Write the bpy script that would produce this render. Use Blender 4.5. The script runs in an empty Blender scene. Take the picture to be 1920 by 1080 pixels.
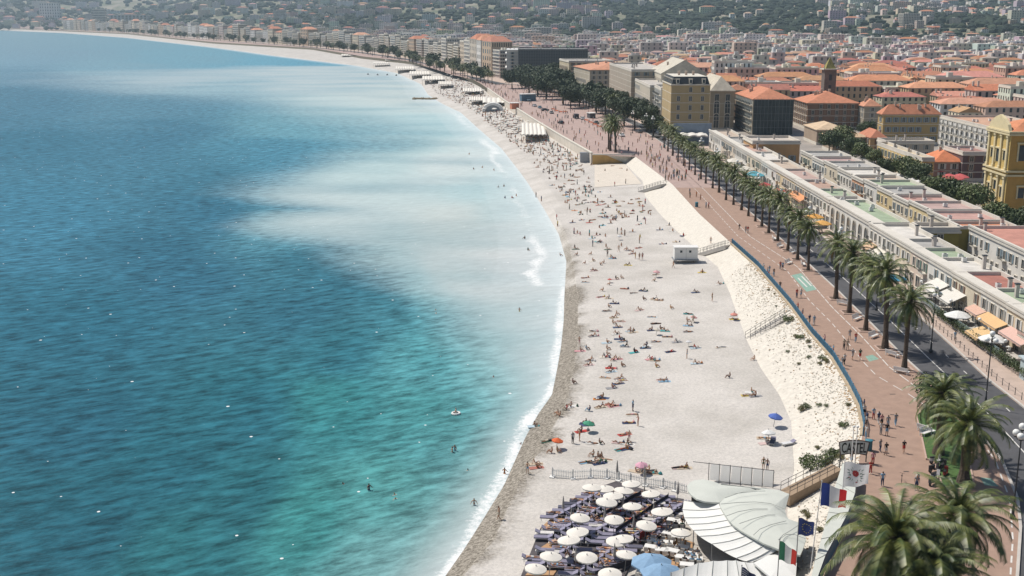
import bpy, bmesh, math, random
from mathutils import Vector, Matrix
from mathutils import noise as mn
from bisect import bisect_right
R = math.radians
random.seed(11)
scene = bpy.context.scene
COL = scene.collection
# ------------------------------------------------------------------ camera
CAMZ = 56.0; TH = R(13.5); FPX = 2133.0
cd = bpy.data.cameras.new('camera'); cam = bpy.data.objects.new('camera', cd); COL.objects.link(cam)
cd.lens = 40.0; cd.sensor_width = 36.0; cd.clip_start = 1.0; cd.clip_end = 20000
cam.location = (0, 0, CAMZ); cam.rotation_euler = (R(90) - TH, 0, 0)
scene.camera = cam
# ------------------------------------------------------------------ sky, sun, exposure
SUN_EL = 56; SDX, SDY = -0.80, 0.60          # towards the sun
world = bpy.data.worlds.new("World"); scene.world = world; world.use_nodes = True
nt = world.node_tree; nt.nodes.clear()
sky = nt.nodes.new('ShaderNodeTexSky'); sky.sky_type = 'NISHITA'; sky.sun_disc = False
sky.sun_elevation = R(SUN_EL); sky.sun_rotation = math.atan2(SDX, SDY)
sky.altitude = 0; sky.air_density = 1.0; sky.dust_density = 1.5; sky.ozone_density = 1.0
bg = nt.nodes.new('ShaderNodeBackground'); bg.inputs[1].default_value = 0.075
ow = nt.nodes.new('ShaderNodeOutputWorld')
nt.links.new(sky.outputs[0], bg.inputs[0]); nt.links.new(bg.outputs[0], ow.inputs[0])
sl = bpy.data.lights.new('sun', 'SUN'); sl.energy = 4.0; sl.angle = R(0.5); sl.color = (1.0, 0.94, 0.86)
so = bpy.data.objects.new('sun', sl); COL.objects.link(so)
sv = Vector((SDX * math.cos(R(SUN_EL)), SDY * math.cos(R(SUN_EL)), math.sin(R(SUN_EL))))
so.rotation_euler = (-sv).to_track_quat('-Z', 'Y').to_euler(); so.location = (0, 0, 300)
scene.view_settings.view_transform = 'Standard'; scene.view_settings.look = 'None'
scene.view_settings.exposure = 0.22; scene.view_settings.gamma = 1.0
scene.cycles.max_bounces = 6; scene.cycles.diffuse_bounces = 2; scene.cycles.glossy_bounces = 2
scene.cycles.transmission_bounces = 2; scene.cycles.transparent_max_bounces = 4; scene.cycles.volume_bounces = 0

# ------------------------------------------------------------------ surveying: where a sight line meets a level or a distance
CT, ST = math.cos(TH), math.sin(TH)
def P(px, py, z):
    u = (px - 960) / FPX; v = (540 - py) / FPX
    t = (z - CAMZ) / (-ST + v * CT)
    return (u * t, (CT + v * ST) * t)
def XofY(px, Y, z=6.0):
    return (px - 960) / FPX * (Y * CT + (CAMZ - z) * ST)
def ZofY(py, Y):
    v = (540 - py) / FPX
    return CAMZ + Y * (-ST + v * CT) / (CT + v * ST)
def proj(X, Y, z):
    d = Y * CT + (CAMZ - z) * ST; up = Y * ST - (CAMZ - z) * CT
    return (960 + FPX * X / d, 540 - FPX * up / d)
def zz(pts, s, ox, oy): return [(ox + a / s, oy + b / s) for a, b in pts]

class Line:
    """a line along the shore: X as a function of Y"""
    def __init__(self, pts, z, extra=()):
        w = [P(a, b, z) for a, b in pts] + list(extra)
        w.sort(key=lambda q: q[1]); self.ys = [q[1] for q in w]; self.xs = [q[0] for q in w]
    def __call__(self, Y):
        ys, xs = self.ys, self.xs
        if Y <= ys[0]: i = 0
        elif Y >= ys[-1]: i = len(ys) - 2
        else: i = bisect_right(ys, Y) - 1
        t = (Y - ys[i]) / (ys[i + 1] - ys[i])
        return xs[i] + (xs[i + 1] - xs[i]) * t
LW = Line([(835,1080),(870,1030),(905,975),(945,910),(985,820),(1010,775),(1035,740),(1045,690),(1052,650),(1057,600),(1058,560),(1060,525),(1062,490),
           (1048,440),(1022,395),(991,345),(973,320),(940,278),(899,243),(864,211),(830,195),(803,178),(790,158),(744,137),(665,123),(509,104),(400,89),
           (240,71),(120,62),(0,57)], 0, [(-2600, 5400), (-5200, 8200)])
LD = Line([(870,1080),(930,1010),(975,900),(1010,850),(1040,800),(1060,760),(1075,700),(1085,640),(1085,560),(1075,490),(1062,440),(1040,395),(1005,345)], 1.2)
LF = Line([(1475,1080),(1475,935),(1488,880),(1482,790),(1460,740),(1425,690),(1400,640),(1385,600),(1368,550),(1345,500),(1300,462),(1265,430),(1235,400),
           (1208,368),(1205,343),(1170,308)], 2.4, [(41.2, 417.2)])
LT = Line([(1523,1080),(1565,1016),(1604,924),(1618,800),(1610,760),(1590,720),(1560,670),(1520,625),(1480,570),(1420,500),(1370,455),(1310,400),(1260,345),
           (1189,292)], 6, [(29.8, 417.6), (19.9, 489.1)] + [P(964,202,6), P(900,156,6), P(869,140,6), P(822,125,6), P(775,116,6), P(681,106,6), P(587,90,6), P(400,79,6), P(240,62.5,6), P(0,52,6)]
          + [(-2500, 5700), (-5100, 8500)])
LB = Line([(1105,187),(1000,160),(900,140),(800,112),(700,98),(590,87),(400,74),(240,61),(120,56)], 6, [(66, 440), (66, 490), (60, 560), (-1950, 5000), (-5000, 9000)])
K1 = Line([(1909,1080),(1915,988),(1909,935),(1879,863),(1823,798),(1745,715),(1701,675),(1662,636),(1630,603),(1598,572),(1573,547)], 5.9, [(61.6, 240), (62.3, 300), (62, 420), (58, 520), (40, 700), (8, 850)])
K2 = Line([(1918,764),(1857,717),(1790,655),(1729,600),(1640,525),(1570,470),(1532,434)], 5.9, [(60.5, 95), (65.0, 120), (72.8, 300), (73, 420), (64.5, 470), (63, 520), (46, 700), (14, 850)])
def lf_z(Y): return 2.4 if Y < 300 else min(3.2, 2.4 + (Y - 300) / 120 * 0.8)
def ld(Y): return min(LD(Y) if Y < 330 else LW(Y) + 5, LF(Y) - 3) if Y < 700 else LW(Y) + 5
def lf(Y): return LF(Y) if Y < 418 else LT(Y) - 0.6
def ground_z(X, Y):
    w, d, f, t = LW(Y), ld(Y), lf(Y), LT(Y)
    if X < w: return 0.0
    if X < d: return 1.2 * (X - w) / max(d - w, .1)
    if X < f: return 1.2 + (lf_z(Y) - 1.2) * (X - d) / max(f - d, .1)
    if X < t: return lf_z(Y) + (6 - lf_z(Y)) * (X - f) / max(t - f, .1)
    return 6.0
def ground_at(px, py):
    z = 2.0
    for _ in range(6):
        X, Y = P(px, py, z); z = z * .3 + ground_z(X, Y) * .7
    X, Y = P(px, py, z)
    return X, Y, ground_z(X, Y)

# ------------------------------------------------------------------ mesh building helpers
class MB:
    def __init__(self): self.v = []; self.f = []; self.m = []; self.attr = {}
    def quad(self, a, b, c, d, m=0):
        n = len(self.v); self.v += [a, b, c, d]; self.f.append((n, n + 1, n + 2, n + 3)); self.m.append(m)
    def tri(self, a, b, c, m=0):
        n = len(self.v); self.v += [a, b, c]; self.f.append((n, n + 1, n + 2)); self.m.append(m)
    def poly(self, pts, m=0):
        n = len(self.v); self.v += pts; self.f.append(tuple(range(n, n + len(pts)))); self.m.append(m)
    def box(self, x0, x1, y0, y1, z0, z1, m=0, bottom=True):
        n = len(self.v)
        self.v += [(x0,y0,z0),(x1,y0,z0),(x1,y1,z0),(x0,y1,z0),(x0,y0,z1),(x1,y0,z1),(x1,y1,z1),(x0,y1,z1)]
        fs = [(4,5,6,7),(0,1,5,4),(1,2,6,5),(2,3,7,6),(3,0,4,7)] + ([(3,2,1,0)] if bottom else [])
        for f in fs: self.f.append(tuple(n + i for i in f)); self.m.append(m)
    def obox(self, c, ux, hx, hy, z0, z1, m=0):
        """box with its long axis along ux (unit 2-vector)"""
        vx, vy = -ux[1], ux[0]; n = len(self.v)
        for z in (z0, z1):
            for sx, sy in ((-1,-1),(1,-1),(1,1),(-1,1)):
                self.v.append((c[0] + ux[0]*hx*sx + vx*hy*sy, c[1] + ux[1]*hx*sx + vy*hy*sy, z))
        for f in [(4,5,6,7),(0,1,5,4),(1,2,6,5),(2,3,7,6),(3,0,4,7),(3,2,1,0)]: self.f.append(tuple(n + i for i in f)); self.m.append(m)
    def prism(self, pts, z0, z1, m=0, mt=None):
        """pts: counter-clockwise (x,y) or (x,y,z offset)"""
        n = len(self.v); k = len(pts)
        o = [(p[2] if len(p) > 2 else 0) for p in pts]
        self.v += [(p[0], p[1], z0 + q) for p, q in zip(pts, o)] + [(p[0], p[1], z1 + q) for p, q in zip(pts, o)]
        for i in range(k):
            j = (i + 1) % k; self.f.append((n+i, n+j, n+k+j, n+k+i)); self.m.append(m)
        self.f.append(tuple(n + k + i for i in range(k))); self.m.append(m if mt is None else mt)
        self.f.append(tuple(n + i for i in reversed(range(k)))); self.m.append(m)
    def tube(self, pts, rads, seg=6, m=0, cap=True):
        n0 = len(self.v); pts = [Vector(p) for p in pts]
        if not isinstance(rads, (list, tuple)): rads = [rads] * len(pts)
        for i, p in enumerate(pts):
            d = (pts[min(i+1, len(pts)-1)] - pts[max(i-1, 0)])
            if d.length < 1e-9: d = Vector((0,0,1))
            d.normalize(); a = d.orthogonal() if abs(d.z) < .99 else Vector((1,0,0)); a.normalize()
            if abs(d.z) < .99: a = Vector((0,0,1)).cross(d).normalized()
            b = d.cross(a)
            for k in range(seg):
                t = 2 * math.pi * k / seg
                self.v.append(tuple(p + (a * math.cos(t) + b * math.sin(t)) * rads[i]))
        for i in range(len(pts) - 1):
            for k in range(seg):
                k2 = (k + 1) % seg
                self.f.append((n0+i*seg+k, n0+i*seg+k2, n0+(i+1)*seg+k2, n0+(i+1)*seg+k)); self.m.append(m)
        if cap:
            self.f.append(tuple(n0 + k for k in reversed(range(seg)))); self.m.append(m)
            self.f.append(tuple(n0 + (len(pts)-1)*seg + k for k in range(seg))); self.m.append(m)
    def lathe(self, prof, c=(0,0,0), seg=12, m=0, close=False):
        n0 = len(self.v)
        for r, z in prof:
            for k in range(seg):
                t = 2*math.pi*k/seg; self.v.append((c[0]+r*math.cos(t), c[1]+r*math.sin(t), c[2]+z))
        for i in range(len(prof)-1):
            for k in range(seg):
                k2 = (k+1) % seg
                self.f.append((n0+i*seg+k, n0+i*seg+k2, n0+(i+1)*seg+k2, n0+(i+1)*seg+k)); self.m.append(m)
        self.f.append(tuple(n0+k for k in reversed(range(seg)))); self.m.append(m)
        self.f.append(tuple(n0+(len(prof)-1)*seg+k for k in range(seg))); self.m.append(m)
    def blob(self, c, r, m=0, amp=.25, seed=0, sub=1, fl=1.0):
        vs, fs = ICO[sub]; n0 = len(self.v)
        for v in vs:
            k = 1 + amp * mn.noise(Vector(v) * 1.7 + Vector((seed*3.1, seed*1.7, seed)))*2
            self.v.append((c[0]+v[0]*r[0]*k, c[1]+v[1]*r[1]*k, c[2]+v[2]*r[2]*k*fl))
        for f in fs: self.f.append(tuple(n0+i for i in f)); self.m.append(m)
    def mesh(self, name, mats, smooth=False):
        me = bpy.data.meshes.new(name); me.from_pydata(self.v, [], self.f)
        if not isinstance(mats, (list, tuple)): mats = [mats]
        for q in mats: me.materials.append(q)
        if len(mats) > 1: me.polygons.foreach_set('material_index', self.m)
        if smooth: me.polygons.foreach_set('use_smooth', [True]*len(self.f))
        for an, vals in self.attr.items():
            if len(vals) == len(self.v):
                if isinstance(vals[0], (tuple, list)):
                    a = me.color_attributes.new(an, 'FLOAT_COLOR', 'POINT')
                    flat = []
                    for c in vals: flat += [c[0], c[1], c[2], 1.0]
                    a.data.foreach_set('color', flat)
                else:
                    a = me.attributes.new(an, 'FLOAT', 'POINT'); a.data.foreach_set('value', vals)
        me.update(); return me
    def build(self, name, mats, parent=None, smooth=False):
        o = bpy.data.objects.new(name, self.mesh(name, mats, smooth)); COL.objects.link(o)
        if parent is not None: o.parent = parent
        return o
def _ico(sub):
    bm = bmesh.new(); bmesh.ops.create_icosphere(bm, subdivisions=sub, radius=1)
    r = ([tuple(v.co) for v in bm.verts], [tuple(v.index for v in f.verts) for f in bm.faces]); bm.free(); return r
ICO = {1: _ico(1), 2: _ico(2), 3: _ico(3)}
def tag(o, label=None, cat=None, group=None, kind=None):
    if label: o['label'] = label
    if cat: o['category'] = cat
    if group: o['group'] = group
    if kind: o['kind'] = kind
    return o
def empty(name, loc=(0,0,0), rz=0, label=None, cat=None, group=None):
    o = bpy.data.objects.new(name, None); COL.objects.link(o); o.location = loc; o.rotation_euler = (0,0,rz)
    o.empty_display_size = .3
    return tag(o, label, cat, group)
def inst(name, me, parent=None, loc=(0,0,0), rz=0, sc=None, color=None, rot=None):
    o = bpy.data.objects.new(name, me); COL.objects.link(o); o.location = loc
    o.rotation_euler = rot if rot else (0,0,rz)
    if sc is not None: o.scale = (sc,sc,sc) if isinstance(sc,(int,float)) else sc
    if color is not None: o.color = (*color[:3], 1)
    if parent is not None: o.parent = parent
    return o
def kids(o): return [c for c in o.children]
def copy_tree(o, parent=None, loc=None, rz=None, sc=None):
    c = o.copy(); COL.objects.link(c)
    if parent is not None: c.parent = parent
    if loc is not None: c.location = loc
    if rz is not None: c.rotation_euler = (0,0,rz)
    if sc is not None: c.scale = (sc,sc,sc)
    for ch in kids(o): copy_tree(ch, c)
    return c

# ------------------------------------------------------------------ materials
MATS = {}
def mat(name, col=(.5,.5,.5), rough=.8, var=.0, vs=1.0, bump=0.0, bs=5.0, obj=False, col2=None, metal=0.0, emis=None, attr=None, spec=None, detail=4, coords='Object', stretch=None, trans=0):
    if name in MATS: return MATS[name]
    m = bpy.data.materials.new(name); m.use_nodes = True; t = m.node_tree; t.nodes.clear()
    out = t.nodes.new('ShaderNodeOutputMaterial'); b = t.nodes.new('ShaderNodeBsdfPrincipled'); t.links.new(b.outputs[0], out.inputs[0])
    b.inputs['Roughness'].default_value = rough; b.inputs['Metallic'].default_value = metal
    if spec is not None: b.inputs['Specular IOR Level'].default_value = spec
    src = None
    if obj: src = t.nodes.new('ShaderNodeObjectInfo').outputs['Color']
    elif attr: a = t.nodes.new('ShaderNodeAttribute'); a.attribute_name = attr; src = a.outputs['Color']
    b.inputs['Base Color'].default_value = (*col, 1)
    co = None
    if var or bump or col2:
        tc = t.nodes.new('ShaderNodeTexCoord'); co = tc.outputs[coords]
        if coords == 'World':
            co = None
        if stretch:
            mp = t.nodes.new('ShaderNodeMapping'); mp.inputs['Scale'].default_value = stretch; t.links.new(co, mp.inputs[0]); co = mp.outputs[0]
    if var or col2:
        n = t.nodes.new('ShaderNodeTexNoise'); n.inputs['Scale'].default_value = vs; n.inputs['Detail'].default_value = detail
        n.inputs['Roughness'].default_value = .65; t.links.new(co, n.inputs['Vector'])
        if col2:
            rp = t.nodes.new('ShaderNodeValToRGB'); e = rp.color_ramp.elements; e[0].position = .38; e[1].position = .62
            e[0].color = (*col, 1); e[1].color = (*col2, 1); t.links.new(n.outputs['Fac'], rp.inputs[0]); src = rp.outputs[0]
        if var:
            mr = t.nodes.new('ShaderNodeMapRange'); mr.inputs['From Min'].default_value = .3; mr.inputs['From Max'].default_value = .7
            mr.inputs['To Min'].default_value = 1 - var; mr.inputs['To Max'].default_value = 1 + var
            t.links.new(n.outputs['Fac'], mr.inputs['Value'])
            mx = t.nodes.new('ShaderNodeVectorMath'); mx.operation = 'SCALE'
            if src is None: mx.inputs[0].default_value = col
            else: t.links.new(src, mx.inputs[0])
            t.links.new(mr.outputs[0], mx.inputs['Scale']); src = mx.outputs[0]
    if src is not None: t.links.new(src, b.inputs['Base Color'])
    if bump:
        n2 = t.nodes.new('ShaderNodeTexNoise'); n2.inputs['Scale'].default_value = bs; n2.inputs['Detail'].default_value = 3
        t.links.new(co, n2.inputs['Vector'])
        bp = t.nodes.new('ShaderNodeBump'); bp.inputs['Strength'].default_value = bump; bp.inputs['Distance'].default_value = .2
        t.links.new(n2.outputs['Fac'], bp.inputs['Height']); t.links.new(bp.outputs[0], b.inputs['Normal'])
    if trans:
        tr = t.nodes.new('ShaderNodeBsdfTranslucent'); tr.inputs[0].default_value = (*col, 1)
        if src is not None: t.links.new(src, tr.inputs[0])
        ms = t.nodes.new('ShaderNodeMixShader'); ms.inputs[0].default_value = trans; t.links.new(b.outputs[0], ms.inputs[1]); t.links.new(tr.outputs[0], ms.inputs[2]); t.links.new(ms.outputs[0], out.inputs[0])
    if emis: b.inputs['Emission Color'].default_value = (*emis, 1); b.inputs['Emission Strength'].default_value = 1
    MATS[name] = m; return m
M_objc = mat('painted_surface', rough=.75, obj=True, var=.12, vs=.35)
M_objf = mat('dyed_cloth', rough=.9, obj=True, var=.1, vs=3)
M_skin = mat('skin', rough=.55, obj=True)
M_hair = mat('hair', (.03,.02,.015), .5, obj=True)
M_white = mat('white_paint', (.72,.71,.68), .6, var=.06, vs=2)
M_metal = mat('grey_metal', (.25,.26,.27), .4, metal=.5)
M_dark = mat('dark_metal', (.03,.035,.04), .5)
M_black = mat('black_rubber', (.015,.015,.015), .7)
M_glass = mat('window_glass', (.03,.045,.055), .12, var=.3, vs=.5)
M_globe = mat('lamp_globe', (.82,.82,.78), .25)
M_wood = mat('deck_wood', (.36,.21,.11), .8, var=.2, vs=4)
M_slate = mat('slate_roof', (.035,.04,.045), .7, var=.2, vs=1)
M_canvas = mat('canvas', (.68,.645,.58), .85, var=.05, vs=2)
M_concrete = mat('concrete', (.48,.45,.41), .9, var=.12, vs=.6, bump=.1)
import numpy as np
def lin(c): return tuple(((x/255.)/12.92 if x/255. <= .04045 else ((x/255.+.055)/1.055)**2.4) for x in c)
def geo(a, b, n): return [a * (b/a) ** (i/(n-1)) for i in range(n)]
def struct(name, mb, m, smooth=False):
    o = mb.build(name, m, None, smooth); o['kind'] = 'structure'; return o
def interp(t, x):
    if x <= t[0][0]: return t[0][1]
    for (a, b), (c, d) in zip(t, t[1:]):
        if x <= c: return b + (d-b)*(x-a)/(c-a)
    return t[-1][1]
# ------------------------------------------------------------------ sea
SEA = [(50,70,160,183,200),(50,110,138,172,192),(400,112,136,178,196),(560,108,170,196,206),(100,150,118,155,176),(300,142,172,194,204),(600,142,190,206,212),(760,180,192,208,212),(400,172,152,184,198),
 (620,118,122,178,200),(480,112,124,180,202),(220,128,146,180,196),(30,190,100,142,164),(250,190,112,150,170),(60,250,84,130,152),(300,250,88,132,154),(560,240,134,172,186),(500,290,102,150,170),(750,280,172,200,206),(850,300,194,210,214),
 (700,220,178,204,210),(800,240,174,204,212),(880,360,178,206,212),(50,400,88,135,158),(400,380,80,126,148),(300,480,72,118,140),(650,400,184,204,208),(850,400,200,212,212),(950,430,196,210,212),(520,420,120,160,174),(520,350,108,152,170),
 (440,330,84,130,150),(560,480,76,124,142),(620,540,70,118,136),(700,470,176,200,204),(760,520,172,198,204),(850,500,194,208,210),(950,560,196,210,212),(990,500,204,212,214),(100,600,65,115,135),(500,600,68,116,134),(700,600,84,134,148),(650,560,78,128,144),(800,575,128,172,180),
 (800,620,98,154,164),(930,650,180,204,208),(600,700,68,122,136),(800,700,108,162,168),(900,720,142,184,188),(970,700,188,206,210),(100,800,60,108,126),(400,800,62,118,132),(600,800,78,142,146),(800,820,98,155,157),
 (930,800,184,202,204),(860,880,154,188,188),(100,1000,56,108,122),(400,950,60,116,125),(250,900,58,112,126),(550,1000,84,150,148),(700,950,108,166,164),(720,1040,128,174,172),(820,950,176,196,196),(800,1050,196,206,206),(300,1060,64,124,130)]
SEAK = [[202,133,127],[80,102,106],[78,104,109],[113,118,118],[71,95,101],[132,127,122],[128,126,121],[140,135,127],[131,128,122],[73,102,109],[77,104,110],[78,101,106],[65,92,98],[69,95,100],[63,93,98],[69,96,101],[78,101,104],[70,96,101],[158,147,138],[151,143,135],[154,144,136],[159,149,139],[137,132,127],[70,101,105],[64,93,98],[69,96,99],[141,134,129],[136,131,126],[134,128,124],[66,93,97],[64,92,97],[66,93,98],[72,97,99],[76,100,102],[142,134,129],[140,132,127],[137,130,126],[134,126,123],[133,127,123],[71,100,102],[76,99,101],[79,102,103],[78,101,102],[79,103,104],[79,103,104],[132,123,120],[76,99,100],[77,102,103],[77,103,103],[129,120,117],[71,99,100],[73,97,98],[74,98,98],[73,99,99],[125,116,113],[121,113,109],[71,98,98],[73,97,97],[72,98,98],[72,97,96],[71,97,96],[70,96,95],[119,110,107],[117,108,104],[72,97,97]]
SP = np.array([(a, b) for a, b, *_ in SEA], float); SC = np.array([lin(c[2:]) for c in SEA])*.62
if SEAK: SC = SC*np.array(SEAK)/100.
seaY = geo(66, 9500, 430); NC = 150
sea_v = []; off = []
for Y in seaY:
    xr = LW(Y) + 6; xl = min(XofY(-420, Y, 0), xr - 40)
    w = xr - xl
    for j in range(NC):
        t = j/(NC-1); d = w * (.12*t + .88*t**3.2) if w > 60 else w*t
        sea_v.append((xr - d, Y, 0.0)); off.append(LW(Y) - (xr - d))
A = np.array(sea_v); D_ = np.array(off)
dep = A[:,1]*CT + CAMZ*ST; pxs = 960 + FPX*A[:,0]/dep; pys = 540 - FPX*(A[:,1]*ST - CAMZ*CT)/dep
wx = np.array([mn.noise(Vector((a*.010, b*.006, 3))) for a, b, _ in sea_v]); wy = np.array([mn.noise(Vector((a*.006, b*.008, 9))) for a, b, _ in sea_v])
wx += .5*np.array([mn.noise(Vector((a*.04, b*.02, 5))) for a, b, _ in sea_v]); wy += .6*np.array([mn.noise(Vector((a*.02, b*.03, 1))) for a, b, _ in sea_v])
vs_ = np.clip((pys - 28)/500., .06, 1.2)
qx = pxs + wx*90*np.sqrt(vs_); qy = pys + wy*60*vs_
MILK = np.array([c[2] > 150 for c in SEA])
def field(sel):
    col_ = np.zeros((len(A), 3)); ws = np.zeros(len(A)); sc_ = np.clip((qy-20)/300., .25, 1.6)
    for (sx, sy), c, k in zip(SP, SC, sel):
        if not k: continue
        w = 1/(((qx-sx)*.42)**2 + ((qy-sy)/sc_)**2 + 300)**2.0; col_ += w[:,None]*c; ws += w
    return col_/ws[:,None]
# where the milky river water begins, as a line across the bay
XB = [(60,1500),(84,1500),(96,1300),(112,1000),(122,860),(128,420),(135,240),(150,150),(165,210),(180,360),(200,560),(215,620),(235,680),(250,735),(275,745),(290,670),(310,600),(330,540),(360,482),(376,540),(388,610),(398,540),(420,492),(438,550),(455,640),(480,655),(510,690),(540,735),(565,800),(600,850),(650,885),(700,955),(760,985),(800,975),(850,940),(900,910),(950,885),(1000,852),(1080,805),(1400,570)]
fb = np.array([mn.noise(Vector((a*.03, b*.012, 12))) for a, b, _ in sea_v])
xb = np.interp(pys + wy*16*vs_ + fb*7*vs_, [q[0] for q in XB], [q[1] for q in XB]); soft = np.interp(pys, [60,130,300,520,700,850,1080], [260,260,140,120,140,95,90])
m_ = np.clip((pxs + wx*60*np.sqrt(vs_) + fb*34 - xb)/soft*.5 + .5, 0, 1); st = np.array([mn.noise(Vector((a*.012, b*.035, 21))) + .5*mn.noise(Vector((a*.03, b*.08, 4))) for a, b, _ in sea_v]); m_ = (m_*m_*(3-2*m_)*np.clip(.90 - .42*st*np.interp(pys, [60,500,1080], [1,.8,.4]), .35, 1))[:,None]
tn = np.stack([np.interp(pys, [60,130,260,700,1080], v) for v in ((1.16,1.08,1,1,1.06),(.94,1.0,1.08,1.08,1.02),(.88,.98,1.08,1.09,1.08))], 1)
colr = field(~MILK)*tn*(1-m_) + field(MILK)*m_
foam = np.zeros(len(A))
for i, (x, y, _) in enumerate(sea_v):
    d = off[i]
    if d > 30: continue
    n1 = mn.noise(Vector((y*.05, 2, 0))); n2 = mn.noise(Vector((y*.16, 7, 0)))
    if y < 236: c, wd, am = .6 + n1, .9 + 1.3*max(0, n1+.2), .80 + .5*n2
    elif y < 470: c, wd, am = 6.4 + 2.2*n1 + 1.2*n2, 1.5 + 1.2*max(0, n2+.3), interp([(236,.8),(285,.7),(300,.25),(335,.5),(375,.5),(392,.25),(430,.65),(470,.65)], y) + .3*n2
    else: c, wd, am = 4 + 2*n1, 2.2 + y/400., interp([(470,.75),(520,.7),(540,.2),(620,.6),(680,.5),(730,.25),(900,.35)], y) + .25*n2
    f = am*math.exp(-((d-c)/wd)**2)
    if y > 236: f = max(f, .42*math.exp(-((d-.4)/1.1)**2))
    foam[i] = f
    if d < 16:      # churned milky shallows
        k = (.62 if y < 236 else .75)*math.exp(-max(d,0)/(3.6 if y < 236 else 9)); colr[i] = colr[i]*(1-k) + np.array((.60,.66,.67))*k
mb = MB(); mb.v = sea_v
for i in range(len(seaY)-1):
    for j in range(NC-1):
        a = i*NC + j; mb.f.append((a+1, a, a+NC, a+NC+1)); mb.m.append(0)
mb.attr['water'] = [tuple(c) for c in colr]; mb.attr['foam'] = [float(f) for f in foam]
def sea_mat():
    m = bpy.data.materials.new('sea_water'); m.use_nodes = True; t = m.node_tree; t.nodes.clear(); N = t.nodes.new; L = t.links.new
    out = N('ShaderNodeOutputMaterial'); b = N('ShaderNodeBsdfDiffuse'); gl = N('ShaderNodeBsdfGlossy'); gl.inputs['Roughness'].default_value = .25; ms = N('ShaderNodeMixShader'); L(b.outputs[0], ms.inputs[1]); L(gl.outputs[0], ms.inputs[2]); L(ms.outputs[0], out.inputs[0]); fr = N('ShaderNodeFresnel'); fr.inputs['IOR'].default_value = 1.2
    tc = N('ShaderNodeTexCoord'); mp = N('ShaderNodeMapping'); mp.vector_type = 'TEXTURE'; mp.inputs['Rotation'].default_value = (0,0,R(30)); mp.inputs['Scale'].default_value = (2.0,.8,1); L(tc.outputs['Object'], mp.inputs[0])
    def noise(s, d, v, r=.6):
        n = N('ShaderNodeTexNoise'); n.inputs['Scale'].default_value = s; n.inputs['Detail'].default_value = d; n.inputs['Roughness'].default_value = r; L(v, n.inputs['Vector']); return n.outputs['Fac']
    def mr(v, a, b_, c, d):
        q = N('ShaderNodeMapRange'); q.inputs['From Min'].default_value = a; q.inputs['From Max'].default_value = b_; q.inputs['To Min'].default_value = c; q.inputs['To Max'].default_value = d; L(v, q.inputs['Value']); return q.outputs[0]
    def ma(op, a, b_):
        q = N('ShaderNodeMath'); q.operation = op; q.use_clamp = False
        for i, x in enumerate((a, b_)):
            if isinstance(x, (int, float)): q.inputs[i].default_value = x
            else: L(x, q.inputs[i])
        return q.outputs[0]
    at = N('ShaderNodeAttribute'); at.attribute_name = 'water'; fo = N('ShaderNodeAttribute'); fo.attribute_name = 'foam'
    n1 = noise(.45, 6, mp.outputs[0], .72); n2 = noise(.07, 3, mp.outputs[0]); n3 = noise(1.1, 3, mp.outputs[0])
    sr = N('ShaderNodeSeparateColor'); L(at.outputs['Color'], sr.inputs[0]); am = mr(sr.outputs[0], .08, .32, 1.0, .16)
    k = ma('ADD', 1.0, ma('MULTIPLY', am, ma('SUBTRACT', ma('MULTIPLY', mr(n1, .36, .64, .50, 1.55), mr(n2, .3, .7, .93, 1.07)), 1.02)))  # light crests and dark troughs of the wavelets painted into the colour
    sc = N('ShaderNodeVectorMath'); sc.operation = 'SCALE'; L(at.outputs['Color'], sc.inputs[0]); L(k, sc.inputs['Scale'])
    nf = noise(1.3, 6, tc.outputs['Object'], .8)
    ff = mr(ma('ADD', fo.outputs['Fac'], ma('MULTIPLY', ma('SUBTRACT', nf, .5), 2.6)), .38, .95, 0, .9)
    vo = N('ShaderNodeTexVoronoi'); vo.voronoi_dimensions = '2D'; vo.inputs['Scale'].default_value = .17; L(tc.outputs['Object'], vo.inputs['Vector'])
    sp = N('ShaderNodeSeparateColor'); L(vo.outputs['Color'], sp.inputs[0])
    fl = ma('LESS_THAN', vo.outputs['Distance'], ma('MULTIPLY', ma('GREATER_THAN', sp.outputs[0], .74), ma('MULTIPLY', sp.outputs[1], .042)))  # white specks: sun glints and small whitecaps painted into the colour
    fa = ma('MAXIMUM', ff, ma('MULTIPLY', fl, .9))
    mx = N('ShaderNodeMix'); mx.data_type = 'RGBA'; L(fa, mx.inputs['Factor']); L(sc.outputs[0], mx.inputs['A']); mx.inputs['B'].default_value = (.78,.79,.78,1)
    L(mx.outputs['Result'], b.inputs['Color']); L(ma('MULTIPLY', ma('SUBTRACT', 1.0, fa), mr(fr.outputs[0], 0, 1, .02, .16)), ms.inputs[0])
    bp = N('ShaderNodeBump'); bp.inputs['Strength'].default_value = .5; bp.inputs['Distance'].default_value = .4
    L(ma('ADD', n1, ma('MULTIPLY', n3, .25)), bp.inputs['Height']); L(bp.outputs[0], b.inputs['Normal']); L(bp.outputs[0], gl.inputs['Normal'])
    return m
struct('sea', mb, sea_mat())

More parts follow.
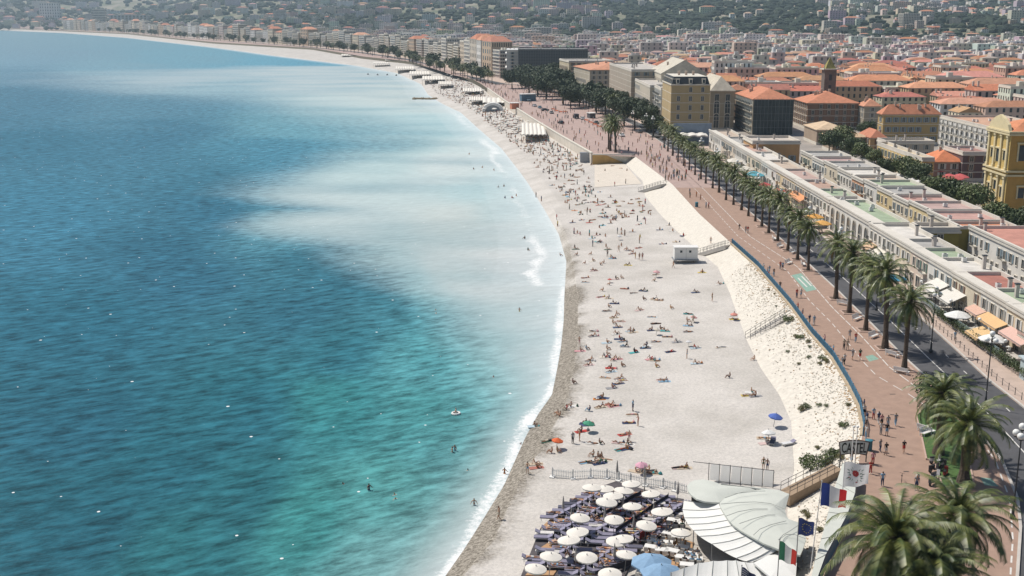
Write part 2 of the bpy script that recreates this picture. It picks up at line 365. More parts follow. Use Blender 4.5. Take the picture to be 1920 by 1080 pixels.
# ------------------------------------------------------------------ beach, embankment, promenade, road
def strips(rows, cols):
    """cols: list of (fx, fz, n subdivisions to the next col)"""
    mb = MB(); nc = sum(c[2] for c in cols[:-1]) + 1
    info = []
    for Y in rows:
        for a, b in zip(cols, cols[1:]):
            for k in range(a[2]):
                t = k/a[2]; mb.v.append((a[0](Y)*(1-t) + b[0](Y)*t, Y, a[1](Y)*(1-t) + b[1](Y)*t))
        mb.v.append((cols[-1][0](Y), Y, cols[-1][1](Y)))
    for i in range(len(rows)-1):
        for j in range(nc-1):
            a = i*nc + j; mb.f.append((a, a+1, a+nc+1, a+nc)); mb.m.append(0)
    return mb
rows = sorted(geo(70, 6000, 330) + [417.4, 417.75])
mb = strips(rows, [(lambda Y: LW(Y)-35, lambda Y: -3.0, 3), (LW, lambda Y: 0.0, 8), (ld, lambda Y: 1.2, 10), (lf, lf_z, 1), (lambda Y: lf(Y) + 1.0, lambda Y: lf_z(Y)-.2, 1)])
wet = []
for x, y, z in mb.v:
    w, d = LW(y), ld(y); n = mn.noise(Vector((x*.35, y*.22, 0))); n2 = mn.noise(Vector((x*.08, y*.05, 4)))
    if x < w: v = .9
    elif x < d: v = 1.0
    else: v = math.exp(-((x-d)/(1.0 + 1.2*abs(n2)))**2)*(.75+n) 
    if y > 232: v *= max(.22, 1.0 - (y-232)/110) * (.8+.9*n2+.6*n)
    wet.append(max(0, min(1, v)))
mb.attr['wet'] = wet
def beach_mat():
    m = bpy.data.materials.new('pebbles'); m.use_nodes = True; t = m.node_tree; t.nodes.clear(); N = t.nodes.new; L = t.links.new
    out = N('ShaderNodeOutputMaterial'); b = N('ShaderNodeBsdfPrincipled'); L(b.outputs[0], out.inputs[0]); b.inputs['Roughness'].default_value = .85; b.inputs['Specular IOR Level'].default_value = .2
    tc = N('ShaderNodeTexCoord'); C = tc.outputs['Object']
    def noise(s, d=3, r=.6):
        n = N('ShaderNodeTexNoise'); n.inputs['Scale'].default_value = s; n.inputs['Detail'].default_value = d; n.inputs['Roughness'].default_value = r; L(C, n.inputs['Vector']); return n.outputs['Fac']
    def ramp(v, a, ca, b_, cb):
        q = N('ShaderNodeValToRGB'); e = q.color_ramp.elements; e[0].position = a; e[1].position = b_; e[0].color = (*ca,1); e[1].color = (*cb,1); L(v, q.inputs[0]); return q.outputs[0]
    fine = noise(2.6, 6, .8); big = noise(.09, 4)
    dry = ramp(fine, .36, (.43,.415,.395), .6, (.58,.557,.522))
    dry2 = ramp(big, .35, (.87,.85,.82), .62, (1.07,1.05,1.03))
    mu = N('ShaderNodeMix'); mu.data_type = 'RGBA'; mu.blend_type = 'MULTIPLY'; mu.inputs['Factor'].default_value = 1; L(dry, mu.inputs['A']); L(dry2, mu.inputs['B'])
    we = ramp(fine, .40, (.10,.085,.065), .64, (.44,.40,.34))
    at = N('ShaderNodeAttribute'); at.attribute_name = 'wet'
    ad = N('ShaderNodeMath'); ad.operation = 'ADD'; s2 = N('ShaderNodeMath'); s2.operation = 'MULTIPLY_ADD'; L(noise(1.1, 4), s2.inputs[0]); s2.inputs[1].default_value = .9; s2.inputs[2].default_value = -.45
    L(at.outputs['Fac'], ad.inputs[0]); L(s2.outputs[0], ad.inputs[1])
    mr = N('ShaderNodeMapRange'); mr.inputs['From Min'].default_value = .25; mr.inputs['From Max'].default_value = .85; L(ad.outputs[0], mr.inputs['Value'])
    mx = N('ShaderNodeMix'); mx.data_type = 'RGBA'; L(mr.outputs[0], mx.inputs['Factor']); L(mu.outputs['Result'], mx.inputs['A']); L(we, mx.inputs['B'])
    L(mx.outputs['Result'], b.inputs['Base Color'])
    bp = N('ShaderNodeBump'); bp.inputs['Strength'].default_value = .5; bp.inputs['Distance'].default_value = .12; L(fine, bp.inputs['Height']); L(bp.outputs[0], b.inputs['Normal'])
    return m
M_beach = beach_mat()
struct('beach', mb, M_beach)
# sloping stone embankment
erows = sorted([70 + i*1.0 for i in range(200)] + geo(271, 417, 60))
mb = strips(erows, [(lf, lambda Y: lf_z(Y)-.05, 14), (LT, lambda Y: 6.0, 1), (lambda Y: LT(Y)+.05, lambda Y: 5.9, 1)])
vv = []
for i, (x, y, z) in enumerate(mb.v):
    k = 1 if 2.5 < z < 5.85 else 0
    a = .12 if y < 245 else .05
    vv.append((x, y, z + k*a*(mn.noise(Vector((x*.9, y*.9, 0))) + .6*mn.noise(Vector((x*2.3, y*2.3, 5))))))
mb.v = vv
M_lime = mat('limestone_blocks', (.60,.56,.49), .95, var=.14, vs=1.4, bump=.5, bs=2.2, detail=6)
struct('embankment', mb, M_lime)
def K1f(Y): return K1(Y) if Y < 850 else LB(Y) - 24
def K2f(Y): return K2(Y) if Y < 850 else LB(Y) - 14
def inner(Y): return 76.0 if Y < 440 else max(LB(Y), K2f(Y) + 6)
c6 = lambda z: (lambda Y: z)
M_pave = mat('red_paving', (.33,.222,.168), .85, var=.12, vs=.8, detail=6)
M_pave2 = mat('pink_paving', (.46,.36,.30), .9, var=.12, vs=.5)
M_asph = mat('asphalt', (.075,.075,.08), .85, var=.28, vs=.25, detail=6)
struct('plaza', strips([r for r in rows if r > 335], [(LT, c6(6.006), 2), (lambda Y: K1f(Y)-.3, c6(6.006), 1)]), mat('plaza_paving', (.39,.285,.25), .85, var=.12, vs=.4, detail=6))
struct('promenade', strips(rows, [(LT, c6(6.0), 4), (lambda Y: K1f(Y), c6(6.0), 1), (lambda Y: K1f(Y)+.01, c6(5.86), 1)]), M_pave)
struct('road', strips(rows, [(lambda Y: K1f(Y)-.2, c6(5.88), 4), (lambda Y: K2f(Y)+.2, c6(5.88), 1)]), M_asph)
struct('pavement', strips(rows, [(lambda Y: K2f(Y)-.01, c6(5.86), 1), (K2f, c6(6.0), 3), (lambda Y: inner(Y)+12, c6(6.0), 1)]), M_pave2)
def kerb(f0, w, r):
    mb = MB()
    for a, b in zip(r, r[1:]):
        mb.prism([(f0(a), a), (f0(a)+w, a), (f0(b)+w, b), (f0(b), b)], 5.85, 6.08)
    return mb
kr = geo(72, 700, 150)
struct('kerb', kerb(lambda Y: K1f(Y)-.25, .32, kr), M_concrete)
struct('kerb', kerb(lambda Y: K2f(Y), .3, kr), M_concrete)
# ------------------------------------------------------------------ painted markings (thin sheets)
mk = MB()
def stripe(a, b, w, z, m=0):
    d = Vector((b[0]-a[0], b[1]-a[1])); n = Vector((-d.y, d.x)).normalized()*w/2
    mk.quad((a[0]-n.x, a[1]-n.y, z), (b[0]-n.x, b[1]-n.y, z), (b[0]+n.x, b[1]+n.y, z), (a[0]+n.x, a[1]+n.y, z), m)
la = Line([(1476,508),(1518,564),(1559,605),(1579,629),(1620,680),(1643,704),(1672,721),(1704,739),(1724,753)], 6, [(52.5, 260), (54, 330), (54, 400)])
lb = Line([(1495,500),(1559,575),(1615,630),(1668,689),(1709,719),(1745,750)], 6, [(55.2, 260), (56.5, 330), (56.5, 400)])
y = 141.0
while y < 400:
    stripe((la(y), y), (la(y+2.2), y+2.2), .14, 6.006); y += 3.6
y = 141.0
while y < 400:
    stripe((lb(y), y), (lb(y+3.1), y+3.1), .16, 6.006); y += 3.7
lc = lambda Y: (K1f(Y)+K2f(Y))/2 - .9     # centre line of the road
y = 96
while y < 460:
    if y < 225: stripe((lc(y), y), (lc(y+5.4), y+5.4), .16, 5.886); y += 5.6
    else: stripe((lc(y), y), (lc(y+3), y+3), .16, 5.886); y += 6
y = 100
while y < 420:
    xx = lambda q: lc(q) + 3.1
    stripe((xx(y), y), (xx(y+1.4), y+1.4), .14, 5.886); y += 8
# cycle path by the planted bed
for py0 in range(800, 1100, 22):
    p0 = P(interp([(790,1812),(863,1866),(935,1893),(1010,1899),(1100,1893)], py0), py0, 6); p1 = P(interp([(790,1812),(863,1866),(935,1893),(1010,1899),(1100,1893)], py0+13), py0+13, 6)
    stripe(p0, p1, .16, 6.006)
for q in ([(1484,516),(1502,512),(1531,543),(1512,547)], [(1622,668),(1636,665),(1648,673),(1630,678)], [(1838,895),(1858,897),(1872,912),(1846,910)]):
    mk.poly([(*P(a, b, 6), 6.004) for a, b in reversed(q)], 1)
for a, b in (((1496,521),(1513,538)), ((1503,518),(1521,536))): stripe(P(*a, 6), P(*b, 6), .3, 6.009)
for a, b in (((1668,739),(1679,739)), ((1669,777),(1679,778)), ((1694,884),(1704,884)), ((1579,720),(1589,720))): stripe(P(*a, 6), P(*b, 6), .25, 6.006, 2)
struct('road_markings', mk, [mat('road_paint', (.62,.60,.56), .8, var=.12, vs=3), mat('green_paint', (.22,.36,.29), .8, var=.2, vs=2), mat('drain', (.05,.045,.04), .8)])
# planted bed
bedpx = [(1718,780),(1728,820),(1737,862),(1752,864),(1768,918),(1828,918),(1816,860),(1812,812),(1800,790),(1770,768),(1735,762)]
bed = [P(a, b, 6) for a, b in bedpx]
mb = MB(); mb.poly([(x, y, 6.05) for x, y in reversed(bed)] if True else [])
o = mb.build('lawn', mat('lawn', (.06,.12,.03), .95, var=.35, vs=3, detail=6)); o['kind'] = 'structure'
mb = MB()
for a, b in zip(bed, bed[1:] + bed[:1]):
    d = Vector((b[0]-a[0], b[1]-a[1])); L_ = d.length; u = d/L_; mb.obox(((a[0]+b[0])/2, (a[1]+b[1])/2), (u.x, u.y), L_/2+.09, .09, 6.0, 6.14)
struct('kerb', mb, mat('pink_kerb', (.46,.33,.27), .9))

# ------------------------------------------------------------------ land and hills
HB = [(-600,4900),(0,4200),(300,3500),(480,2900),(700,2400),(900,2100),(1100,1850),(1300,1750),(1450,1650),(1650,1500),(1920,1420),(2500,1350)]
def hill(X, Y):
    px = proj(X, Y, 6)[0]; e = Y - interp(HB, px) + 160*mn.noise(Vector((X*.002, Y*.001, 2)))
    if e <= 0: return 0.0
    n = mn.noise(Vector((X*.0016, Y*.0012, 0))) + .5*mn.noise(Vector((X*.005, Y*.004, 3)))
    h = e*.062*(1 + .45*n) * min(1, .35 + e/500)
    cap = 58 + (abs(px-1725)/100)**2*62 + 8*n
    return max(0, min(h, cap + 0.06*max(0, h-cap), 420))
hrows = geo(1250, 9500, 110); HC = 190
mb = MB()
for Y in hrows:
    x0 = K2f(Y) + 2; x1 = XofY(2450, Y)
    for j in range(HC):
        X = x0 + (x1-x0)*j/(HC-1); mb.v.append((X, Y, 5.8 + hill(X, Y)))
for i in range(len(hrows)-1):
    for j in range(HC-1):
        a = i*HC+j; mb.f.append((a, a+1, a+HC+1, a+HC)); mb.m.append(0)
struct('hills', mb, mat('hill_scrub', (.10,.12,.06), .95, col2=(.30,.26,.20), vs=.012, detail=8), True)
mb = strips(geo(60, 1250.5, 60), [(lambda Y: K2f(Y)+1, c6(5.8), 4), (lambda Y: 130+.6*Y, c6(5.8), 1)])
struct('city_ground', mb, mat('city_ground', (.30,.27,.24), .95, var=.25, vs=.05, detail=6))

# wooded hillsides, read as one mass
mb = MB(); rnd = random.Random(4); n = 0
while n < 15000:
    px = rnd.uniform(-120, 2050); Y = 1400 * (6500/1400.)**rnd.random()
    X = XofY(px, Y); h = hill(X, Y)
    if h < 2: continue
    if mn.noise(Vector((X*.006, Y*.004, 8))) < (-.22 if 900 < px < 1500 else -.08) and rnd.random() < .8: continue
    r = rnd.uniform(3.6, 7) * (1 + (Y-1400)/3500.)
    mb.blob((X, Y, 5.8 + h + r*.35), (r*rnd.uniform(.8,1.5), r, r*rnd.uniform(.6,1.0)), 0 if rnd.random() < .65 else 1, .3, n*.37, 1); n += 1
o = mb.build('wooded_hillside', [mat('hill_foliage', (.022,.036,.022), .95, var=.5, vs=.06), mat('hill_foliage_olive', (.038,.055,.03), .95, var=.4, vs=.06)])
tag(o, 'dark green woods covering the hillsides behind the city', 'woodland', kind='stuff')
# ------------------------------------------------------------------ buildings
M_wall = mat('stucco', rough=.9, obj=True, var=.10, vs=.25, detail=5)
M_tile = mat('roof_tiles', rough=.9, obj=True, var=.22, vs=.5, detail=6, bump=.3, bs=3)
M_trim = mat('pale_trim', (.62,.58,.50), .85, var=.06, vs=1)
M_roofdeck = mat('roof_deck', rough=.9, obj=True, var=.22, vs=.35, detail=6)
M_sh = {k: mat('shutter_'+k, c, .7) for k, c in dict(green=(.10,.17,.14), blue=(.16,.23,.27), grey=(.30,.31,.30), white=(.6,.6,.57), brown=(.16,.09,.06)).items()}
M_rail = mat('balcony_rail', (.10,.11,.11), .6)
TILE = [(.50,.205,.115), (.45,.18,.105), (.53,.25,.15), (.40,.17,.11), (.56,.30,.19)]
def window_mesh(style, sh='blue', w=1.1, h=1.9):
    """origin at sill centre on the wall face, facing -y"""
    mb = MB(); m = [M_trim, M_glass, M_sh[sh], M_rail]
    x = w/2
    if style == 'arch':
        n = 8; pts = [(-x, 0), (x, 0)] + [(x*math.cos(math.pi*k/n), h - x + x*math.sin(math.pi*k/n)) for k in range(n+1)]
        pts = [(-x,0),(x,0)] + [(x*math.cos(math.pi*k/n), h-x+x*math.sin(math.pi*k/n)) for k in range(0, n+1)]
        k0 = len(mb.v); mb.v += [(a, -.03, b) for a, b in pts]; mb.f.append(tuple(range(k0, k0+len(pts)))); mb.m.append(1)
        op = [(a*(1+.22/x) if abs(a) > .01 else a, b + (.2 if b > h-x else 0)) for a, b in pts]
        for i in range(1, len(pts)):
            j = (i+1) % len(pts)
            p, q, r, s = pts[i], pts[j], op[j], op[i]
            mb.quad((s[0],-.14,s[1]), (r[0],-.14,r[1]), (q[0],-.14,q[1]), (p[0],-.14,p[1]), 0)
            mb.quad((p[0],-.14,p[1]), (q[0],-.14,q[1]), (q[0],-.03,q[1]), (p[0],-.03,p[1]), 0)
        mb.box(-.04,.04,-.08,-.035,0,h-.1,0); mb.box(-x,x,-.08,-.035,h*.55,h*.55+.08,0)
        return mb.mesh('window', m)
    mb.box(-x, x, -.03, .05, 0, h, 1)
    mb.box(-x-.1, -x, -.12, .05, 0, h, 0); mb.box(x, x+.1, -.12, .05, 0, h, 0); mb.box(-x-.1, x+.1, -.14, .05, h, h+.12, 0); mb.box(-x-.15, x+.15, -.2, .05, -.1, 0, 0)
    mb.box(-.04, .04, -.06, -.032, 0, h, 0)
    if style in ('shutter', 'balcony'):
        sw = w*.48
        for s in (-1, 1):
            a = s*(x+.12); b = a + s*sw; mb.box(min(a,b), max(a,b), -.09, .0, 0, h, 2)
    if style == 'balcony':
        mb.box(-x-.7, x+.7, -.95, .0, -.28, -.11, 0)
        for k in range(9): xx = -x-.66 + (w+1.32)*k/8; mb.box(xx-.025, xx+.025, -.93, -.88, -.11, .85, 3)
        mb.box(-x-.7, x+.7, -.95, -.88, .85, .92, 3)
    return mb.mesh('window', m)
WM = {}
def wmesh(style, sh):
    k = (style, sh)
    if k not in WM: WM[k] = window_mesh(style, sh, *( (1.5, 4.4) if style == 'arch' else (1.15, 1.95)))
    return WM[k]
def edge_windows(root, p, q, z0, z1, floors, step, style, sh, skip=0.0, rnd=None, ws=1.0, limit=100, base=True):
    d = Vector((q[0]-p[0], q[1]-p[1])); L = d.length; u = d/L; n = max(1, int((L-1.5)/step)); fh = (z1-z0)/floors
    ang = math.atan2(u.y, u.x); cnt = 0
    for f in range(floors):
        for k in range(n):
            if cnt >= limit: return cnt
            if rnd and rnd.random() < skip: continue
            t = (k+.5)/n*(L-1.2)+.6; st = style
            if isinstance(style, (list, tuple)): st = style[f % len(style)]
            inst('window', wmesh(st, sh), root, (p[0]+u.x*t, p[1]+u.y*t, z0 + f*fh + fh*(.25 if st != 'arch' else .05)), ang, (ws, ws, min(ws, fh/3.0))); cnt += 1
    return cnt
def off_poly(pts, e):
    n = len(pts); c = (sum(p[0] for p in pts)/n, sum(p[1] for p in pts)/n); r = []
    for p in pts:
        d = Vector((p[0]-c[0], p[1]-c[1])); l = d.length; r.append((p[0] + d.x/l*e*1.35, p[1] + d.y/l*e*1.35))
    return r
def chimney(roof, x, y, z, s=1.0, h=1.6):
    mb = MB(); mb.box(-.35*s,.35*s,-.25*s,.25*s,-1.2,h,0); mb.box(-.45*s,.45*s,-.35*s,.35*s,h,h+.12,1)
    for k in (-.2,.2): mb.tube([(k*s,0,h+.12),(k*s,0,h+.45)], .1*s, 6, 2)
    o = mb.build('chimney', [M_wall, M_trim, M_tile], roof); o.location = (x,y,z); o.color = (.55,.42,.33,1); return o
def hip_roof(q, z, rh, ov=.5, col=TILE[0], parent=None, rnd=random, nch=3, gable=False):
    """q four corners counter-clockwise; ridge along the longer pair of sides"""
    e = off_poly(q, ov); a, b, c, d = [Vector((p[0], p[1], z)) for p in e]
    if (b-a).length >= (d-a).length:
        w = (d-a).length; k = 0 if gable else min(.48, w*.5/(b-a).length); m0 = (a+d)/2; m1 = (b+c)/2
    else:
        w = (b-a).length; k = 0 if gable else min(.48, w*.5/(d-a).length); m0 = (a+b)/2; m1 = (d+c)/2; a, b, c, d = b, c, d, a
        m0, m1 = (a+d)/2, (b+c)/2
    r0 = m0 + (m1-m0)*k + Vector((0,0,rh)); r1 = m1 - (m1-m0)*k + Vector((0,0,rh))
    mb = MB(); T = lambda *p: [tuple(x) for x in p]
    mb.quad(*T(a, b, r1, r0)); mb.quad(*T(c, d, r0, r1)); mb.tri(*T(b, c, r1)); mb.tri(*T(d, a, r0))
    dn = Vector((0,0,-.22))
    for s, t in ((a,b),(b,c),(c,d),(d,a)): mb.quad(*T(s+dn, t+dn, t, s))
    mb.quad(*T(d+dn, c+dn, b+dn, a+dn))
    o = mb.build('roof', M_tile, parent); o.color = (*col, 1)
    for i in range(nch):
        t = rnd.uniform(.1,.9); s = rnd.uniform(-.6,.6); base = r0.lerp(r1, t); side = (a+b)/2 if s < 0 else (c+d)/2
        p = base + (Vector((side.x, side.y, z)) - Vector(((r0+r1)/2).to_tuple()))*abs(s)
        chimney(o, p.x, p.y, p.z, rnd.uniform(.8,1.3), rnd.uniform(1.0,1.8))
    return o
def ac_unit(parent, x, y, z, rz=0):
    mb = MB(); mb.box(-.45,.45,-.35,.35,.12,.85,0); mb.lathe([(.3,.852),(.3,.9)], (0,0,0), 10, 1); mb.box(-.4,-.3,-.3,.3,0,.12,1); mb.box(.3,.4,-.3,.3,0,.12,1)
    o = mb.build('air_conditioner', [M_white, M_dark], parent); o.location = (x,y,z); o.rotation_euler.z = rz; return o
def flat_roof(q, z, col, parent=None, par=.7, pcol=None, clutter=3, rnd=random):
    mb = MB(); n = len(q); c = Vector((sum(p[0] for p in q)/n, sum(p[1] for p in q)/n))
    mb.prism([(p[0]+(c.x-p[0])*.01, p[1]+(c.y-p[1])*.01) for p in q], z-.3, z+.02, 0)
    o = mb.build('roof', M_roofdeck, parent); o.color = (*col, 1)
    mb = MB(); e = off_poly(q, .14)
    for i in range(n):
        a, b = e[i], e[(i+1) % n]; d = Vector((b[0]-a[0], b[1]-a[1])); L = d.length; u = d/L
        mb.obox(((a[0]+b[0])/2 - u.y*.2, (a[1]+b[1])/2 + u.x*.2), (u.x,u.y), L/2 - .003*i, .2, z-.35, z+par+.004*i)
    pr = mb.build('parapet', M_wall, parent); pr.color = (*(pcol or (.60,.55,.48)), 1)
    for i in range(clutter):
        s, t = rnd.uniform(.2,.8), rnd.uniform(.2,.8)
        x = q[0][0]*(1-s)*(1-t)+q[1][0]*s*(1-t)+q[2][0]*s*t+q[3][0]*(1-s)*t; y = q[0][1]*(1-s)*(1-t)+q[1][1]*s*(1-t)+q[2][1]*s*t+q[3][1]*(1-s)*t
        if rnd.random() < .55: ac_unit(o, x, y, z+.02, rnd.choice([0, 1.57]))
        else:
            mb = MB(); hh = rnd.uniform(1.2,2.6); mb.box(-.3,.3,-.3,.3,0,hh,0); mb.box(-.4,.4,-.4,.4,hh,hh+.15,1)
            k = mb.build('chimney', [M_wall, M_dark], o); k.location = (x,y,z); k.color = (.5,.45,.4,1)
    return o
OCC = []     # footprints already built on
def building(q, z1, name='apartment_building', label='', cat='building', wall=(.5,.42,.3), roof='hip', rcol=None, floors=5, style='shutter', sh='blue', step=3.2,
             faces=(0, 3), z0=6.0, rh=2.6, group=None, shade=None, nch=3, seed=0, ws=1.0, clutter=3, par=.8, pcol=None, wbase=None, cornice=True):
    rnd = random.Random(seed or int(abs(q[0][0]*7+q[0][1]*13)))
    c = (q[0][0], q[0][1], z0)
    root = empty(name, (c[0], c[1], z0), 0, label, cat, group)
    L = [(p[0]-c[0], p[1]-c[1]) for p in q]; H = z1 - z0
    mb = MB(); mb.prism(L, -.3, H, 0)
    if cornice:
        mb.prism(off_poly(L, .35), H-.45, H-.02, 1)
        for f in range(1, floors): mb.prism(off_poly(L, .07), H*f/floors-.1, H*f/floors+.1, 1)
        mb.prism(off_poly(L, .1), -.2, .9, 1)
    w = mb.build('wall', [M_wall, M_trim], root); w.color = (*wall, 1)
    lim = 100 // max(1, len(faces))
    for i in faces: edge_windows(root, L[i], L[(i+1) % 4], .2 if wbase is None else wbase, H-.4, floors, step, style, sh, .04, rnd, ws, lim)
    if roof == 'hip': hip_roof(L, H+.01, rh, .6, rcol or rnd.choice(TILE), root, rnd, nch)
    elif roof == 'gable': hip_roof(L, H+.01, rh, .5, rcol or rnd.choice(TILE), root, rnd, nch, True)
    elif roof == 'flat': flat_roof(L, H+.02, rcol or (.45,.42,.38), root, par, pcol, clutter, rnd)
    elif roof == 'mansard':
        mb = MB(); a = off_poly(L, -.3); b = off_poly(L, -1.6); n0 = len(mb.v)
        mb.v += [(*p, H) for p in a] + [(*p, H+3.0) for p in b]
        for i in range(4): j = (i+1) % 4; mb.f.append((i, j, 4+j, 4+i)); mb.m.append(0)
        mb.f.append((4,5,6,7)); mb.m.append(1)
        r = mb.build('roof', [M_slate, M_trim], root)
        for i in (0, 3):
            p, s = L[i], L[(i+1)%4]; d = Vector((s[0]-p[0], s[1]-p[1])); LL = d.length; u = d/LL; nn = max(1, int(LL/4))
            for k in range(nn):
                t = (k+.5)/nn*LL; x, y = p[0]+u.x*t, p[1]+u.y*t
                mb = MB(); mb.box(-.7,.7,.35,2.2,.2,2.0,0); mb.box(-.45,.45,.3,.349,.5,1.8,1); mb.box(-.85,.85,.2,2.2,2.0,2.15,0)
                dm = mb.build('dormer', [M_trim, M_glass], r); dm.location = (x, y, H); dm.rotation_euler.z = math.atan2(u.y, u.x)
        for k in range(3): chimney(r, L[0][0]*.5+L[2][0]*.5 + (k-1)*3, L[0][1]*.5+L[2][1]*.5, H+3.0, 1.3, 1.5)
    xs = [p[0] for p in q]; ys = [p[1] for p in q]; OCC.append((min(xs)-2, max(xs)+2, min(ys)-2, max(ys)+2))
    return root
def rect(x0, x1, y0, y1): return [(x0,y0),(x1,y0),(x1,y1),(x0,y1)]
def hero(pxn, pxr, pyr, Y, pxf=None, depth=18, **k):
    z = ZofY(pyr, Y); X0 = XofY(pxn, Y, z); X1 = XofY(pxr, Y, z)
    if pxf: d = X0*FPX/(pxf-960); Yf = (d-(CAMZ-z)*ST)/CT
    else: Yf = Y + depth
    return building(rect(X0, X1, Y, Yf), z, **k)
OCH = (.40,.29,.15); CREAM = (.60,.53,.41); YEL = (.58,.42,.16); BEI = (.44,.38,.30); WHI = (.64,.62,.57); PINK = (.52,.32,.26); BRN = (.22,.14,.11)
# --- the old town facades one can tell apart
hero(1259,1332,158,470,depth=28, label='tall ochre apartment block with dark slate mansard behind grey hoarding', wall=(.42,.32,.17), roof='mansard', floors=6, style='plain', sh='grey', step=4.0, faces=(0,))
hero(1240,1262,168,500,depth=24, label='narrow white building with stacked balconies left of the ochre block', wall=WHI, roof='flat', floors=6, style='balcony', sh='white', faces=(0,3))
hero(1332,1378,170,512,depth=40, label='beige theatre side with tall dark column openings', wall=(.40,.33,.23), roof='hip', rcol=(.50,.45,.36), rh=6, floors=3, style=('arch','arch','plain'), sh='brown', step=4.6, ws=1.5, faces=(0,), nch=0)
hero(1240,1325,138,565,depth=42, label='large theatre hall with pale pitched roof above the ochre block', wall=(.52,.47,.38), roof='gable', rcol=(.50,.46,.38), rh=6.5, floors=4, style='plain', step=5, faces=(0,3), nch=3)
hero(1412,1488,186,492,pxf=1380, label='apartment block wrapped in dark scaffold netting under orange dormered roof', wall=(.56,.50,.38), roof='hip', rcol=TILE[0], floors=5, style='balcony', sh='blue', faces=(3,), rh=4)
hero(1515,1610,193,516,pxf=1489, label='long brown palace with three rows of dark windows and orange roof', wall=(.24,.145,.095), roof='hip', rcol=TILE[0], floors=4, style='shutter', sh='brown', step=3.1, faces=(0,3), rh=4.5, nch=6)
hero(1621,1652,199,508,pxf=1609, label='small grey beige house between brown palace and yellow building', wall=(.34,.30,.23), roof='hip', rcol=TILE[2], floors=4, sh='grey', faces=(0,3), rh=3)
hero(1657,1762,214,452,pxf=1647, label='ochre yellow building with two rows of blue shutters', wall=(.42,.30,.13), roof='hip', rcol=TILE[0], floors=3, sh='blue', step=2.9, faces=(0,3), rh=3.6, nch=7)
hero(1860,1990,243,372,pxf=1764, label='white balconied apartment block beside the yellow church', wall=WHI, roof='flat', rcol=(.5,.3,.2), floors=5, style='balcony', sh='white', step=4.2, faces=(3,), clutter=6)
hero(1752,1805,303,352,depth=12, label='low pink house with bright orange hip roof', wall=(.36,.22,.18), roof='hip', rcol=(.58,.20,.09), floors=2, sh='white', step=3, faces=(0,3), rh=3.0, nch=1)
hero(1806,1866,289,350,depth=16, label='dark purple brown house right of the pink one', wall=(.13,.085,.085), roof='flat', rcol=(.33,.18,.15), floors=3, sh='brown', faces=(0,), clutter=2)
hero(1729,1752,300,342,pxf=1645, label='long yellow two storey row facing the market', wall=(.60,.44,.20), roof='flat', rcol=(.52,.42,.25), floors=2, sh='green', step=3.4, faces=(3,0), clutter=5)
hero(1632,1662,258,420,depth=14, label='small ochre house with orange roof behind the market trees', wall=(.45,.30,.16), roof='hip', rcol=TILE[1], floors=2, sh='brown', faces=(0,3), nch=1)
hero(1662,1752,268,405,depth=10, label='grey beige terrace house with small columns in front of yellow building', wall=(.42,.38,.32), roof='flat', rcol=(.4,.36,.3), floors=2, sh='grey', faces=(0,), clutter=3)
hero(1532,1592,243,452,depth=20, label='low market hall with pale sandy hip roof', wall=(.35,.27,.2), roof='hip', rcol=(.56,.42,.28), floors=1, faces=(0,), nch=0, rh=2.2)
hero(1562,1630,257,425,depth=14, label='second sandy roofed hall behind the market trees', wall=(.35,.27,.2), roof='hip', rcol=(.53,.38,.24), floors=1, faces=(0,), nch=0, rh=2)
hero(1412,1500,268,382,depth=16, label='small orange walled house at the end of the flat roofed row', wall=(.50,.30,.14), roof='flat', rcol=(.5,.44,.38), floors=1, faces=(0,3), clutter=2)
# scaffold netting over one facade
def netting():
    Y = 491.2; z = ZofY(187, Y); x0, x1 = XofY(1412, Y, z)+.3, XofY(1488, Y, z)
    r = empty('scaffold', (x0, Y, 6), 0, 'dark green scaffold netting covering the facade above the flat roofed row', 'scaffold')
    mb = MB(); n = 26; zz_ = [0, (z-6)*.5, z-6]; H = z-6
    for k in range(n):
        a, b = (x1-x0)*k/n, (x1-x0)*(k+1)/n
        for lo, hi in ((0,.52),(.52,1)):
            mb.quad((a,-.5 - .12*(k%2),H*lo),(b,-.5 - .12*((k+1)%2),H*lo),(b,-.5 - .12*((k+1)%2),H*hi),(a,-.5 - .12*(k%2),H*hi))
    net = mb.build('netting', mat('scaffold_net', (.05,.065,.065), .9, var=.35, vs=.8, stretch=(1,1,.2)), r)
    mb = MB()
    for k in range(12): x = (x1-x0)*k/11; mb.tube([(x,-.75,0),(x,-.75,H+.8)], .06, 5)
    for f in range(6): mb.tube([(0,-.75,H*f/5),(x1-x0,-.75,H*f/5)], .06, 5)
    mb.build('poles', M_metal, r)
netting()
# hoarding with printed figures in front of the ochre block
x0, x1 = XofY(1262, 455, 6), XofY(1333, 455, 6); zt = ZofY(231, 455)
h = empty('hoarding', (x0, 455, 6), 0, 'grey blue hoarding with faint dark figures in front of the ochre block', 'hoarding')
mb = MB(); mb.box(0, x1-x0, 0, .4, 0, zt-6); o = mb.build('panel', mat('hoarding_blue', (.22,.27,.33), .8, var=.25, vs=.3), h)
mb = MB()
for fx, fz, s in ((.5,.55,1.0),(.72,.5,.7),(.15,.6,.6)):
    X = (x1-x0)*fx; Z = (zt-6)*fz; mb.lathe([(.05,0),(.5*s,.02),(.45*s,.04)], (0,0,0), 9); 
    for a in range(7): t = a*.9; mb.quad((X,-.03,Z),(X+.3*s*math.cos(t+.2),-.03,Z+.3*s*math.sin(t+.2)),(X+1.5*s*math.cos(t),-.03,Z+1.5*s*math.sin(t)),(X+.3*s*math.cos(t-.2),-.03,Z+.3*s*math.sin(t-.2)))
mb.v = mb.v; mb.build('printed_figure', mat('hoarding_print', (.07,.09,.11), .8), h)
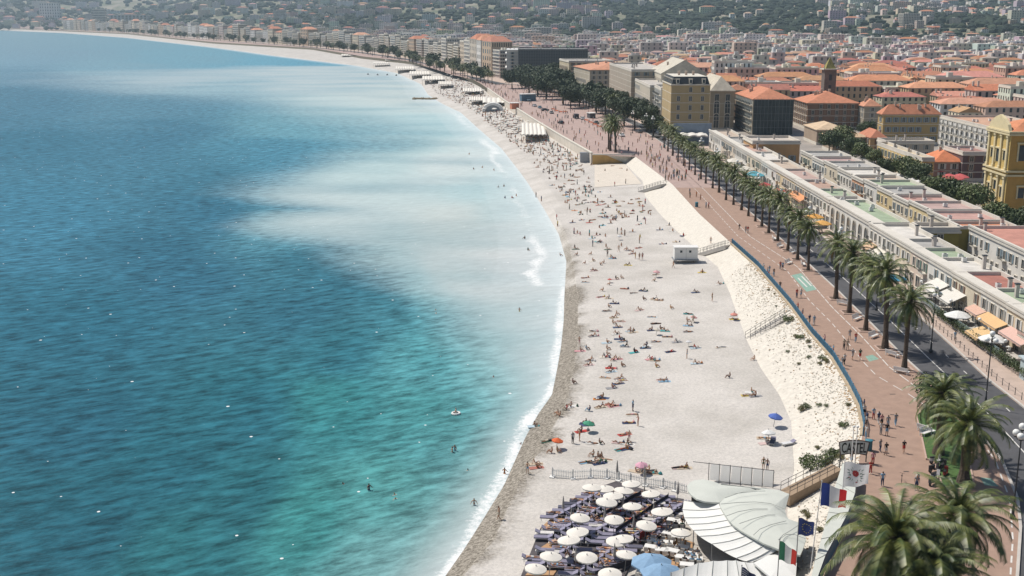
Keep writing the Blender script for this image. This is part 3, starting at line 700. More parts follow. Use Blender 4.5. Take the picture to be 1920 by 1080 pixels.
# --- the sea front blocks one can tell apart (turned with the shore)
def shore_hero(pxn, Yn, Yf, pyr, width, **k):
    z = ZofY(pyr, Yn); a = Vector((XofY(pxn, Yn, z), Yn)); pf = k.pop('pxf'); d = Vector((XofY(pf, Yf, z), Yf))
    u = (d-a).normalized(); r = Vector((u.y, -u.x)); b = a + r*width; c = d + r*width
    return building([tuple(a), tuple(b), tuple(c), tuple(d)], z, **k)
shore_hero(1219,528,585,163,22,pxf=1191, label='white palace front with tall pilasters beside the dark trees', wall=(.50,.45,.36), roof='flat', floors=4, style='shutter', sh='white', step=3.5, faces=(0,3), wbase=None)
shore_hero(1184,592,676,133,20,pxf=1143, label='modern white block with staggered blue grey balconies', wall=(.40,.34,.27), roof='flat', floors=8, style='balcony', sh='blue', step=4.5, faces=(3,0), clutter=6)
shore_hero(1106,690,742,131,34,pxf=1076, label='sandstone apartment palace with orange roofs and bay fronts', wall=(.44,.39,.30), roof='hip', rcol=TILE[2], floors=6, style='shutter', sh='grey', step=3.4, faces=(0,3), rh=3.5, nch=8)
shore_hero(1067,756,795,116,30,pxf=1049, label='cream corner building with deeply shaded dark side wall', wall=(.52,.44,.30), roof='flat', floors=7, style='shutter', sh='brown', step=4, faces=(3,0), clutter=4)
def slab_hotel():
    Y = 880; z = ZofY(94, Y); x0, x1 = XofY(972, Y, z), XofY(1102, Y, z)
    r = building(rect(x0, x1, Y, Y+45), z, name='hotel_building', label='long dark glass slab hotel with grid facade behind the pines', wall=(.07,.08,.085), roof='flat', rcol=(.28,.28,.27), floors=7, style='plain', faces=(), clutter=10, pcol=(.12,.13,.13), cornice=False)
    H = z-6; W = x1-x0
    mb = MB()
    for k in range(29): x = W*k/28; mb.box(x-.12, x+.12, -.35, 0, 0, H)
    for k in range(12): zk = H*k/11; mb.box(0, W, -.45, 0, zk-.12, zk+.12)
    o = mb.build('facade_grid', mat('dark_concrete', (.13,.14,.145), .8), r)
    mb = MB()
    for k in range(9): mb.box(-9-(k%2), 0, 4+k*.01, 40, 2+k*H/9, 2.9+k*H/9)
    mb.build('balcony', M_white, r)
slab_hotel()
hero(950,972,96,884,depth=30,label='pale block of curved white balconies joined to the dark hotel', wall=(.45,.45,.42), roof='flat', floors=9, style='balcony', sh='blue', step=4, faces=(0,), clutter=3)
# long arcaded halls and other landmarks farther back
hero(1420,1548,140,900,depth=16, label='long grey hall with white flat roof left of the clock tower', wall=(.22,.23,.21), roof='flat', rcol=(.62,.60,.56), floors=3, style='plain', step=4.5, faces=(0,), clutter=4, pcol=(.6,.58,.54))
hero(1572,1752,146,860,depth=14, label='long grey arcaded hall right of the clock tower', wall=(.25,.25,.22), roof='flat', rcol=(.60,.58,.54), floors=3, style='plain', step=4.5, faces=(0,), clutter=3, pcol=(.6,.58,.54))
hero(1330,1480,128,1020,depth=14, label='white flat roofed hall far behind the theatre', wall=(.28,.27,.25), roof='flat', rcol=(.64,.62,.58), floors=3, style='plain', step=5, faces=(0,), clutter=3, pcol=(.62,.6,.56))
# clock tower
def clock_tower():
    Y = 548; z = ZofY(131, Y); zt = ZofY(107, Y); x0, x1 = XofY(1547, Y, z), XofY(1569, Y, z); w = x1-x0
    r = empty('clock_tower', (x0, Y, 6), 0, 'square brown stone bell tower with mossy yellow pyramid spire', 'tower')
    mb = MB(); H = z-6; mb.box(0, w, 0, w, 0, H); mb.box(-.4, w+.4, -.4, w+.4, H*.55, H*.55+.4); mb.box(-.9, w+.9, -.9, w+.9, H, H+.5, 1)
    o = mb.build('wall', [mat('brown_stone', (.17,.135,.115), .9, var=.2, vs=.4), M_trim], r)
    for k in range(2):
        mb = MB(); mb.box(w*.38, w*.62, -.08, 0, H*(.62+.2*k)-.5, H*(.62+.2*k)+2.3); mb.build('belfry_opening', M_slate, r)
    mb = MB(); n = 4; mb.v = [(.3,.3,H+.5),(w-.3,.3,H+.5),(w-.3,w-.3,H+.5),(.3,w-.3,H+.5),(w/2,w/2,zt-6)]; mb.f = [(0,1,4),(1,2,4),(2,3,4),(3,0,4)]; mb.m = [0]*4
    mb.build('spire', mat('mossy_tiles', (.28,.25,.08), .9, var=.35, vs=1), r)
    for a, b in ((-.6,-.6),(w+.6,-.6),(-.6,w+.6),(w+.6,w+.6)):
        mb = MB(); mb.lathe([(.25,0),(.2,1),(.05,1.8)], (a,b,H+.5), 8); mb.build('pinnacle', M_trim, r)
    OCC.append((x0-4, x1+4, Y-30, Y+w+2))
clock_tower()
# yellow baroque church
def church():
    Y = 290; zt = ZofY(250, Y); X0 = XofY(1897, Y, zt); d = X0*FPX/(1857-960); Yf = (d-(CAMZ-zt)*ST)/CT; W = 16; D = Yf-Y; H = zt-6
    r = empty('church', (X0, Y, 6), 0, 'yellow baroque church with ochre side and curved gable', 'church')
    ye = mat('yellow_stucco', (.62,.44,.15), .85, var=.10, vs=.5); oc = mat('shaded_ochre_stucco', (.50,.29,.075), .85, var=.12, vs=.4); cr = mat('cream_stone', (.66,.56,.34), .85, var=.08, vs=1)  # darker ochre has the shade of the unlit side put into it
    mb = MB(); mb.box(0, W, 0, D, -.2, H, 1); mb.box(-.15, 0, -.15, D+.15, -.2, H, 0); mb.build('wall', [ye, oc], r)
    for zc in (H*.47, H*.52, H-.6, H): mb = MB(); mb.box(-.85, W, -.7, D+.7, zc, zc+.45); mb.build('cornice', cr, r)
    for k in range(4):
        y = D*(.04+.29*k)
        for lo, hi in ((0,H*.46),(H*.55,H-.65)):
            mb = MB(); mb.box(-.55,-.15,y,y+.9,lo,hi-.6,0); mb.box(-.7,-.15,y-.15,y+1.05,hi-.6,hi,0); mb.box(-.7,-.15,y-.15,y+1.05,lo,lo+.5,0); mb.build('pilaster', cr, r)
    for y, z, w, h in ((D*.42,.2,2.2,4.2),(D*.42,H*.27,1.6,2.2),(D*.42,H*.62,1.8,3.2),(D*.14,H*.2,1.2,2.4),(D*.72,H*.2,1.2,2.4),(D*.14,H*.66,1.2,2.2),(D*.72,H*.66,1.2,2.2)):
        mb = MB(); mb.box(-.22,-.15,y,y+w,z,z+h,1); mb.box(-.4,-.15,y-.3,y,z-.2,z+h+.2,0); mb.box(-.4,-.15,y+w,y+w+.3,z-.2,z+h+.2,0); mb.box(-.55,-.15,y-.4,y+w+.4,z+h+.2,z+h+.6,0)
        mb.build('window', [cr, M_glass], r)
    for x, z, w, h in ((2.2,H*.66,2.2,4.0),(7,H*.66,2.2,4.0),(3,H*.2,1.6,2.6),(9,H*.25,1.6,2.6)):
        mb = MB(); mb.box(x,x+w,-.06,0,z,z+h,1); mb.box(x-.35,x,-.3,0,z-.2,z+h+.3,0); mb.box(x+w,x+w+.35,-.3,0,z-.2,z+h+.3,0); mb.box(x-.5,x+w+.5,-.4,0,z+h+.3,z+h+.7,0)
        mb.build('window', [cr, M_glass], r)
    mb = MB(); pts = [(D*t, H+.45 + h) for t, h in ((.02,0),(.98,0),(.9,1.6),(.7,3.0),(.5,3.8),(.3,3.0),(.1,1.6))]
    n0 = 0; mb.v = [(-.6,a,b) for a, b in pts] + [(.2,a,b) for a, b in pts]; k = len(pts)
    mb.f = [tuple(reversed(range(k))), tuple(range(k, 2*k))] + [(i, (i+1)%k, k+(i+1)%k, k+i) for i in range(k)]; mb.m = [0]*len(mb.f); mb.build('gable', cr, r)
    hip_roof([(0.3,0),(W,0),(W,D),(0.3,D)], H+.46, 3.0, .3, (.55,.22,.11), r, random.Random(2), 0)
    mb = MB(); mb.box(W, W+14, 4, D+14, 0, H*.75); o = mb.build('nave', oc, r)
    OCC.append((X0-2, X0+34, Y-2, Yf+18))
church()

# --- the two long rows of low flat roofed houses behind the palms
RED = (.36,.15,.115); GRN = (.30,.37,.25); PALE = (.60,.57,.52); BRWN = (.40,.27,.21); GREY = (.36,.35,.33); TAN = (.47,.38,.30)
def low_house(x0, x1, y0, y1, zt, wallc, deck, label, arches=False, front=2.4, doors=True, group='flat roofed houses in the long white rows', sty='shutter', sh='blue'):
    r = empty('terrace_house', (x0, y0, 6), 0, label, 'house', group)
    W, D, H = x1-x0, y1-y0-.02, zt-6
    mb = MB(); mb.prism(rect(0, W, 0, D), -.2, H-.6, 0); w = mb.build('wall', M_wall, r); w.color = (*wallc, 1)
    rd = MB(); rd.box(front, W-.3, .3, D-.3, H-.6, H-.5); o = rd.build('roof', M_roofdeck, r); o.color = (*deck, 1)
    mb = MB(); mb.box(-.25, front, 0, D, H-.62, H); mb.box(-.35, 0.15, 0.003, D-.003, H, H+.35); mb.box(W-.3, W, 0, D, H-.6, H+.25); mb.box(front, W-.3, 0, .3, H-.6, H+.12); mb.box(front, W-.3, D-.3, D, H-.6, H+.1)
    o2 = mb.build('parapet', M_wall, r); o2.color = (.60,.565,.50,1)
    rnd = random.Random(int(y0*3+x0))
    for k in range(rnd.randint(1, 3)):
        x, y = rnd.uniform(front+.8, W-1.2), rnd.uniform(1.2, max(1.3, D-1.2))
        if rnd.random() < .6: ac_unit(o, x, y, H-.5, rnd.choice([0, 1.57]))
        else:
            c = MB(); hh = rnd.uniform(1.3,2.4); c.box(-.28,.28,-.28,.28,0,hh,0); c.box(-.4,.4,-.4,.4,hh,hh+.15,1); q = c.build('chimney', [M_wall, M_dark], o); q.location = (x,y,H-.5); q.color = (.55,.5,.45,1)
    n = 0
    if arches:
        n = int(D/3.9)
        for k in range(n): inst('window', wmesh('arch', 'blue'), r, (0, D - (k+.5)*D/n, .25), R(-90), (1.35,1,1.22))
    else:
        n = max(1, int(D/2.6))
        for k in range(n):
            jx = rnd.uniform(-.25,.25); st1 = rnd.choice([sty, sty, 'plain', 'balcony'])
            if rnd.random() < .88: inst('window', wmesh(st1, sh), r, (0, D - (k+.5)*D/n + jx, H*.57), R(-90), (rnd.choice([.7,.85,1.0]),1,.85))
            if rnd.random() < .8: inst('window', wmesh('plain', sh), r, (0, D - (k+.5)*D/n - jx, .3), R(-90), (rnd.choice([.9,1.4,1.7]),1,rnd.choice([1.1,1.3])))
    return r
SHK = ['blue','green','white','grey','brown']
segs = [(132,150,WHI,PALE,'flat roofed house with pale roof at the near right end'), (150,160,WHI,(.50,.24,.13),'flat roofed house with orange and pale roof beside the grey awnings'),(160,169,(.60,.50,.36),TAN,'flat roofed house with sandy roof and tall chimneys'),
        (169,179,WHI,GRN,'flat roofed house with green roof and orange end wall'), (179,191.3,CREAM,RED,'flat roofed house with brick red roof'), (191.3,203,WHI,PALE,'flat roofed house with bare white roof beside red one'),
        (203,212,(.56,.46,.38),GRN,'small dark green roofed house with air conditioners'), (212,221,CREAM,GREY,'flat roofed house with grey roof and round vent'),(221,238,WHI,PALE,'flat roofed house with pale roof at the arcade end')]
for i, (a, b, wc, dc, lb_) in enumerate(segs): low_house(76, 84.4, a, b, 12.9 + .05*(i%2), wc, dc, lb_, sh=SHK[i%5])
low_house(76, 84.4, 238, 268.5, 13.1, WHI, GRN, 'long arcaded hall with seven arches and wide green roof', True, 3.2, group=None)
for i, (a, b, wc, dc, lb_) in enumerate([(268.5,275,WHI,PALE,'narrow white roofed house next to the arcade'),(275,287.5,WHI,GRN,'flat roofed house with small bright green roof'),(287.5,304,CREAM,BRWN,'flat roofed house with brown roof behind orange awning'),
        (304,326,(.58,.47,.30),(.42,.30,.26),'flat roofed house with dusty pink roof and clutter'),(326,346,WHI,TAN,'flat roofed house with sandy roof near the teal parasol'),(346,368,CREAM,PALE,'long pale roofed house in the middle of the row'),
        (368,388,WHI,(.44,.30,.25),'pinkish brown roofed house toward the far end'),(388,414,(.58,.50,.40),GREY,'grey roofed house toward the far end'),(414,440,WHI,TAN,'farthest house of the seaward white row')]): low_house(76, 84.4, a, b, 12.9+.06*(i%2), wc, dc, lb_, sh=SHK[(i*2+1)%5])
row2 = [(232,238,(.27,.23,.07),(.50,.22,.13),'orange roofed house at the near end of the inner row'),(238,250,CREAM,(.46,.28,.24),'cream house of the inner row with pink roof terrace'),(250,262,(.62,.50,.28),(.42,.30,.27),'pale yellow house of the inner row with brown roof'),
        (262,274,CREAM,(.44,.26,.22),'cream house of the inner row with reddish roof'),(274,286,(.60,.48,.27),GREY,'yellow house of the inner row with grey roof'),(286,297,WHI,GRN,'white house of the inner row with green roof'),
        (297,308,(.52,.28,.16),TAN,'terracotta coloured house of the inner row'),(308,322,WHI,PALE,'white house of the inner row with pale roof'),(322,336,CREAM,GREY,'cream house of the inner row with grey clutter'),
        (336,350,WHI,(.40,.28,.26),'white house of the inner row with brown roof'),(350,364,CREAM,GREY,'last cream house of the inner row')]
for i, (a, b, wc, dc, lb_) in enumerate(row2): low_house(92.5, 104.6, a, b, 13.4+.25*(i%3), wc, dc, lb_, sty='shutter', sh=('blue','green','white')[i%3], front=1.0, group='painted houses in the inner flat roofed row')
low_house(94.5, 108, 176, 204, 13.0, WHI, PALE, 'white walled house with shutters at the right edge', group=None, front=1.0)
low_house(94.5, 108, 204, 231.5, 13.6, WHI, (.46,.22,.17), 'white building with tall arch end and red roof', group=None, front=1.0)
building(rect(84.6, 92.3, 231, 237), 12.6, label='olive walled courtyard house between the two rows', wall=(.27,.23,.06), roof='flat', rcol=(.5,.46,.4), floors=2, style='plain', faces=(0,), clutter=1, name='courtyard_house')
OCC.append((74, 112, 90, 445)); OCC.append((104, 134, 90, 430))

# ------------------------------------------------------------------ repeated city blocks
def block_meshes(w, d, h, kind, seed):
    rnd = random.Random(seed); mb = MB(); q = rect(-w/2, w/2, -d/2, d/2); mb.prism(q, -1, h, 0)
    fl = max(2, int(h/3.1)); fh = h/fl
    for i in range(4):
        p, s = q[i], q[(i+1)%4]; D = Vector((s[0]-p[0], s[1]-p[1])); L = D.length; u = D/L; nx, ny = u.y, -u.x; n = max(2, int(L/3.1))
        for f in range(fl):
            if kind == 'balcony' and i in (0, 3):
                z = f*fh; c = ((p[0]+s[0])/2 + nx*.5, (p[1]+s[1])/2 + ny*.5)
                if f: mb.obox(c, (u.x,u.y), L/2-.6, .55, z-.1, z+.12, 2); mb.obox((c[0]+nx*.5, c[1]+ny*.5), (u.x,u.y), L/2-.6, .04, z+.12, z+.95, 2)
            for k in range(n):
                t = (k+.5)/n*(L-.8)+.4; c = (p[0]+u.x*t+nx*.03, p[1]+u.y*t+ny*.03); ww = .55 if kind != 'balcony' else .9
                mb.obox(c, (u.x,u.y), ww, .04, f*fh+fh*.28, f*fh+fh*.86, 1)
    mb.prism(off_poly(q, .2), h-.3, h-.02, 2)
    wall = mb.mesh('wall', [M_wall, M_glass, M_trim])
    mb = MB()
    if kind in ('hip', 'gable'):
        e = off_poly(q, .4); a, b, c, dd = [Vector((*p, h)) for p in e]; rh = min(w, d)*.2
        if w >= d: m0, m1 = (a+dd)/2, (b+c)/2; 
        else: a, b, c, dd = b, c, dd, a; m0, m1 = (a+dd)/2, (b+c)/2
        k = 0 if kind == 'gable' else .5*min(w,d)/max(w,d)*.98
        r0 = m0+(m1-m0)*k+Vector((0,0,rh)); r1 = m1-(m1-m0)*k+Vector((0,0,rh)); T = lambda *p: [tuple(x) for x in p]
        mb.quad(*T(a,b,r1,r0)); mb.quad(*T(c,dd,r0,r1)); mb.tri(*T(b,c,r1)); mb.tri(*T(dd,a,r0)); mb.quad(*T(dd,c,b,a))
        for k in range(rnd.randint(2,4)):
            t = rnd.random(); pp = r0.lerp(r1, t); x, y = pp.x+rnd.uniform(-1,1)*w*.2, pp.y+rnd.uniform(-1,1)*d*.2; s = rnd.uniform(.3,.5)
            mb.box(x-s, x+s, y-s*.6, y+s*.6, h, h+rh+rnd.uniform(.4,1.3), 1)
        roof = mb.mesh('roof', [M_tile, M_trim])
    else:
        mb.prism([(x*.985, y*.985) for x, y in q], h, h+.15, 0)
        for i in range(4):
            a, b = q[i], q[(i+1)%4]; D = Vector((b[0]-a[0], b[1]-a[1])); L = D.length; u = D/L; mb.obox(((a[0]+b[0])/2-u.y*.18, (a[1]+b[1])/2+u.x*.18), (u.x,u.y), L/2-.01*i, .18, h-.02, h+.8+.01*i, 1)
        for k in range(rnd.randint(2,4)):
            x, y = rnd.uniform(-.3,.3)*w, rnd.uniform(-.3,.3)*d; a, b = rnd.uniform(.8,2.6), rnd.uniform(.8,2.2); mb.box(x-a, x+a, y-b, y+b, h+.15, h+rnd.uniform(1.2,2.8), 1)
        roof = mb.mesh('roof', [M_roofdeck, M_trim])
    return wall, roof
FARW = [(.62,.57,.50),(.66,.64,.61),(.60,.51,.46),(.56,.49,.44),(.50,.47,.45)]
BV = {}
for kd, dims in dict(hip=[(14,12,14),(22,12,16),(11,15,13),(30,13,17)], gable=[(12,16,14),(20,12,15),(10,12,12)], flat=[(18,15,17),(26,16,20),(14,14,15)], balcony=[(24,16,21),(34,17,26),(20,15,18)]).items():
    BV[kd] = [(dm, block_meshes(*dm, kd, hash_ + 1)) for hash_, dm in enumerate(dims)]
WALLS = [('cream', (.60,.53,.41)), ('white', (.66,.64,.60)), ('pale pink', (.56,.46,.41)), ('ochre', (.50,.38,.27)), ('beige', (.52,.46,.38)), ('grey', (.46,.45,.43)), ('yellow', (.56,.47,.36))]
ROOFW = {'hip': 'hipped tile roof', 'gable': 'gabled tile roof', 'flat': 'flat parapet roof', 'balcony': 'flat roof and long balconies'}
def place_block(kd, i, x, y, z, rz, wn, wc, rc, label, group, sc=1.0, name='apartment_building'):
    (dm, (wm, rm)) = BV[kd][i]
    r = inst(name, wm, None, (x, y, z), rz, sc, wc); tag(r, label, 'building', group)
    o = inst('roof', rm, r, (0,0,0), 0, None, rc); return r
def free(x, y, m=9):
    for a, b, c, d in OCC:
        if a-m < x < b+m and c-m < y < d+m: return False
    return True
def near_name(px, py):
    L = [('the bell tower',1558,150),('the theatre',1280,130),('the brown palace',1560,215),('the yellow building',1705,230),('the yellow church',1885,280),('the netted block',1450,210),('the dark glass hotel',1040,110),('the sandstone palace',1120,150),('the green clad hill',1250,40)]
    b = min(L, key=lambda q: (q[1]-px)**2 + ((q[2]-py)*2.5)**2)
    dx, dy = px-b[1], py-b[2]
    w = 'beside' if abs(dx)+abs(dy)*2 < 70 else (('right of' if dx > 0 else 'left of') if abs(dx) > abs(dy)*3 else ('behind' if dy < 0 else 'in front of'))
    return w + ' ' + b[0]
rnd = random.Random(21); cand = []
y = 392.0
while y < 1900:
    k = (1 if y < 820 else .72) + max(0, y-820)/1500.; x = LB(y) + 34 + rnd.uniform(0, 6) if y > 470 else 112; xe = XofY(1990, y); dy = rnd.uniform(13,16)*k + (4 if rnd.random() < .5 else 0)
    while x < xe:
        old = (y < 800 or (y < 1080 and x > 60))
        r_ = rnd.random(); kd = ('hip' if r_ < .5 else 'gable' if r_ < .86 else 'flat') if old else ('balcony' if r_ < .12 else 'flat' if r_ < .5 else 'hip')
        i = rnd.randrange(len(BV[kd])); w = BV[kd][i][0][0]; 
        sc = rnd.uniform(.85,1.08)*(1 if y < 760 else rnd.uniform(.45,.85)*min(1.3, k))
        hs = rnd.uniform(.82,1.12)*(1.0 if old else .86)
        xx = x + w*sc/2; yy = y + rnd.uniform(-3,3)
        if hill(xx, yy) < 6 and free(xx, yy) and yy - BV[kd][i][0][1]/2*sc > (532 if proj(xx, yy, 15)[0] < 1775 else 455): cand.append((xx, yy, kd, i, sc, hs, old, 5.9 + hill(xx, yy)))
        x += w*sc + (rnd.choice([.5,.5,6]) if old else rnd.choice([1,3,9]))*k**.5
        if rnd.random() < .05: x += 14
    y += dy
# farther west, between the bay and the hills
for j in range(520):
    yy = rnd.uniform(1500, 4300); px = rnd.uniform(-40, 1000); xx = XofY(px, yy)
    if xx > LB(yy) + 35 and hill(xx, yy) < 20: cand.append((xx, yy, rnd.choice(['flat','balcony','hip','flat']), 0, 1.25, rnd.uniform(.8,1.2), False, 5.9+hill(xx,yy)))
cand.sort(key=lambda c: c[1])
stuffb = []
for n, (xx, yy, kd, i, sc, hs, old, z) in enumerate(cand):
    if n < 185 and kd:
        wn, wc = rnd.choice(WALLS[:5] if old else WALLS[:3]); rc = rnd.choice(TILE) if kd in ('hip','gable') else rnd.choice([(.5,.47,.43),(.58,.55,.5),(.42,.38,.34)])
        rc = tuple(c*rnd.uniform(.85,1.12) for c in rc); wc = tuple(c*rnd.uniform(.85,1.1) for c in wc)
        px, py = proj(xx, yy, 20)
        sz = ('small','mid sized','long')[0 if BV[kd][i][0][0] < 13 else 2 if BV[kd][i][0][0] > 21 else 1]
        o = place_block(kd, i, xx, yy, z, rnd.uniform(-.05,.05) + (rnd.choice([0,0,1.5708]) if sc and BV[kd][i][0][0] < 16 else 0), wn, wc, rc, f'{sz} {wn} house with {ROOFW[kd]} {near_name(px,py)}', 'old town houses under tiled roofs' if old else 'city blocks behind the old town', (sc, sc, hs))
    else: stuffb.append((xx, yy, kd, i, sc, hs, z))
# sea front blocks round the bay
yy = 935.0; cn = 0
ROOFPX = [(-60,31),(0,34),(300,46),(500,56),(700,69),(800,80),(900,84),(960,90)]
while yy < 4350:
    a = Vector((LB(yy), yy)); t = (Vector((LB(yy+20), yy+20)) - a).normalized(); w = rnd.uniform(20,34)*(1 + (yy-900)/5000)
    c = a + t*w/2 + Vector((t.y, -t.x))*10
    px, py = proj(c.x, c.y, 25); zr = ZofY(interp(ROOFPX, px), c.y); H = max(16, min(42, (zr-6)*rnd.uniform(.85,1.3)))
    kd = rnd.choice(['balcony','balcony','flat','hip']); i = 1 if kd != 'hip' else 3; dm = BV[kd][i][0]; wn, wc = rnd.choice(WALLS[:2]*4 + WALLS)
    rz = math.atan2(t.y, t.x) ; rz = rz - R(90)
    # mesh faces 0 (-y) and 3 (-x) carry balconies: -x side turned to the sea
    (dm, (wm, rm)) = BV[kd][i]
    r = inst('seafront_building', wm, None, (c.x, c.y, 6), rz, (18/dm[0]*1.0, w/dm[1]*.97, H/dm[2]), wc); tag(r, f'{wn} seafront block with {ROOFW[kd]} number', 'building', 'seafront blocks round the bay')
    place = 'above the dark trees near the hotel' if px > 860 else 'midway along the bay' if px > 600 else 'round the far bend of the bay' if px > 300 else 'at the far left of the bay'
    r['label'] = f'{wn} seafront block with {ROOFW[kd]} {place}'
    inst('roof', rm, r, (0,0,0), 0, None, rnd.choice(TILE) if kd == 'hip' else (.55,.52,.48)); cn += 1
    yy += (w + rnd.choice([1,1,4,10]))*max(.25, abs(t.y))
# houses and apartment slabs on the hills
BIG = [(1538,1590,22,42,3000),(1505,1557,42,60,2700),(1500,1530,62,78,2300),(1541,1572,60,76,2300),(1607,1625,33,52,2700),(1082,1130,46,62,2400),(1146,1168,60,76,2200),(1146,1200,46,66,2450),(1210,1262,62,82,2150),(1262,1302,52,78,2400),(1345,1400,50,66,2600),(1722,1755,66,84,2000),(1785,1825,80,98,1700),(1882,1925,17,32,2800),(1640,1672,38,52,2700),(1766,1790,24,38,2700),(512,535,20,38,3300),(172,196,18,38,3900),(72,110,6,20,4600),(205,276,29,44,3700),(1852,1905,93,112,1500),(1420,1500,78,90,1780)]
for n, (a, b, t, bt, Y) in enumerate(BIG):
    z0 = ZofY(bt, Y)-6; z1 = ZofY(t, Y); x0, x1 = XofY(a, Y, z1), XofY(b, Y, z1); kd = 'balcony' if n % 3 else 'flat'; (dm, (wm, rm)) = BV[kd][1]
    z0 = min(z0, 5.8+hill((x0+x1)/2, Y))
    r = inst('hillside_block', wm, None, ((x0+x1)/2, Y+9, z0), 0, ((x1-x0)/dm[0], 1.0, (z1-z0)/dm[2]), rnd.choice([WALLS[1][1], FARW[0], FARW[2], (.44,.45,.47)]))
    tag(r, f'{["wide pale","tall grey","stepped white","long cream"][n%4]} apartment slab on the wooded hill {near_name((a+b)/2, t)}', 'building', 'apartment slabs on the wooded hills')
    inst('roof', rm, r, (0,0,0), 0, None, (.5,.48,.44))
vill = []
while len(vill) < 1150:
    px = rnd.uniform(0, 1960); Y = 1450*(5200/1450.)**rnd.random(); X = XofY(px, Y); h = hill(X, Y)
    if h < 3: continue
    if 1120 < px < 1560 and h > 25 and rnd.random() < .9: continue
    if mn.noise(Vector((X*.006, Y*.004, 8))) > .22 and rnd.random() < .7: continue
    vill.append((Y, X, h, px))
vill.sort()
for n, (Y, X, h, px) in enumerate(vill):
    kd = rnd.choice(['hip','hip','gable','flat','balcony']); i = rnd.randrange(len(BV[kd])); s = rnd.uniform(.45,.95)
    if n < 70:
        (dm, (wm, rm)) = BV[kd][i]; wn, wc = rnd.choice(WALLS[:5]); pp = proj(X, Y, 6+h)
        r = inst('villa', wm, None, (X, Y, 6+h), rnd.uniform(-.5,.5), (s, s, s*.85), wc); tag(r, f'{wn} villa with {ROOFW[kd]} among hillside trees {near_name(*pp)}', 'villa', 'villas among the hillside trees')
        inst('roof', rm, r, (0,0,0), 0, None, rnd.choice(TILE) if kd in ('hip','gable') else (.58,.55,.5))
    else: stuffb.append((X, Y, kd, i, s*(1+(Y-1500)/4000), .85*s*(1+(Y-1500)/5000), 6+h))
# the rest of the city, merged
mb = MB(); cv = []
def addm(c):
    cv.extend([c]*(len(mb.v)-len(cv)))
for (xx, yy, kd, i, sc, hs, z) in stuffb:
    w, d, h = BV[kd][i][0]; w *= sc/2; d *= sc/2; h *= hs; wc = rnd.choice(FARW); wc = tuple(c*rnd.uniform(.85,1.12) for c in wc)
    mb.prism([(xx-w,yy-d),(xx+w,yy-d),(xx+w,yy+d),(xx-w,yy+d)], z-2, z+h); addm(wc)
    fl = max(2, int(h/3.3)); n = max(2, int(w*2/4.2))
    for f in range(fl):
        za = z + h*(f+.25)/fl; zb = z + h*(f+.8)/fl
        for k in range(n):
            x = xx-w + (k+.5)/n*2*w; mb.quad((x-.7,yy-d-.08,za),(x+.7,yy-d-.08,za),(x+.7,yy-d-.08,zb),(x-.7,yy-d-.08,zb))
    addm((.13,.14,.145))
    if kd in ('hip','gable') and (yy < 1500 or rnd.random() < .7):
        rc = tuple(c*rnd.uniform(.8,1.1) for c in rnd.choice(TILE + [(.5,.34,.27)]*2)); rh = min(w,d)*.4
        a, b, c, e, r0, r1 = (xx-w,yy-d,z+h+.02),(xx+w,yy-d,z+h+.02),(xx+w,yy+d,z+h+.02),(xx-w,yy+d,z+h+.02),(xx-w*.4,yy,z+h+rh),(xx+w*.4,yy,z+h+rh)
        mb.quad(a,b,r1,r0); mb.quad(c,e,r0,r1); mb.tri(b,c,r1); mb.tri(e,a,r0); addm(rc)
    else:
        mb.box(xx-w*.9, xx+w*.9, yy-d*.9, yy+d*.9, z+h, z+h+.3, 0, False); addm(rnd.choice([(.62,.58,.53),(.50,.46,.42),(.66,.63,.6),(.55,.38,.30)]))
        for k in range(2):
            x, y = xx+rnd.uniform(-.5,.5)*w, yy+rnd.uniform(-.5,.5)*d; mb.box(x-1.5,x+1.5,y-1.5,y+1.5,z+h+.3,z+h+rnd.uniform(1.5,3),0,False)
        addm((.66,.63,.58))
mb.attr['paint'] = cv
o = mb.build('distant_rooftops', mat('distant_paint', rough=.9, attr='paint', var=.1, vs=.2)); tag(o, 'dense mass of distant pale and orange rooftops', 'rooftops', kind='stuff')
# ------------------------------------------------------------------ palms and trees
M_palm = mat('palm_leaf', (.042,.07,.018), .45, col2=(.16,.175,.042), vs=.9, detail=3)
M_palmd = mat('dry_palm_leaf', (.34,.23,.09), .8, var=.25, vs=2)
M_trunk = mat('palm_trunk', (.10,.075,.055), .95, var=.35, vs=5, bump=.8, bs=7)
M_bark = mat('bark', (.09,.07,.055), .95, var=.3, vs=4)
def frond(mb, az, el, L, droop, rnd, nl, wl, m=0, base=(0,0,0)):
    wl = L/nl*.46
    ca, sa = math.cos(az), math.sin(az); p = Vector(base); e = el; n = 9; pts = [p.copy()]; st = L/n
    for i in range(n):
        p = p + Vector((ca*math.cos(e), sa*math.cos(e), math.sin(e)))*st; e -= droop*(.4 + 1.3*i/n); pts.append(p.copy())
    side = Vector((-sa, ca, 0))
    for i in range(n):      # midrib
        a, b = pts[i], pts[i+1]; w = .07*(1-i/n)+.02
        mb.quad(tuple(a-side*w), tuple(a+side*w), tuple(b+side*w*.8), tuple(b-side*w*.8), m)
    for k in range(nl):
        t = .10 + .9*k/(nl-1); q = t*n; i = min(n-1, int(q)); a = pts[i].lerp(pts[i+1], q-i); d = (pts[i+1]-pts[i]).normalized()
        ll = L*.17*(1 - abs(t-.45)*1.25)**.6 if abs(t-.45) < .79 else .05
        up = side.cross(d)
        for s in (-1, 1):
            tip = a + (side*s*.86 + d*.55 + up*(.35 - .12*rnd.random())).normalized()*ll*rnd.uniform(.85,1.1) - Vector((0,0,ll*.12))
            mb.tri(tuple(a-d*wl), tuple(a+d*wl), tuple(tip), m)
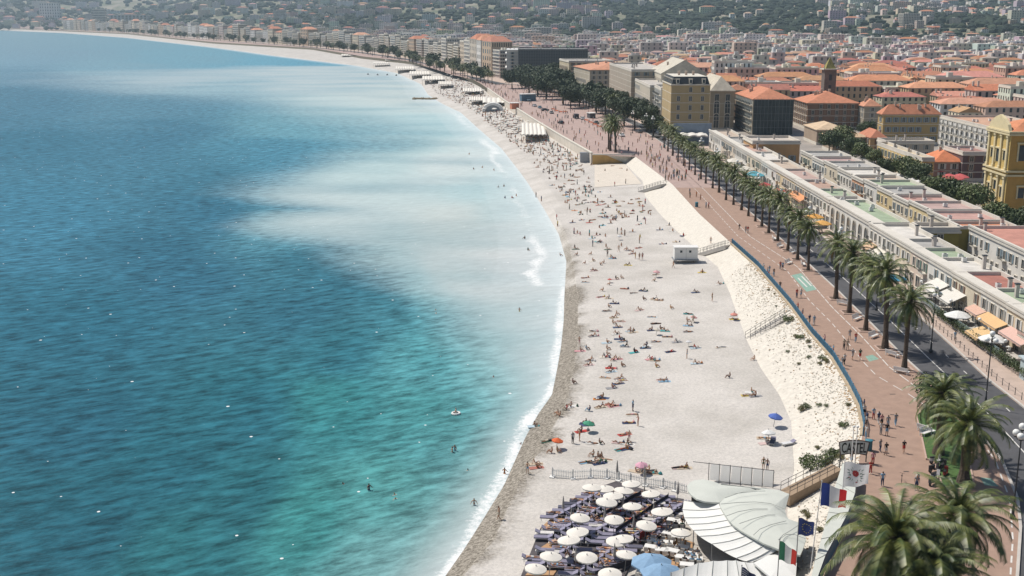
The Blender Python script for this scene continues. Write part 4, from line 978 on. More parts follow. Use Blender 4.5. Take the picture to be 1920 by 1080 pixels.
def palm_proto(h, cr, nf, nl, seed, trunk_r=.32, wl=.06, lean=.0, label='', group=None, bush=1.0):
    rnd = random.Random(seed); r = empty('palm_tree', (0,0,0), 0, label, 'palm tree', group)
    mb = MB(); n = 16; pts = []; rad = []
    for i in range(n+1):
        t = i/n; pts.append((lean*t*t, lean*.3*t, h*t)); rad.append(trunk_r*(1.35 - .5*min(1, t*5) + (.04 if i % 2 else 0)) * (1.0 if t < .86 else 1 + (t-.86)*3.2))
    mb.tube(pts, rad, 10); mb.build('trunk', M_trunk, r)
    mb = MB(); top = (lean, lean*.3, h)
    for k in range(nf):
        u = (k+.5)/nf; el = R(88) - u**.8*R(128)*bush; az = k*2.39996 + rnd.uniform(-.15,.15)
        frond(mb, az, el, cr*rnd.uniform(.88,1.12)*(1.0 if u > .12 else .75), R(7 + 9*rnd.random()) * (1.1 - .3*u), rnd, nl, wl, 0, (top[0], top[1], h - .5*u))
    mb.build('crown', M_palm, r)
    mb = MB()
    for k in range(max(5, nf//6)): frond(mb, k*2.4+1, R(-35)-rnd.random()*.5, cr*.6*rnd.uniform(.7,1.1), R(7), rnd, nl//2, wl*1.2, 0, (top[0], top[1], h-.6))
    mb.build('dry_skirt', M_palmd, r)
    return r
def put(r, X, Y, z=6.0, rz=0, sc=1, label=None, group=None, name=None):
    r.location = (X, Y, z); r.rotation_euler = (0,0,rz); r.scale = (sc,)*3
    if label: r['label'] = label
    if group: r['group'] = group
    return r
PG = 'tall palms in a row along the promenade kerb'
pa = palm_proto(9.6, 4.1, 50, 24, 1, label='', group=PG); pb = palm_proto(8.8, 3.8, 46, 24, 2, lean=.5, group=PG); pc = palm_proto(10.2, 4.2, 52, 24, 3, lean=-.4, group=PG)
rowp = [(1695,694,11.4),(1659,653,13.0),(1623,619,12),(1592,586,11.3),(1567,560,11.4),(1515,507,9.6),(1495,487,10),(1477,470,9.8),(1458,452,10),(1441,437,9.8),(1428,425,9.4),(1416,415,9.2),(1403,405,9.6),(1390,394,9.5),(1375,384,9.6),(1361,375,9.3),(1348,361,9.7),
        (1336,353,9.4),(1323,344,9.4),(1314,336,9),(1303,328,9.4),(1292,319,9),(1282,311,9.3),(1271,304,9.2),(1261,292,9.6),(1252,284,9),(1245,277,9)]
ords = ['nearest','second','third','fourth','fifth','sixth','seventh','eighth','ninth','tenth','eleventh','twelfth','thirteenth','fourteenth','fifteenth','sixteenth','seventeenth','eighteenth','nineteenth','twentieth','twenty-first','twenty-second','twenty-third','twenty-fourth','twenty-fifth','twenty-sixth','twenty-seventh']
rnd = random.Random(3); first = {0: True, 1: True, 2: True}
for i, (a, b, hh) in enumerate(rowp):
    src = (pa, pb, pc)[i % 3]; X, Y = P(a, b, 6); s = hh/(9.6, 8.8, 10.2)[i % 3]*.93
    o = src if i < 3 else copy_tree(src)
    put(o, X, Y, 6, rnd.uniform(0, 6.28), s*rnd.uniform(.95,1.04), f'tall slim palm, {ords[i]} from the viewer in the kerb row' + (' above the white bench' if i in (1,2) else ''), PG)
def palm_square(X, Y, label):
    r = empty('tree_surround', (X, Y, 6.0), 0, label, 'planter', 'stone squares round the palm trunks'); mb = MB(); s = 1.35
    mb.box(-s, s, -s, -s+.3, 0, .13); mb.box(-s, s, s-.3, s, 0, .131); mb.box(-s, -s+.3, -s+.3, s-.3, 0, .129); mb.box(s-.3, s, -s+.3, s-.3, 0, .128); mb.build('stone_frame', mat('pink_kerb'), r)
    mb = MB(); mb.box(-s+.3, s-.3, -s+.3, s-.3, 0, .03); mb.build('soil', mat('soil', (.16,.11,.08), .95, var=.3, vs=3), r)
for i, (a, b, hh) in enumerate(rowp[:11]): palm_square(*P(a, b, 6), f'square stone edging round the {ords[i]} kerb palm')
big1 = palm_proto(7.6, 4.6, 56, 30, 11, .55, .045, label='bushy palm with yellowing fronds at the top of the lawn')
put(big1, 49.9, 125, 6.05, .4)
big2 = palm_proto(7.0, 5.2, 60, 32, 12, .58, .045, label='broad dark palm with thick trunk at the foot of the lawn')
put(big2, *P(1806,905,6), 6.05, 1.3)
bb = P(1680,1002,14.2); big3 = palm_proto(8.0, 6.4, 78, 38, 13, .6, .035, label='huge dense palm nearest the viewer at the bottom edge'); put(big3, bb[0], bb[1], 6, .2)
bb = P(1798,958,13.6); big4 = palm_proto(7.4, 5.6, 66, 36, 14, .6, .035, label='dense palm just right of the nearest one by the lamp'); put(big4, bb[0], bb[1], 6, 2.2)
big5 = palm_proto(6.6, 5.2, 64, 36, 15, .6, .035, label='dense palm cut by the bottom edge between the two nearest'); put(big5, *P(1752,1062,12.6), 6, 3.1)
# twin tall palms by the bastion
for k, (a, b, hh) in enumerate(((1144,283,13.5),(1154,286,13),(1141,280,12))):
    o = copy_tree(pb); X, Y = P(a, b, 6); put(o, X, Y, 6, k*1.9, hh/8.8*.85, f'{["very tall slim palm","slightly shorter slim palm","leaning slim palm"][k]} on the paved bastion', 'tall palms on the bastion')
def leaf_crown(mb, blobs, n, s, seed, fl=1.0):
    rnd = random.Random(seed); w = [b[3]**2 for b in blobs]; tot = sum(w)
    for (bx, by, bz, br), ww in zip(blobs, w):
        for _ in range(int(n*ww/tot)):
            v = Vector((rnd.gauss(0,1), rnd.gauss(0,1), rnd.gauss(0,1))).normalized(); rr = br*(.55 + .5*rnd.random()**.5)*(1 + .22*mn.noise(v*2.2 + Vector((bx, by, bz))))
            p = Vector((bx, by, bz)) + Vector((v.x*rr, v.y*rr, v.z*rr*fl)); a = Vector((rnd.gauss(0,1), rnd.gauss(0,1), rnd.gauss(0,.7))).normalized()
            nrm = (v + a*.8).normalized(); t = nrm.orthogonal().normalized(); b = nrm.cross(t); q = s*rnd.uniform(.6,1.3)
            mb.quad(tuple(p-t*q), tuple(p-b*q*.6), tuple(p+t*q), tuple(p+b*q*.6))
def tree_proto(name, h, r, kind, seed, leafm, n=2600, s=.3, label='', group=None, cat='tree'):
    rnd = random.Random(seed); root = empty(name, (0,0,0), 0, label, cat, group); bl = []
    th = h*.42 if kind != 'pine' else h*.62
    nb = 13
    for k in range(nb):
        a = k*2.4; rr = r*.62*math.sqrt((k+.4)/nb); 
        if kind == 'pine': z = h*.74 + rnd.uniform(-.14,.08)*h; b = r*rnd.uniform(.38,.5)
        elif kind == 'columnar': rr = r*.25*rnd.random(); z = h*(.12+.8*k/nb); b = r*(1.0-.75*k/nb)
        else: z = h*rnd.uniform(.52,.84); b = r*rnd.uniform(.34,.52)
        bl.append((rr*math.cos(a), rr*math.sin(a), z, b))
    mb = MB(); mb.tube([(0,0,0),(.1,0,th*.5),(0,.1,th)], [.32*h/9,.24*h/9,.18*h/9], 8)
    if kind != 'columnar':
        for b in bl[::2]: mb.tube([(0,.1,th*.9),(b[0]*.5,b[1]*.5,(th+b[2])*.5),(b[0],b[1],b[2])], [.14*h/9,.09*h/9,.04*h/9], 5)
    mb.build('trunk', M_bark, root)
    mb = MB(); leaf_crown(mb, bl, n, s, seed, .62 if kind == 'pine' else .85); mb.build('crown', leafm, root); return root
M_leaf = mat('tree_leaves', (.035,.06,.02), .6, col2=(.08,.11,.035), vs=.5)
M_leafd = mat('pine_needles', (.026,.045,.020), .7, col2=(.065,.09,.038), vs=.4)
M_leafy = mat('bright_leaves', (.07,.11,.03), .6, col2=(.13,.15,.05), vs=.6)
# market and street trees
TG = 'leafy trees round the market square'
ta = tree_proto('broadleaf_tree', 9, 5.0, 'round', 1, M_leaf, 3400, .33, group=TG); tb = tree_proto('broadleaf_tree', 7.5, 4.4, 'round', 2, M_leafy, 3000, .3, group=TG)
mk_t = [(1555,282,420,10,'leftmost dark tree behind the flat roofs'),(1578,272,425,11,'tallest dark tree in front of the sandy halls'),(1600,285,400,10,'bushy tree beside the white market canopy'),(1617,300,385,9,'small tree between canopies and halls'),
        (1625,243,470,9,'dark tree before the brown palace corner'),(1640,300,380,7,'small tree behind the inner row roofs'),(1665,312,352,8,'rounded tree left of the pink house'),(1700,312,338,10,'dense tree in front of the yellow row'),(1722,318,332,9,'tree touching the red parasols'),
        (1762,345,300,9.5,'tree left of the yellow church below the purple house'),(1790,352,292,10,'largest tree of the square beside the church'),(1826,362,285,9.5,'tree against the church front'),(1806,385,268,6,'small round shrub like tree below the church'),(1872,392,262,8.5,'dark tree right below the church corner'),(1905,395,258,8,'tree cut by the right edge under the church'),
        (1890,420,246,5,'low tree at the right edge before white awnings'),(1745,330,318,7,'light green tree among red parasols')]
for i, (a, b, Y, h, lb_) in enumerate(mk_t):
    X = XofY(a, Y, 10); o = (ta if i % 2 == 0 else tb) if i < 2 else copy_tree(ta if i % 2 == 0 else tb)
    put(o, X, Y, 6, i*1.3, h/(9 if i % 2 == 0 else 7.5)*.86, lb_, TG)
# dark pines and leafy trees before the sea front blocks
SG = 'dark trees between promenade and sea front blocks'
pn = tree_proto('pine_tree', 13, 8.2, 'pine', 5, M_leafd, 3600, .48, group=SG); pr2 = tree_proto('pine_tree', 12, 7.2, 'round', 6, M_leafd, 3600, .48, group=SG)
trees = []
rnd = random.Random(8)
for a, b, h in ((1212,246,12),(1190,243,14),(1170,236,13.5),(1152,224,15),(1135,218,14),(1118,212,13),(1225,256,9),(1100,206,14),(1086,200,13),(1070,203,12),(1056,196,15),(1040,190,15),(1024,186,16),(1008,180,16),(992,176,15),(976,172,15),(1020,172,17),(1048,180,17),(1000,168,16),(1064,186,16),(985,164,16),(1035,166,18),(960,166,13),(1180,228,12),(1160,212,12)): trees.append((a, b, h))
trees = [t_ for n_, t_ in enumerate(trees) if n_ % 4 != 3]
for i, (a, b, h) in enumerate(trees):
    X, Y = P(a, b, 6); src = (pn, pr2)[i % 2]; o = src if i < 2 else copy_tree(src); ls = near_name(a, b-30)
    put(o, X, Y, 6, i*2.1, h/(13, 12)[i % 2], f'{["dark umbrella pine","dense dark rounded tree"][i%2]} {["left","centre","right","rear","front"][i%5]} of the grove {ls}', SG)
wall_dark = tree_proto('shaded_wall_stand_in', 19, 3.2, 'columnar', 9, M_leafd, 3200, .4, label='tall narrow dark cypress in the gap beside the sandstone palace'); put(wall_dark, *P(1073,192,6))  # tree form added in place of the shaded house wall
# a planted line of small palms and trees round the bay
fp = palm_proto(8, 3.6, 30, 9, 20, .3, .16, group='palms lining the promenade round the bay'); ft = tree_proto('broadleaf_tree', 9, 5, 'round', 21, M_leafd, 500, .8, group='trees lining the promenade round the bay')
yy = 560.0; i = 0
while yy < 3600:
    X = K1f(yy) - 3 if yy < 900 else LB(yy) - 30 + rnd.uniform(-3, 12)
    src = fp if i % 3 else ft; used = i in (0, 1); o = copy_tree(src) if not ((i == 0) or (i == 1)) else src
    px = proj(X, yy, 6)[0]; pl = 'near the pines' if px > 900 else 'midway round the bay' if px > 650 else 'round the far bend' if px > 350 else 'at the far left shore'
    put(o, X, yy, 6, i, (1.0 if i % 3 else 1.25)*rnd.uniform(.8,1.3), f'{"small distant palm" if src is fp else "round dark distant tree"} lining the bay road {pl}', None); yy += 7 + yy*.005; i += 1
# trees scattered in the city
cg = 'trees rising between the roofs'
for i in range(36):
    for _ in range(50):
        y = rnd.uniform(640, 1350); px = rnd.uniform(1150, 1915); X = XofY(px, y)
        if free(X, y, 0) and X > LB(y)+30: break
    o = copy_tree(ft); q = proj(X, y, 18); put(o, X, y, 6 + hill(X, y), i, rnd.uniform(1.2, 1.7), f'dark tree crown rising between roofs {near_name(*q)}', cg)
# shrubs on the embankment and by the ramp
shp = []
def shrub_proto(seed, m):
    r = empty('shrub', (0,0,0), 0, '', 'shrub', 'shrubs rooted in the stone embankment'); rnd_ = random.Random(seed)
    mb = MB()
    for k in range(5): mb.tube([(0,0,-.1),(rnd_.uniform(-.3,.3),rnd_.uniform(-.3,.3),.5)], [.04,.015], 4)
    mb.build('stems', M_bark, r); mb = MB(); leaf_crown(mb, [(rnd_.uniform(-.45,.45), rnd_.uniform(-.4,.4), .35+.25*rnd_.random(), .4) for _ in range(5)], 420, .09, seed, .8); mb.build('foliage', m, r); return r
s1 = shrub_proto(1, M_leafy); s2 = shrub_proto(2, mat('olive_leaves', (.12,.13,.05), .7, col2=(.22,.18,.08), vs=2))
shr = [(1478,604,1.6,0),(1477,615,1.2,0),(1492,634,1,1),(1500,636,1.1,0),(1508,634,1.2,0),(1516,642,.8,1),(1477,661,.6,0),(1490,683,.8,1),(1497,684,.6,1),(1516,672,.7,0),(1487,701,.5,0),(1542,676,1.1,0),(1548,680,1.0,1),(1464,724,.5,0),(1537,684,.7,1),(1518,652,.6,0),
       (1492,755,1.4,1),(1502,770,1.2,1),(1511,766,1.1,0),(1498,777,.8,0),(1535,762,.7,0),(1549,763,.6,0),(1578,785,1.1,1),(1583,801,1.0,0),(1590,762,.8,1),(1593,776,.7,0),(1512,872,1.8,0),(1519,882,1.5,0),(1556,860,1.6,0),(1566,856,1.5,0),(1541,876,1.9,0),(1549,870,1.4,1),(1575,800,.8,1),(1576,862,1.1,1),
       (1510,964,.9,1),(1513,970,.8,1),(1536,998,.9,1),(1460,560,.5,1),(1452,552,.5,1),(1441,545,.6,1),(1470,590,.6,1),(1455,575,.4,0),(1532,842,.7,1),(1545,826,.6,1)]
shr = [(a, b, s*.8, t) for n_, (a, b, s, t) in enumerate(shr) if b > 850 or n_ % 3 != 1]
for i, (a, b, s, t) in enumerate(shr):
    src = (s1, s2)[t]; o = copy_tree(src); X, Y, z = ground_at(a, b)
    w = 'just below the blue railing' if X > LT(Y)-2.4 else 'low on the slope' if X < lf(Y)+3 else 'halfway up the slope'
    zone = 'beside the curved sign' if b > 820 and b < 900 else 'under the club ramp' if b > 900 else 'near the beach stairs' if b < 640 else 'near the lower bend' if b > 740 else 'between stairs and bend'
    put(o, X, Y, z, i*1.7, s, f'{["green","yellowish"][t]} {"large " if s > 1.3 else "small " if s < .8 else ""}shrub {w} {zone}', 'shrubs rooted in the stone embankment')
for s in (s1, s2):
    for c in list(s.children): bpy.data.objects.remove(c)
    bpy.data.objects.remove(s)
b1 = tree_proto('bush', 4.6, 3.0, 'round', 31, M_leaf, 1800, .17, label='dark rounded bush under the bushy palm at the lawn tip', cat='bush'); put(b1, *P(1748,768,6), 6)
# loose limestone rubble on the embankment
mb = MB(); rnd = random.Random(5)
for k in range(3600):
    y = rnd.uniform(98, 232); t = rnd.random()**.45; x = lf(y)*(1-t) + LT(y)*t; s = rnd.uniform(.04,.12)*(1.5 if t > .88 else 1)
    mb.blob((x, y, ground_z(x, y)+.04), (s*1.2, s, s*.7), 0 if rnd.random() < (.9 if t < .8 else .6) else 1, .35, k*.3, 1)
o = mb.build('rubble', [mat('limestone', (.64,.60,.52), .95, var=.15, vs=3), mat('ochre_stone', (.48,.33,.19), .95, var=.2, vs=3)]); tag(o, 'loose pale limestone rubble covering the embankment slope', 'rubble', kind='stuff')
# drystone retaining pieces of the bastion
def wall_thing(name, a, b, z0, z1, th, m, label, cap=True):
    d = Vector((b[0]-a[0], b[1]-a[1])); L = d.length; u = d/L; r = empty(name, (a[0], a[1], 0), math.atan2(u.y, u.x), label, 'wall')
    mb = MB(); mb.box(0, L, -th, 0, z0, z1); mb.build('face', m, r)
    if cap: mb = MB(); mb.box(-.1, L+.1, -th-.15, .15, z1, z1+.35); mb.build('coping', M_trim, r)
    return r
mb = MB(); ap = [P(a, b, 3.3) for a, b in ((1115,305),(1170,305),(1203,342),(1115,344))]
for i in range(12):
    for j in range(12):
        f = lambda u, v: (lambda x, y: (x, y, ground_z(x, y)+.07))(*[(ap[3][k]*(1-u)+ap[2][k]*u)*(1-v)+(ap[0][k]*(1-u)+ap[1][k]*u)*v for k in (0,1)])
        mb.quad(f(i/12,j/12), f((i+1)/12,j/12), f((i+1)/12,(j+1)/12), f(i/12,(j+1)/12))
struct('concrete_apron', mb, mat('cream_concrete', (.60,.54,.46), .9, var=.08, vs=.6))
wall_thing('retaining_wall', (29.6,417.3), (44.9,417.3), 2.2, 6.05, .6, mat('ochre_wall', (.50,.31,.11), .9, var=.2, vs=.4), 'ochre retaining wall of the bastion facing the beach')
M_cw = mat('pale_render', (.60,.54,.46), .9, var=.12, vs=.3)
prev = None
for n, (y0, y1) in enumerate(((418.2,489),(489,560),(560,680),(680,800))):
    wall_thing('retaining_wall', (LT(y1)-.1, y1), (LT(y0)-.1, y0), 1.5, 6.5, .5, M_cw, f'pale sea wall below the promenade, {["first","second","third","fourth"][n]} stretch beyond the ochre wall')
# ------------------------------------------------------------------ blue railing along the embankment
def railing():
    r = empty('railing', (LT(180), 180, 6), 0, 'long blue railing with close bars curving along the promenade edge', 'railing'); ox, oy = LT(180), 180
    ys = [131 + i*.6 for i in range(int((252-131)/.6)+1)]; pts = [(LT(y)+.12-ox, y-oy) for y in ys]
    ms = mat('blue_paint', (.03,.13,.22), .5, var=.15, vs=2)
    for nm, z, rr in (('top_rail', 1.05, .06), ('bottom_rail', .12, .035)):
        mb = MB(); mb.tube([(x, y, z) for x, y in pts], rr, 6); mb.build(nm, ms, r)
    mb = MB()
    for (a, b) in zip(pts, pts[1:]):
        for k in range(4):
            t = k/4; x, y = a[0]*(1-t)+b[0]*t, a[1]*(1-t)+b[1]*t; mb.box(x-.02, x+.02, y-.035, y+.035, .12, 1.0, 0, False)
    mb.build('bars', ms, r)
    for i in range(0, len(pts), 4):
        x, y = pts[i]; mb = MB(); mb.box(x-.06, x+.06, y-.06, y+.06, 0, 1.12); mb.box(x-.09,x+.09,y-.09,y+.09,1.12,1.16); mb.build('post', ms, r)
    mb = MB()
    for a, b in zip(pts, pts[1:]): mb.prism([(a[0]-.42,a[1]),(a[0]+.0,a[1]),(b[0]+.0,b[1]),(b[0]-.42,b[1])], -.35, .10)
    mb.build('plinth', mat('sandy_coping', (.42,.33,.22), .9, var=.2, vs=1), r)
railing()
def stair_rail(a, b, za, zb, label, w=1.6, steps=18):
    """stairs running down from a (top) to b (bottom)"""
    d = Vector((b[0]-a[0], b[1]-a[1])); L = d.length; u = d/L; r = empty('stairs', (a[0], a[1], za), math.atan2(u.y, u.x), label, 'stairs'); dz = zb-za
    for k in range(1):
        mb = MB()
        for i in range(steps): x0, x1 = L*i/steps, L*(i+1)/steps; mb.box(x0, x1, -w/2, w/2, dz*(i+1)/steps-.9, dz*(i+1)/steps+.0)
        mb.build('steps', M_concrete, r)
    for s in (-1, 1):
        mb = MB(); y = s*w/2
        for h in (.5, 1.0): mb.tube([(0,y,h),(L,y,dz+h)], .035, 5)
        for i in range(9): t = i/8; mb.tube([(L*t,y,dz*t-.1),(L*t,y,dz*t+1.0)], .035, 5)
        mb.build('handrail', M_dark, r)
    return r
stair_rail(P(1476,590,6), P(1402,636,2.4)[:2], 6.0, 2.5, 'narrow dark railed stairs from the blue railing down to the beach')
stair_rail(P(1366,458,6), P(1312,476,2.4)[:2], 6.0, 2.6, 'upper beach stairs beside the white hut', 2.0)
stair_rail(P(1244,344,6), P(1202,357,3)[:2], 6.0, 3.0, 'far beach stairs below the crowded bastion corner', 3.0)
stair_rail(P(1190,293,6), P(1172,308,3)[:2], 6.0, 3.0, 'short stairs at the end of the ochre wall', 2.5)

# ------------------------------------------------------------------ street furniture
def lamp_proto(h=10.0):
    r = empty('street_lamp', (0,0,0), 0, '', 'street lamp', 'three globe street lamps along the road'); mb = MB()
    mb.lathe([(.3,0),(.3,.25),(.16,.5),(.13,1.3),(.09,1.5),(.07,h-1.6),(.1,h-1.5),(.06,h-1.4),(.06,h-.35)], (0,0,0), 8)
    for k in range(3): a = k*2.094; mb.tube([(0,0,h-1.5),(.45*math.cos(a),.45*math.sin(a),h-1.55),(.62*math.cos(a),.62*math.sin(a),h-1.2)], .035, 5)
    mb.build('pole', M_dark, r)
    for k in range(4):
        a = k*2.094; x, y, z = (.62*math.cos(a), .62*math.sin(a), h-.9) if k < 3 else (0,0,h-.05)
        mb = MB(); n = 7; mb.lathe([(.36*math.sin(math.pi*(i+.3)/(n+.6)), -.36*math.cos(math.pi*(i+.3)/(n+.6))) for i in range(n+1)], (x,y,z), 12); g = mb.build('globe', M_globe, r, True)
        mb = MB(); mb.lathe([(.2,0),(.24,.05),(.1,.16),(.02,.26)], (x,y,z-.42), 8); mb.build('collar', M_dark, g)
    return r
lp = lamp_proto(); lps = [P(1898,972,6), P(1847,762,6), P(1745,660,6)] + [(63.5 + (0 if y < 330 else -.4), y) for y in (192,216,240,266,292,320,350,380)] + [P(a, 245, 6) for a in ()]
for i, (x, y) in enumerate(lps): put(lp if i == 0 else copy_tree(lp), x, y, 6, i, 1, f'tall lamp with cluster of white globes, {ords[i]} along the road kerb')
for i, (a, b) in enumerate(((1223,262),(1211,256),(1194,246),(1186,250),(1160,232),(1148,222),(1126,214),(1103,205),(1078,200),(1060,196),(1043,188),(1025,183),(1010,178),(994,172))):
    put(copy_tree(lp), *P(a, b, 6), 6, i, .95, f'distant globe lamp, {ords[i]} in front of the dark trees', 'distant globe lamps before the trees')
def small_lamp(X, Y, label):
    r = empty('garden_lamp', (X, Y, 6), 0, label, 'street lamp', 'single globe lamps on the far pavement'); mb = MB(); mb.lathe([(.15,0),(.06,.4),(.05,3.4)], (0,0,0), 8); mb.build('pole', M_dark, r)
    mb = MB(); mb.lathe([(.3*math.sin(math.pi*(i+.3)/6.6), -.3*math.cos(math.pi*(i+.3)/6.6)) for i in range(7)], (0,0,3.65), 10); mb.build('globe', M_globe, r, True)
for i, y in enumerate((148,160,172,184,198)): small_lamp(73.2 + (0 if y > 170 else -1.0), y, f'single white globe lamp beside the terraces, {ords[i]} from the right')
def mk_bench():
    r = empty('bench', (0,0,0), 0, '', 'bench', 'white benches between the kerb palms')
    mb = MB()
    for k in range(5): mb.box(-1.1,1.1,-.35+.14*k,-.23+.14*k,.42,.46)
    mb.build('seat', M_white, r); mb = MB()
    for k in range(4): mb.box(-1.1,1.1,.34+.03*k,.38+.03*k,.52+.13*k,.62+.13*k)
    mb.build('backrest', M_white, r)
    for s in (-1,1):
        mb = MB(); mb.box(s*.95-.05,s*.95+.05,-.35,.4,.36,.42); mb.box(s*.95-.05,s*.95+.05,-.33,-.25,0,.36); mb.box(s*.95-.05,s*.95+.05,.3,.38,0,.95); mb.build('leg', M_white, r)
    return r
bp_ = mk_bench(); bl_ = [(1581,572,1.2),(1607,600,-.4),(1638,633,-.4),(1673,668,.9),(1479,495,-.3),(1506,498,.2),(1487,475,-.3),(1463,464,-.3),(1452,450,.3),(1736,810,1.0),(1738,815,-.6),(1690,700,1.2)]
for i, (a, b, rz) in enumerate(bl_): put(bp_ if i == 0 else copy_tree(bp_), *P(a, b, 6), 6, rz+1.2, 1.0, f'white slatted bench {"on the lawn edge" if i in (9,10) else f"{ords[i]} among the kerb palms"}' + (' turned aside' if rz > .5 else ''))
def scooter_proto():
    r = empty('scooter', (0,0,0), 0, '', 'scooter', 'scooters parked on the lawn edge')
    for x in (-.62, .62):
        w = empty('wheel', (x,0,.26)); w.parent = r
        mb = MB(); n = 14; pr = [(.17,-.05),(.26,-.04),(.26,.04),(.17,.05)]
        for i in range(len(pr)):
            a, b = pr[i], pr[(i+1)%4]
            for k in range(n):
                t, t2 = 2*math.pi*k/n, 2*math.pi*(k+1)/n
                mb.quad((a[0]*math.cos(t),a[1],a[0]*math.sin(t)),(a[0]*math.cos(t2),a[1],a[0]*math.sin(t2)),(b[0]*math.cos(t2),b[1],b[0]*math.sin(t2)),(b[0]*math.cos(t),b[1],b[0]*math.sin(t)))
        mb.build('tyre', M_black, w); mb = MB(); mb.tube([(0,-.04,0),(0,.04,0)], .17, 10); mb.build('rim', M_metal, w)
    mb = MB(); mb.prism([(-.75,-.16),(-.15,-.16),(-.1,0),(-.15,.16),(-.75,.16),(-.85,0)], .35, .68); mb.box(-.2,.42,-.16,.16,.24,.32); mb.prism([(.36,-.2),(.5,-.1),(.5,.1),(.36,.2)], .26, .95); mb.build('body', M_objc, r)
    mb = MB(); mb.prism([(-.8,-.13),(-.1,-.13),(0,0),(-.1,.13),(-.8,.13),(-.85,0)], .69, .8); mb.build('saddle', M_black, r)
    mb = MB(); mb.tube([(.62,0,.26),(.45,0,.95),(.4,0,1.05)], .035, 6); mb.tube([(.4,-.32,1.08),(.42,0,1.02),(.4,.32,1.08)], .025, 6); mb.build('handlebar', M_dark, r)
    mb = MB(); mb.lathe([(.02,0),(.09,.02),(.08,.06)], (0,0,0), 8); h = mb.build('headlight', M_globe, r); h.location = (.51,0,.85); h.rotation_euler = (0,R(90),0)
    return r
sp_ = scooter_proto()
for i, (a, b, c, cn_) in enumerate(((1755,868,(.5,.5,.5),'pale grey'),(1752,884,(.03,.03,.035),'black'),(1754,898,(.6,.6,.6),'white'),(1749,908,(.04,.05,.08),'dark blue'),(1768,880,(.05,.05,.05),'charcoal'),(1772,892,(.3,.05,.04),'dark red'))):
    o = sp_ if i == 0 else copy_tree(sp_); put(o, *P(a, b, 6), 6, .3+.15*i, 1.05, f'{cn_} parked scooter at the foot of the lawn')
    for ch in o.children:
        if ch.name.startswith('body'): ch.color = (*c, 1)
def bike_proto():
    r = empty('bicycle', (0,0,0), 0, '', 'bicycle', 'bicycles parked between the near palms'); 
    for x in (-.52,.52):
        mb = MB(); mb.tube([(x+.33*math.cos(2*math.pi*k/16), 0, .34+.33*math.sin(2*math.pi*k/16)) for k in range(17)], .018, 4, cap=False); mb.build('wheel', M_black, r)
    mb = MB()
    for s in ([(-.52,0,.34),(-.1,0,.32),(.32,0,.78),(-.22,0,.8),(-.52,0,.34)],[(-.1,0,.32),(-.25,0,.9)],[(.52,0,.34),(.3,0,.92)]): mb.tube(s, .022, 5)
    mb.build('frame', M_objc, r); mb = MB(); mb.tube([(.25,-.25,1.0),(.32,0,.95),(.25,.25,1.0)], .018, 5); mb.build('handlebar', M_dark, r)
    mb = MB(); mb.prism([(-.38,-.08),(-.12,-.02),(-.12,.02),(-.38,.08)], .9, .96); mb.build('saddle', M_black, r); return r
bk = bike_proto()
for i, (a, b, rz, c, cn_) in enumerate(((1822,962,.2,(.02,.02,.02),'black'),(1812,1033,1.0,(.05,.25,.5),'bright blue'),(1819,1040,1.1,(.05,.3,.5),'light blue'),(1826,960,.3,(.5,.5,.5),'silver'),(1690,905,1.2,(.03,.03,.03),'black'),(1800,1045,.9,(.3,.3,.3),'grey'))):
    o = bk if i == 0 else copy_tree(bk); put(o, *P(a, b, 6), 6, rz, 1.05, f'{cn_} bicycle {"near the lamp between the palms" if i != 4 else "behind the walkers on the promenade"}')
    for ch in o.children:
        if ch.name.startswith('frame'): ch.color = (*c, 1)
def bin_thing(X, Y, label):
    r = empty('litter_bin', (X, Y, 6), 0, label, 'litter bin'); mb = MB(); mb.lathe([(.38,0),(.42,.1),(.42,1.15),(.45,1.2)], (0,0,0), 14); mb.build('body', mat('teal_paint', (.03,.14,.19), .5), r)
    mb = MB(); mb.lathe([(.46,1.2),(.46,1.28),(.2,1.36)], (0,0,0), 14); mb.build('lid', mat('teal_lid', (.05,.2,.26), .5), r)
bin_thing(*P(1628,844,6), 'round teal litter bin at the end of the blue railing'); bin_thing(*P(1306,388,6), 'blue litter bin on the promenade near the far walkers')
for i, y in enumerate([132 + 2.05*k for k in range(38)]):
    X = K2f(y) + 1.0; r = empty('bollard', (X, y, 6), 0, f'slim dark bollard post, {["near","middle","far"][min(2, i//13)]} part of the right pavement line', 'bollard', 'dark bollards along the right pavement'); mb = MB()
    if i == 0:
        mb.lathe([(.07,0),(.05,.1),(.045,.9),(.07,.93),(.06,1.0),(.02,1.05)], (0,0,0), 7); bm0 = mb.mesh('post', M_dark)
        mb = MB(); mb.tube([(0,0,.85),(0,1.0,.8),(0,2.05,.85)], .02, 4); bm1 = mb.mesh('rail', M_dark)
    inst('post', bm0, r); inst('rail', bm1, r)
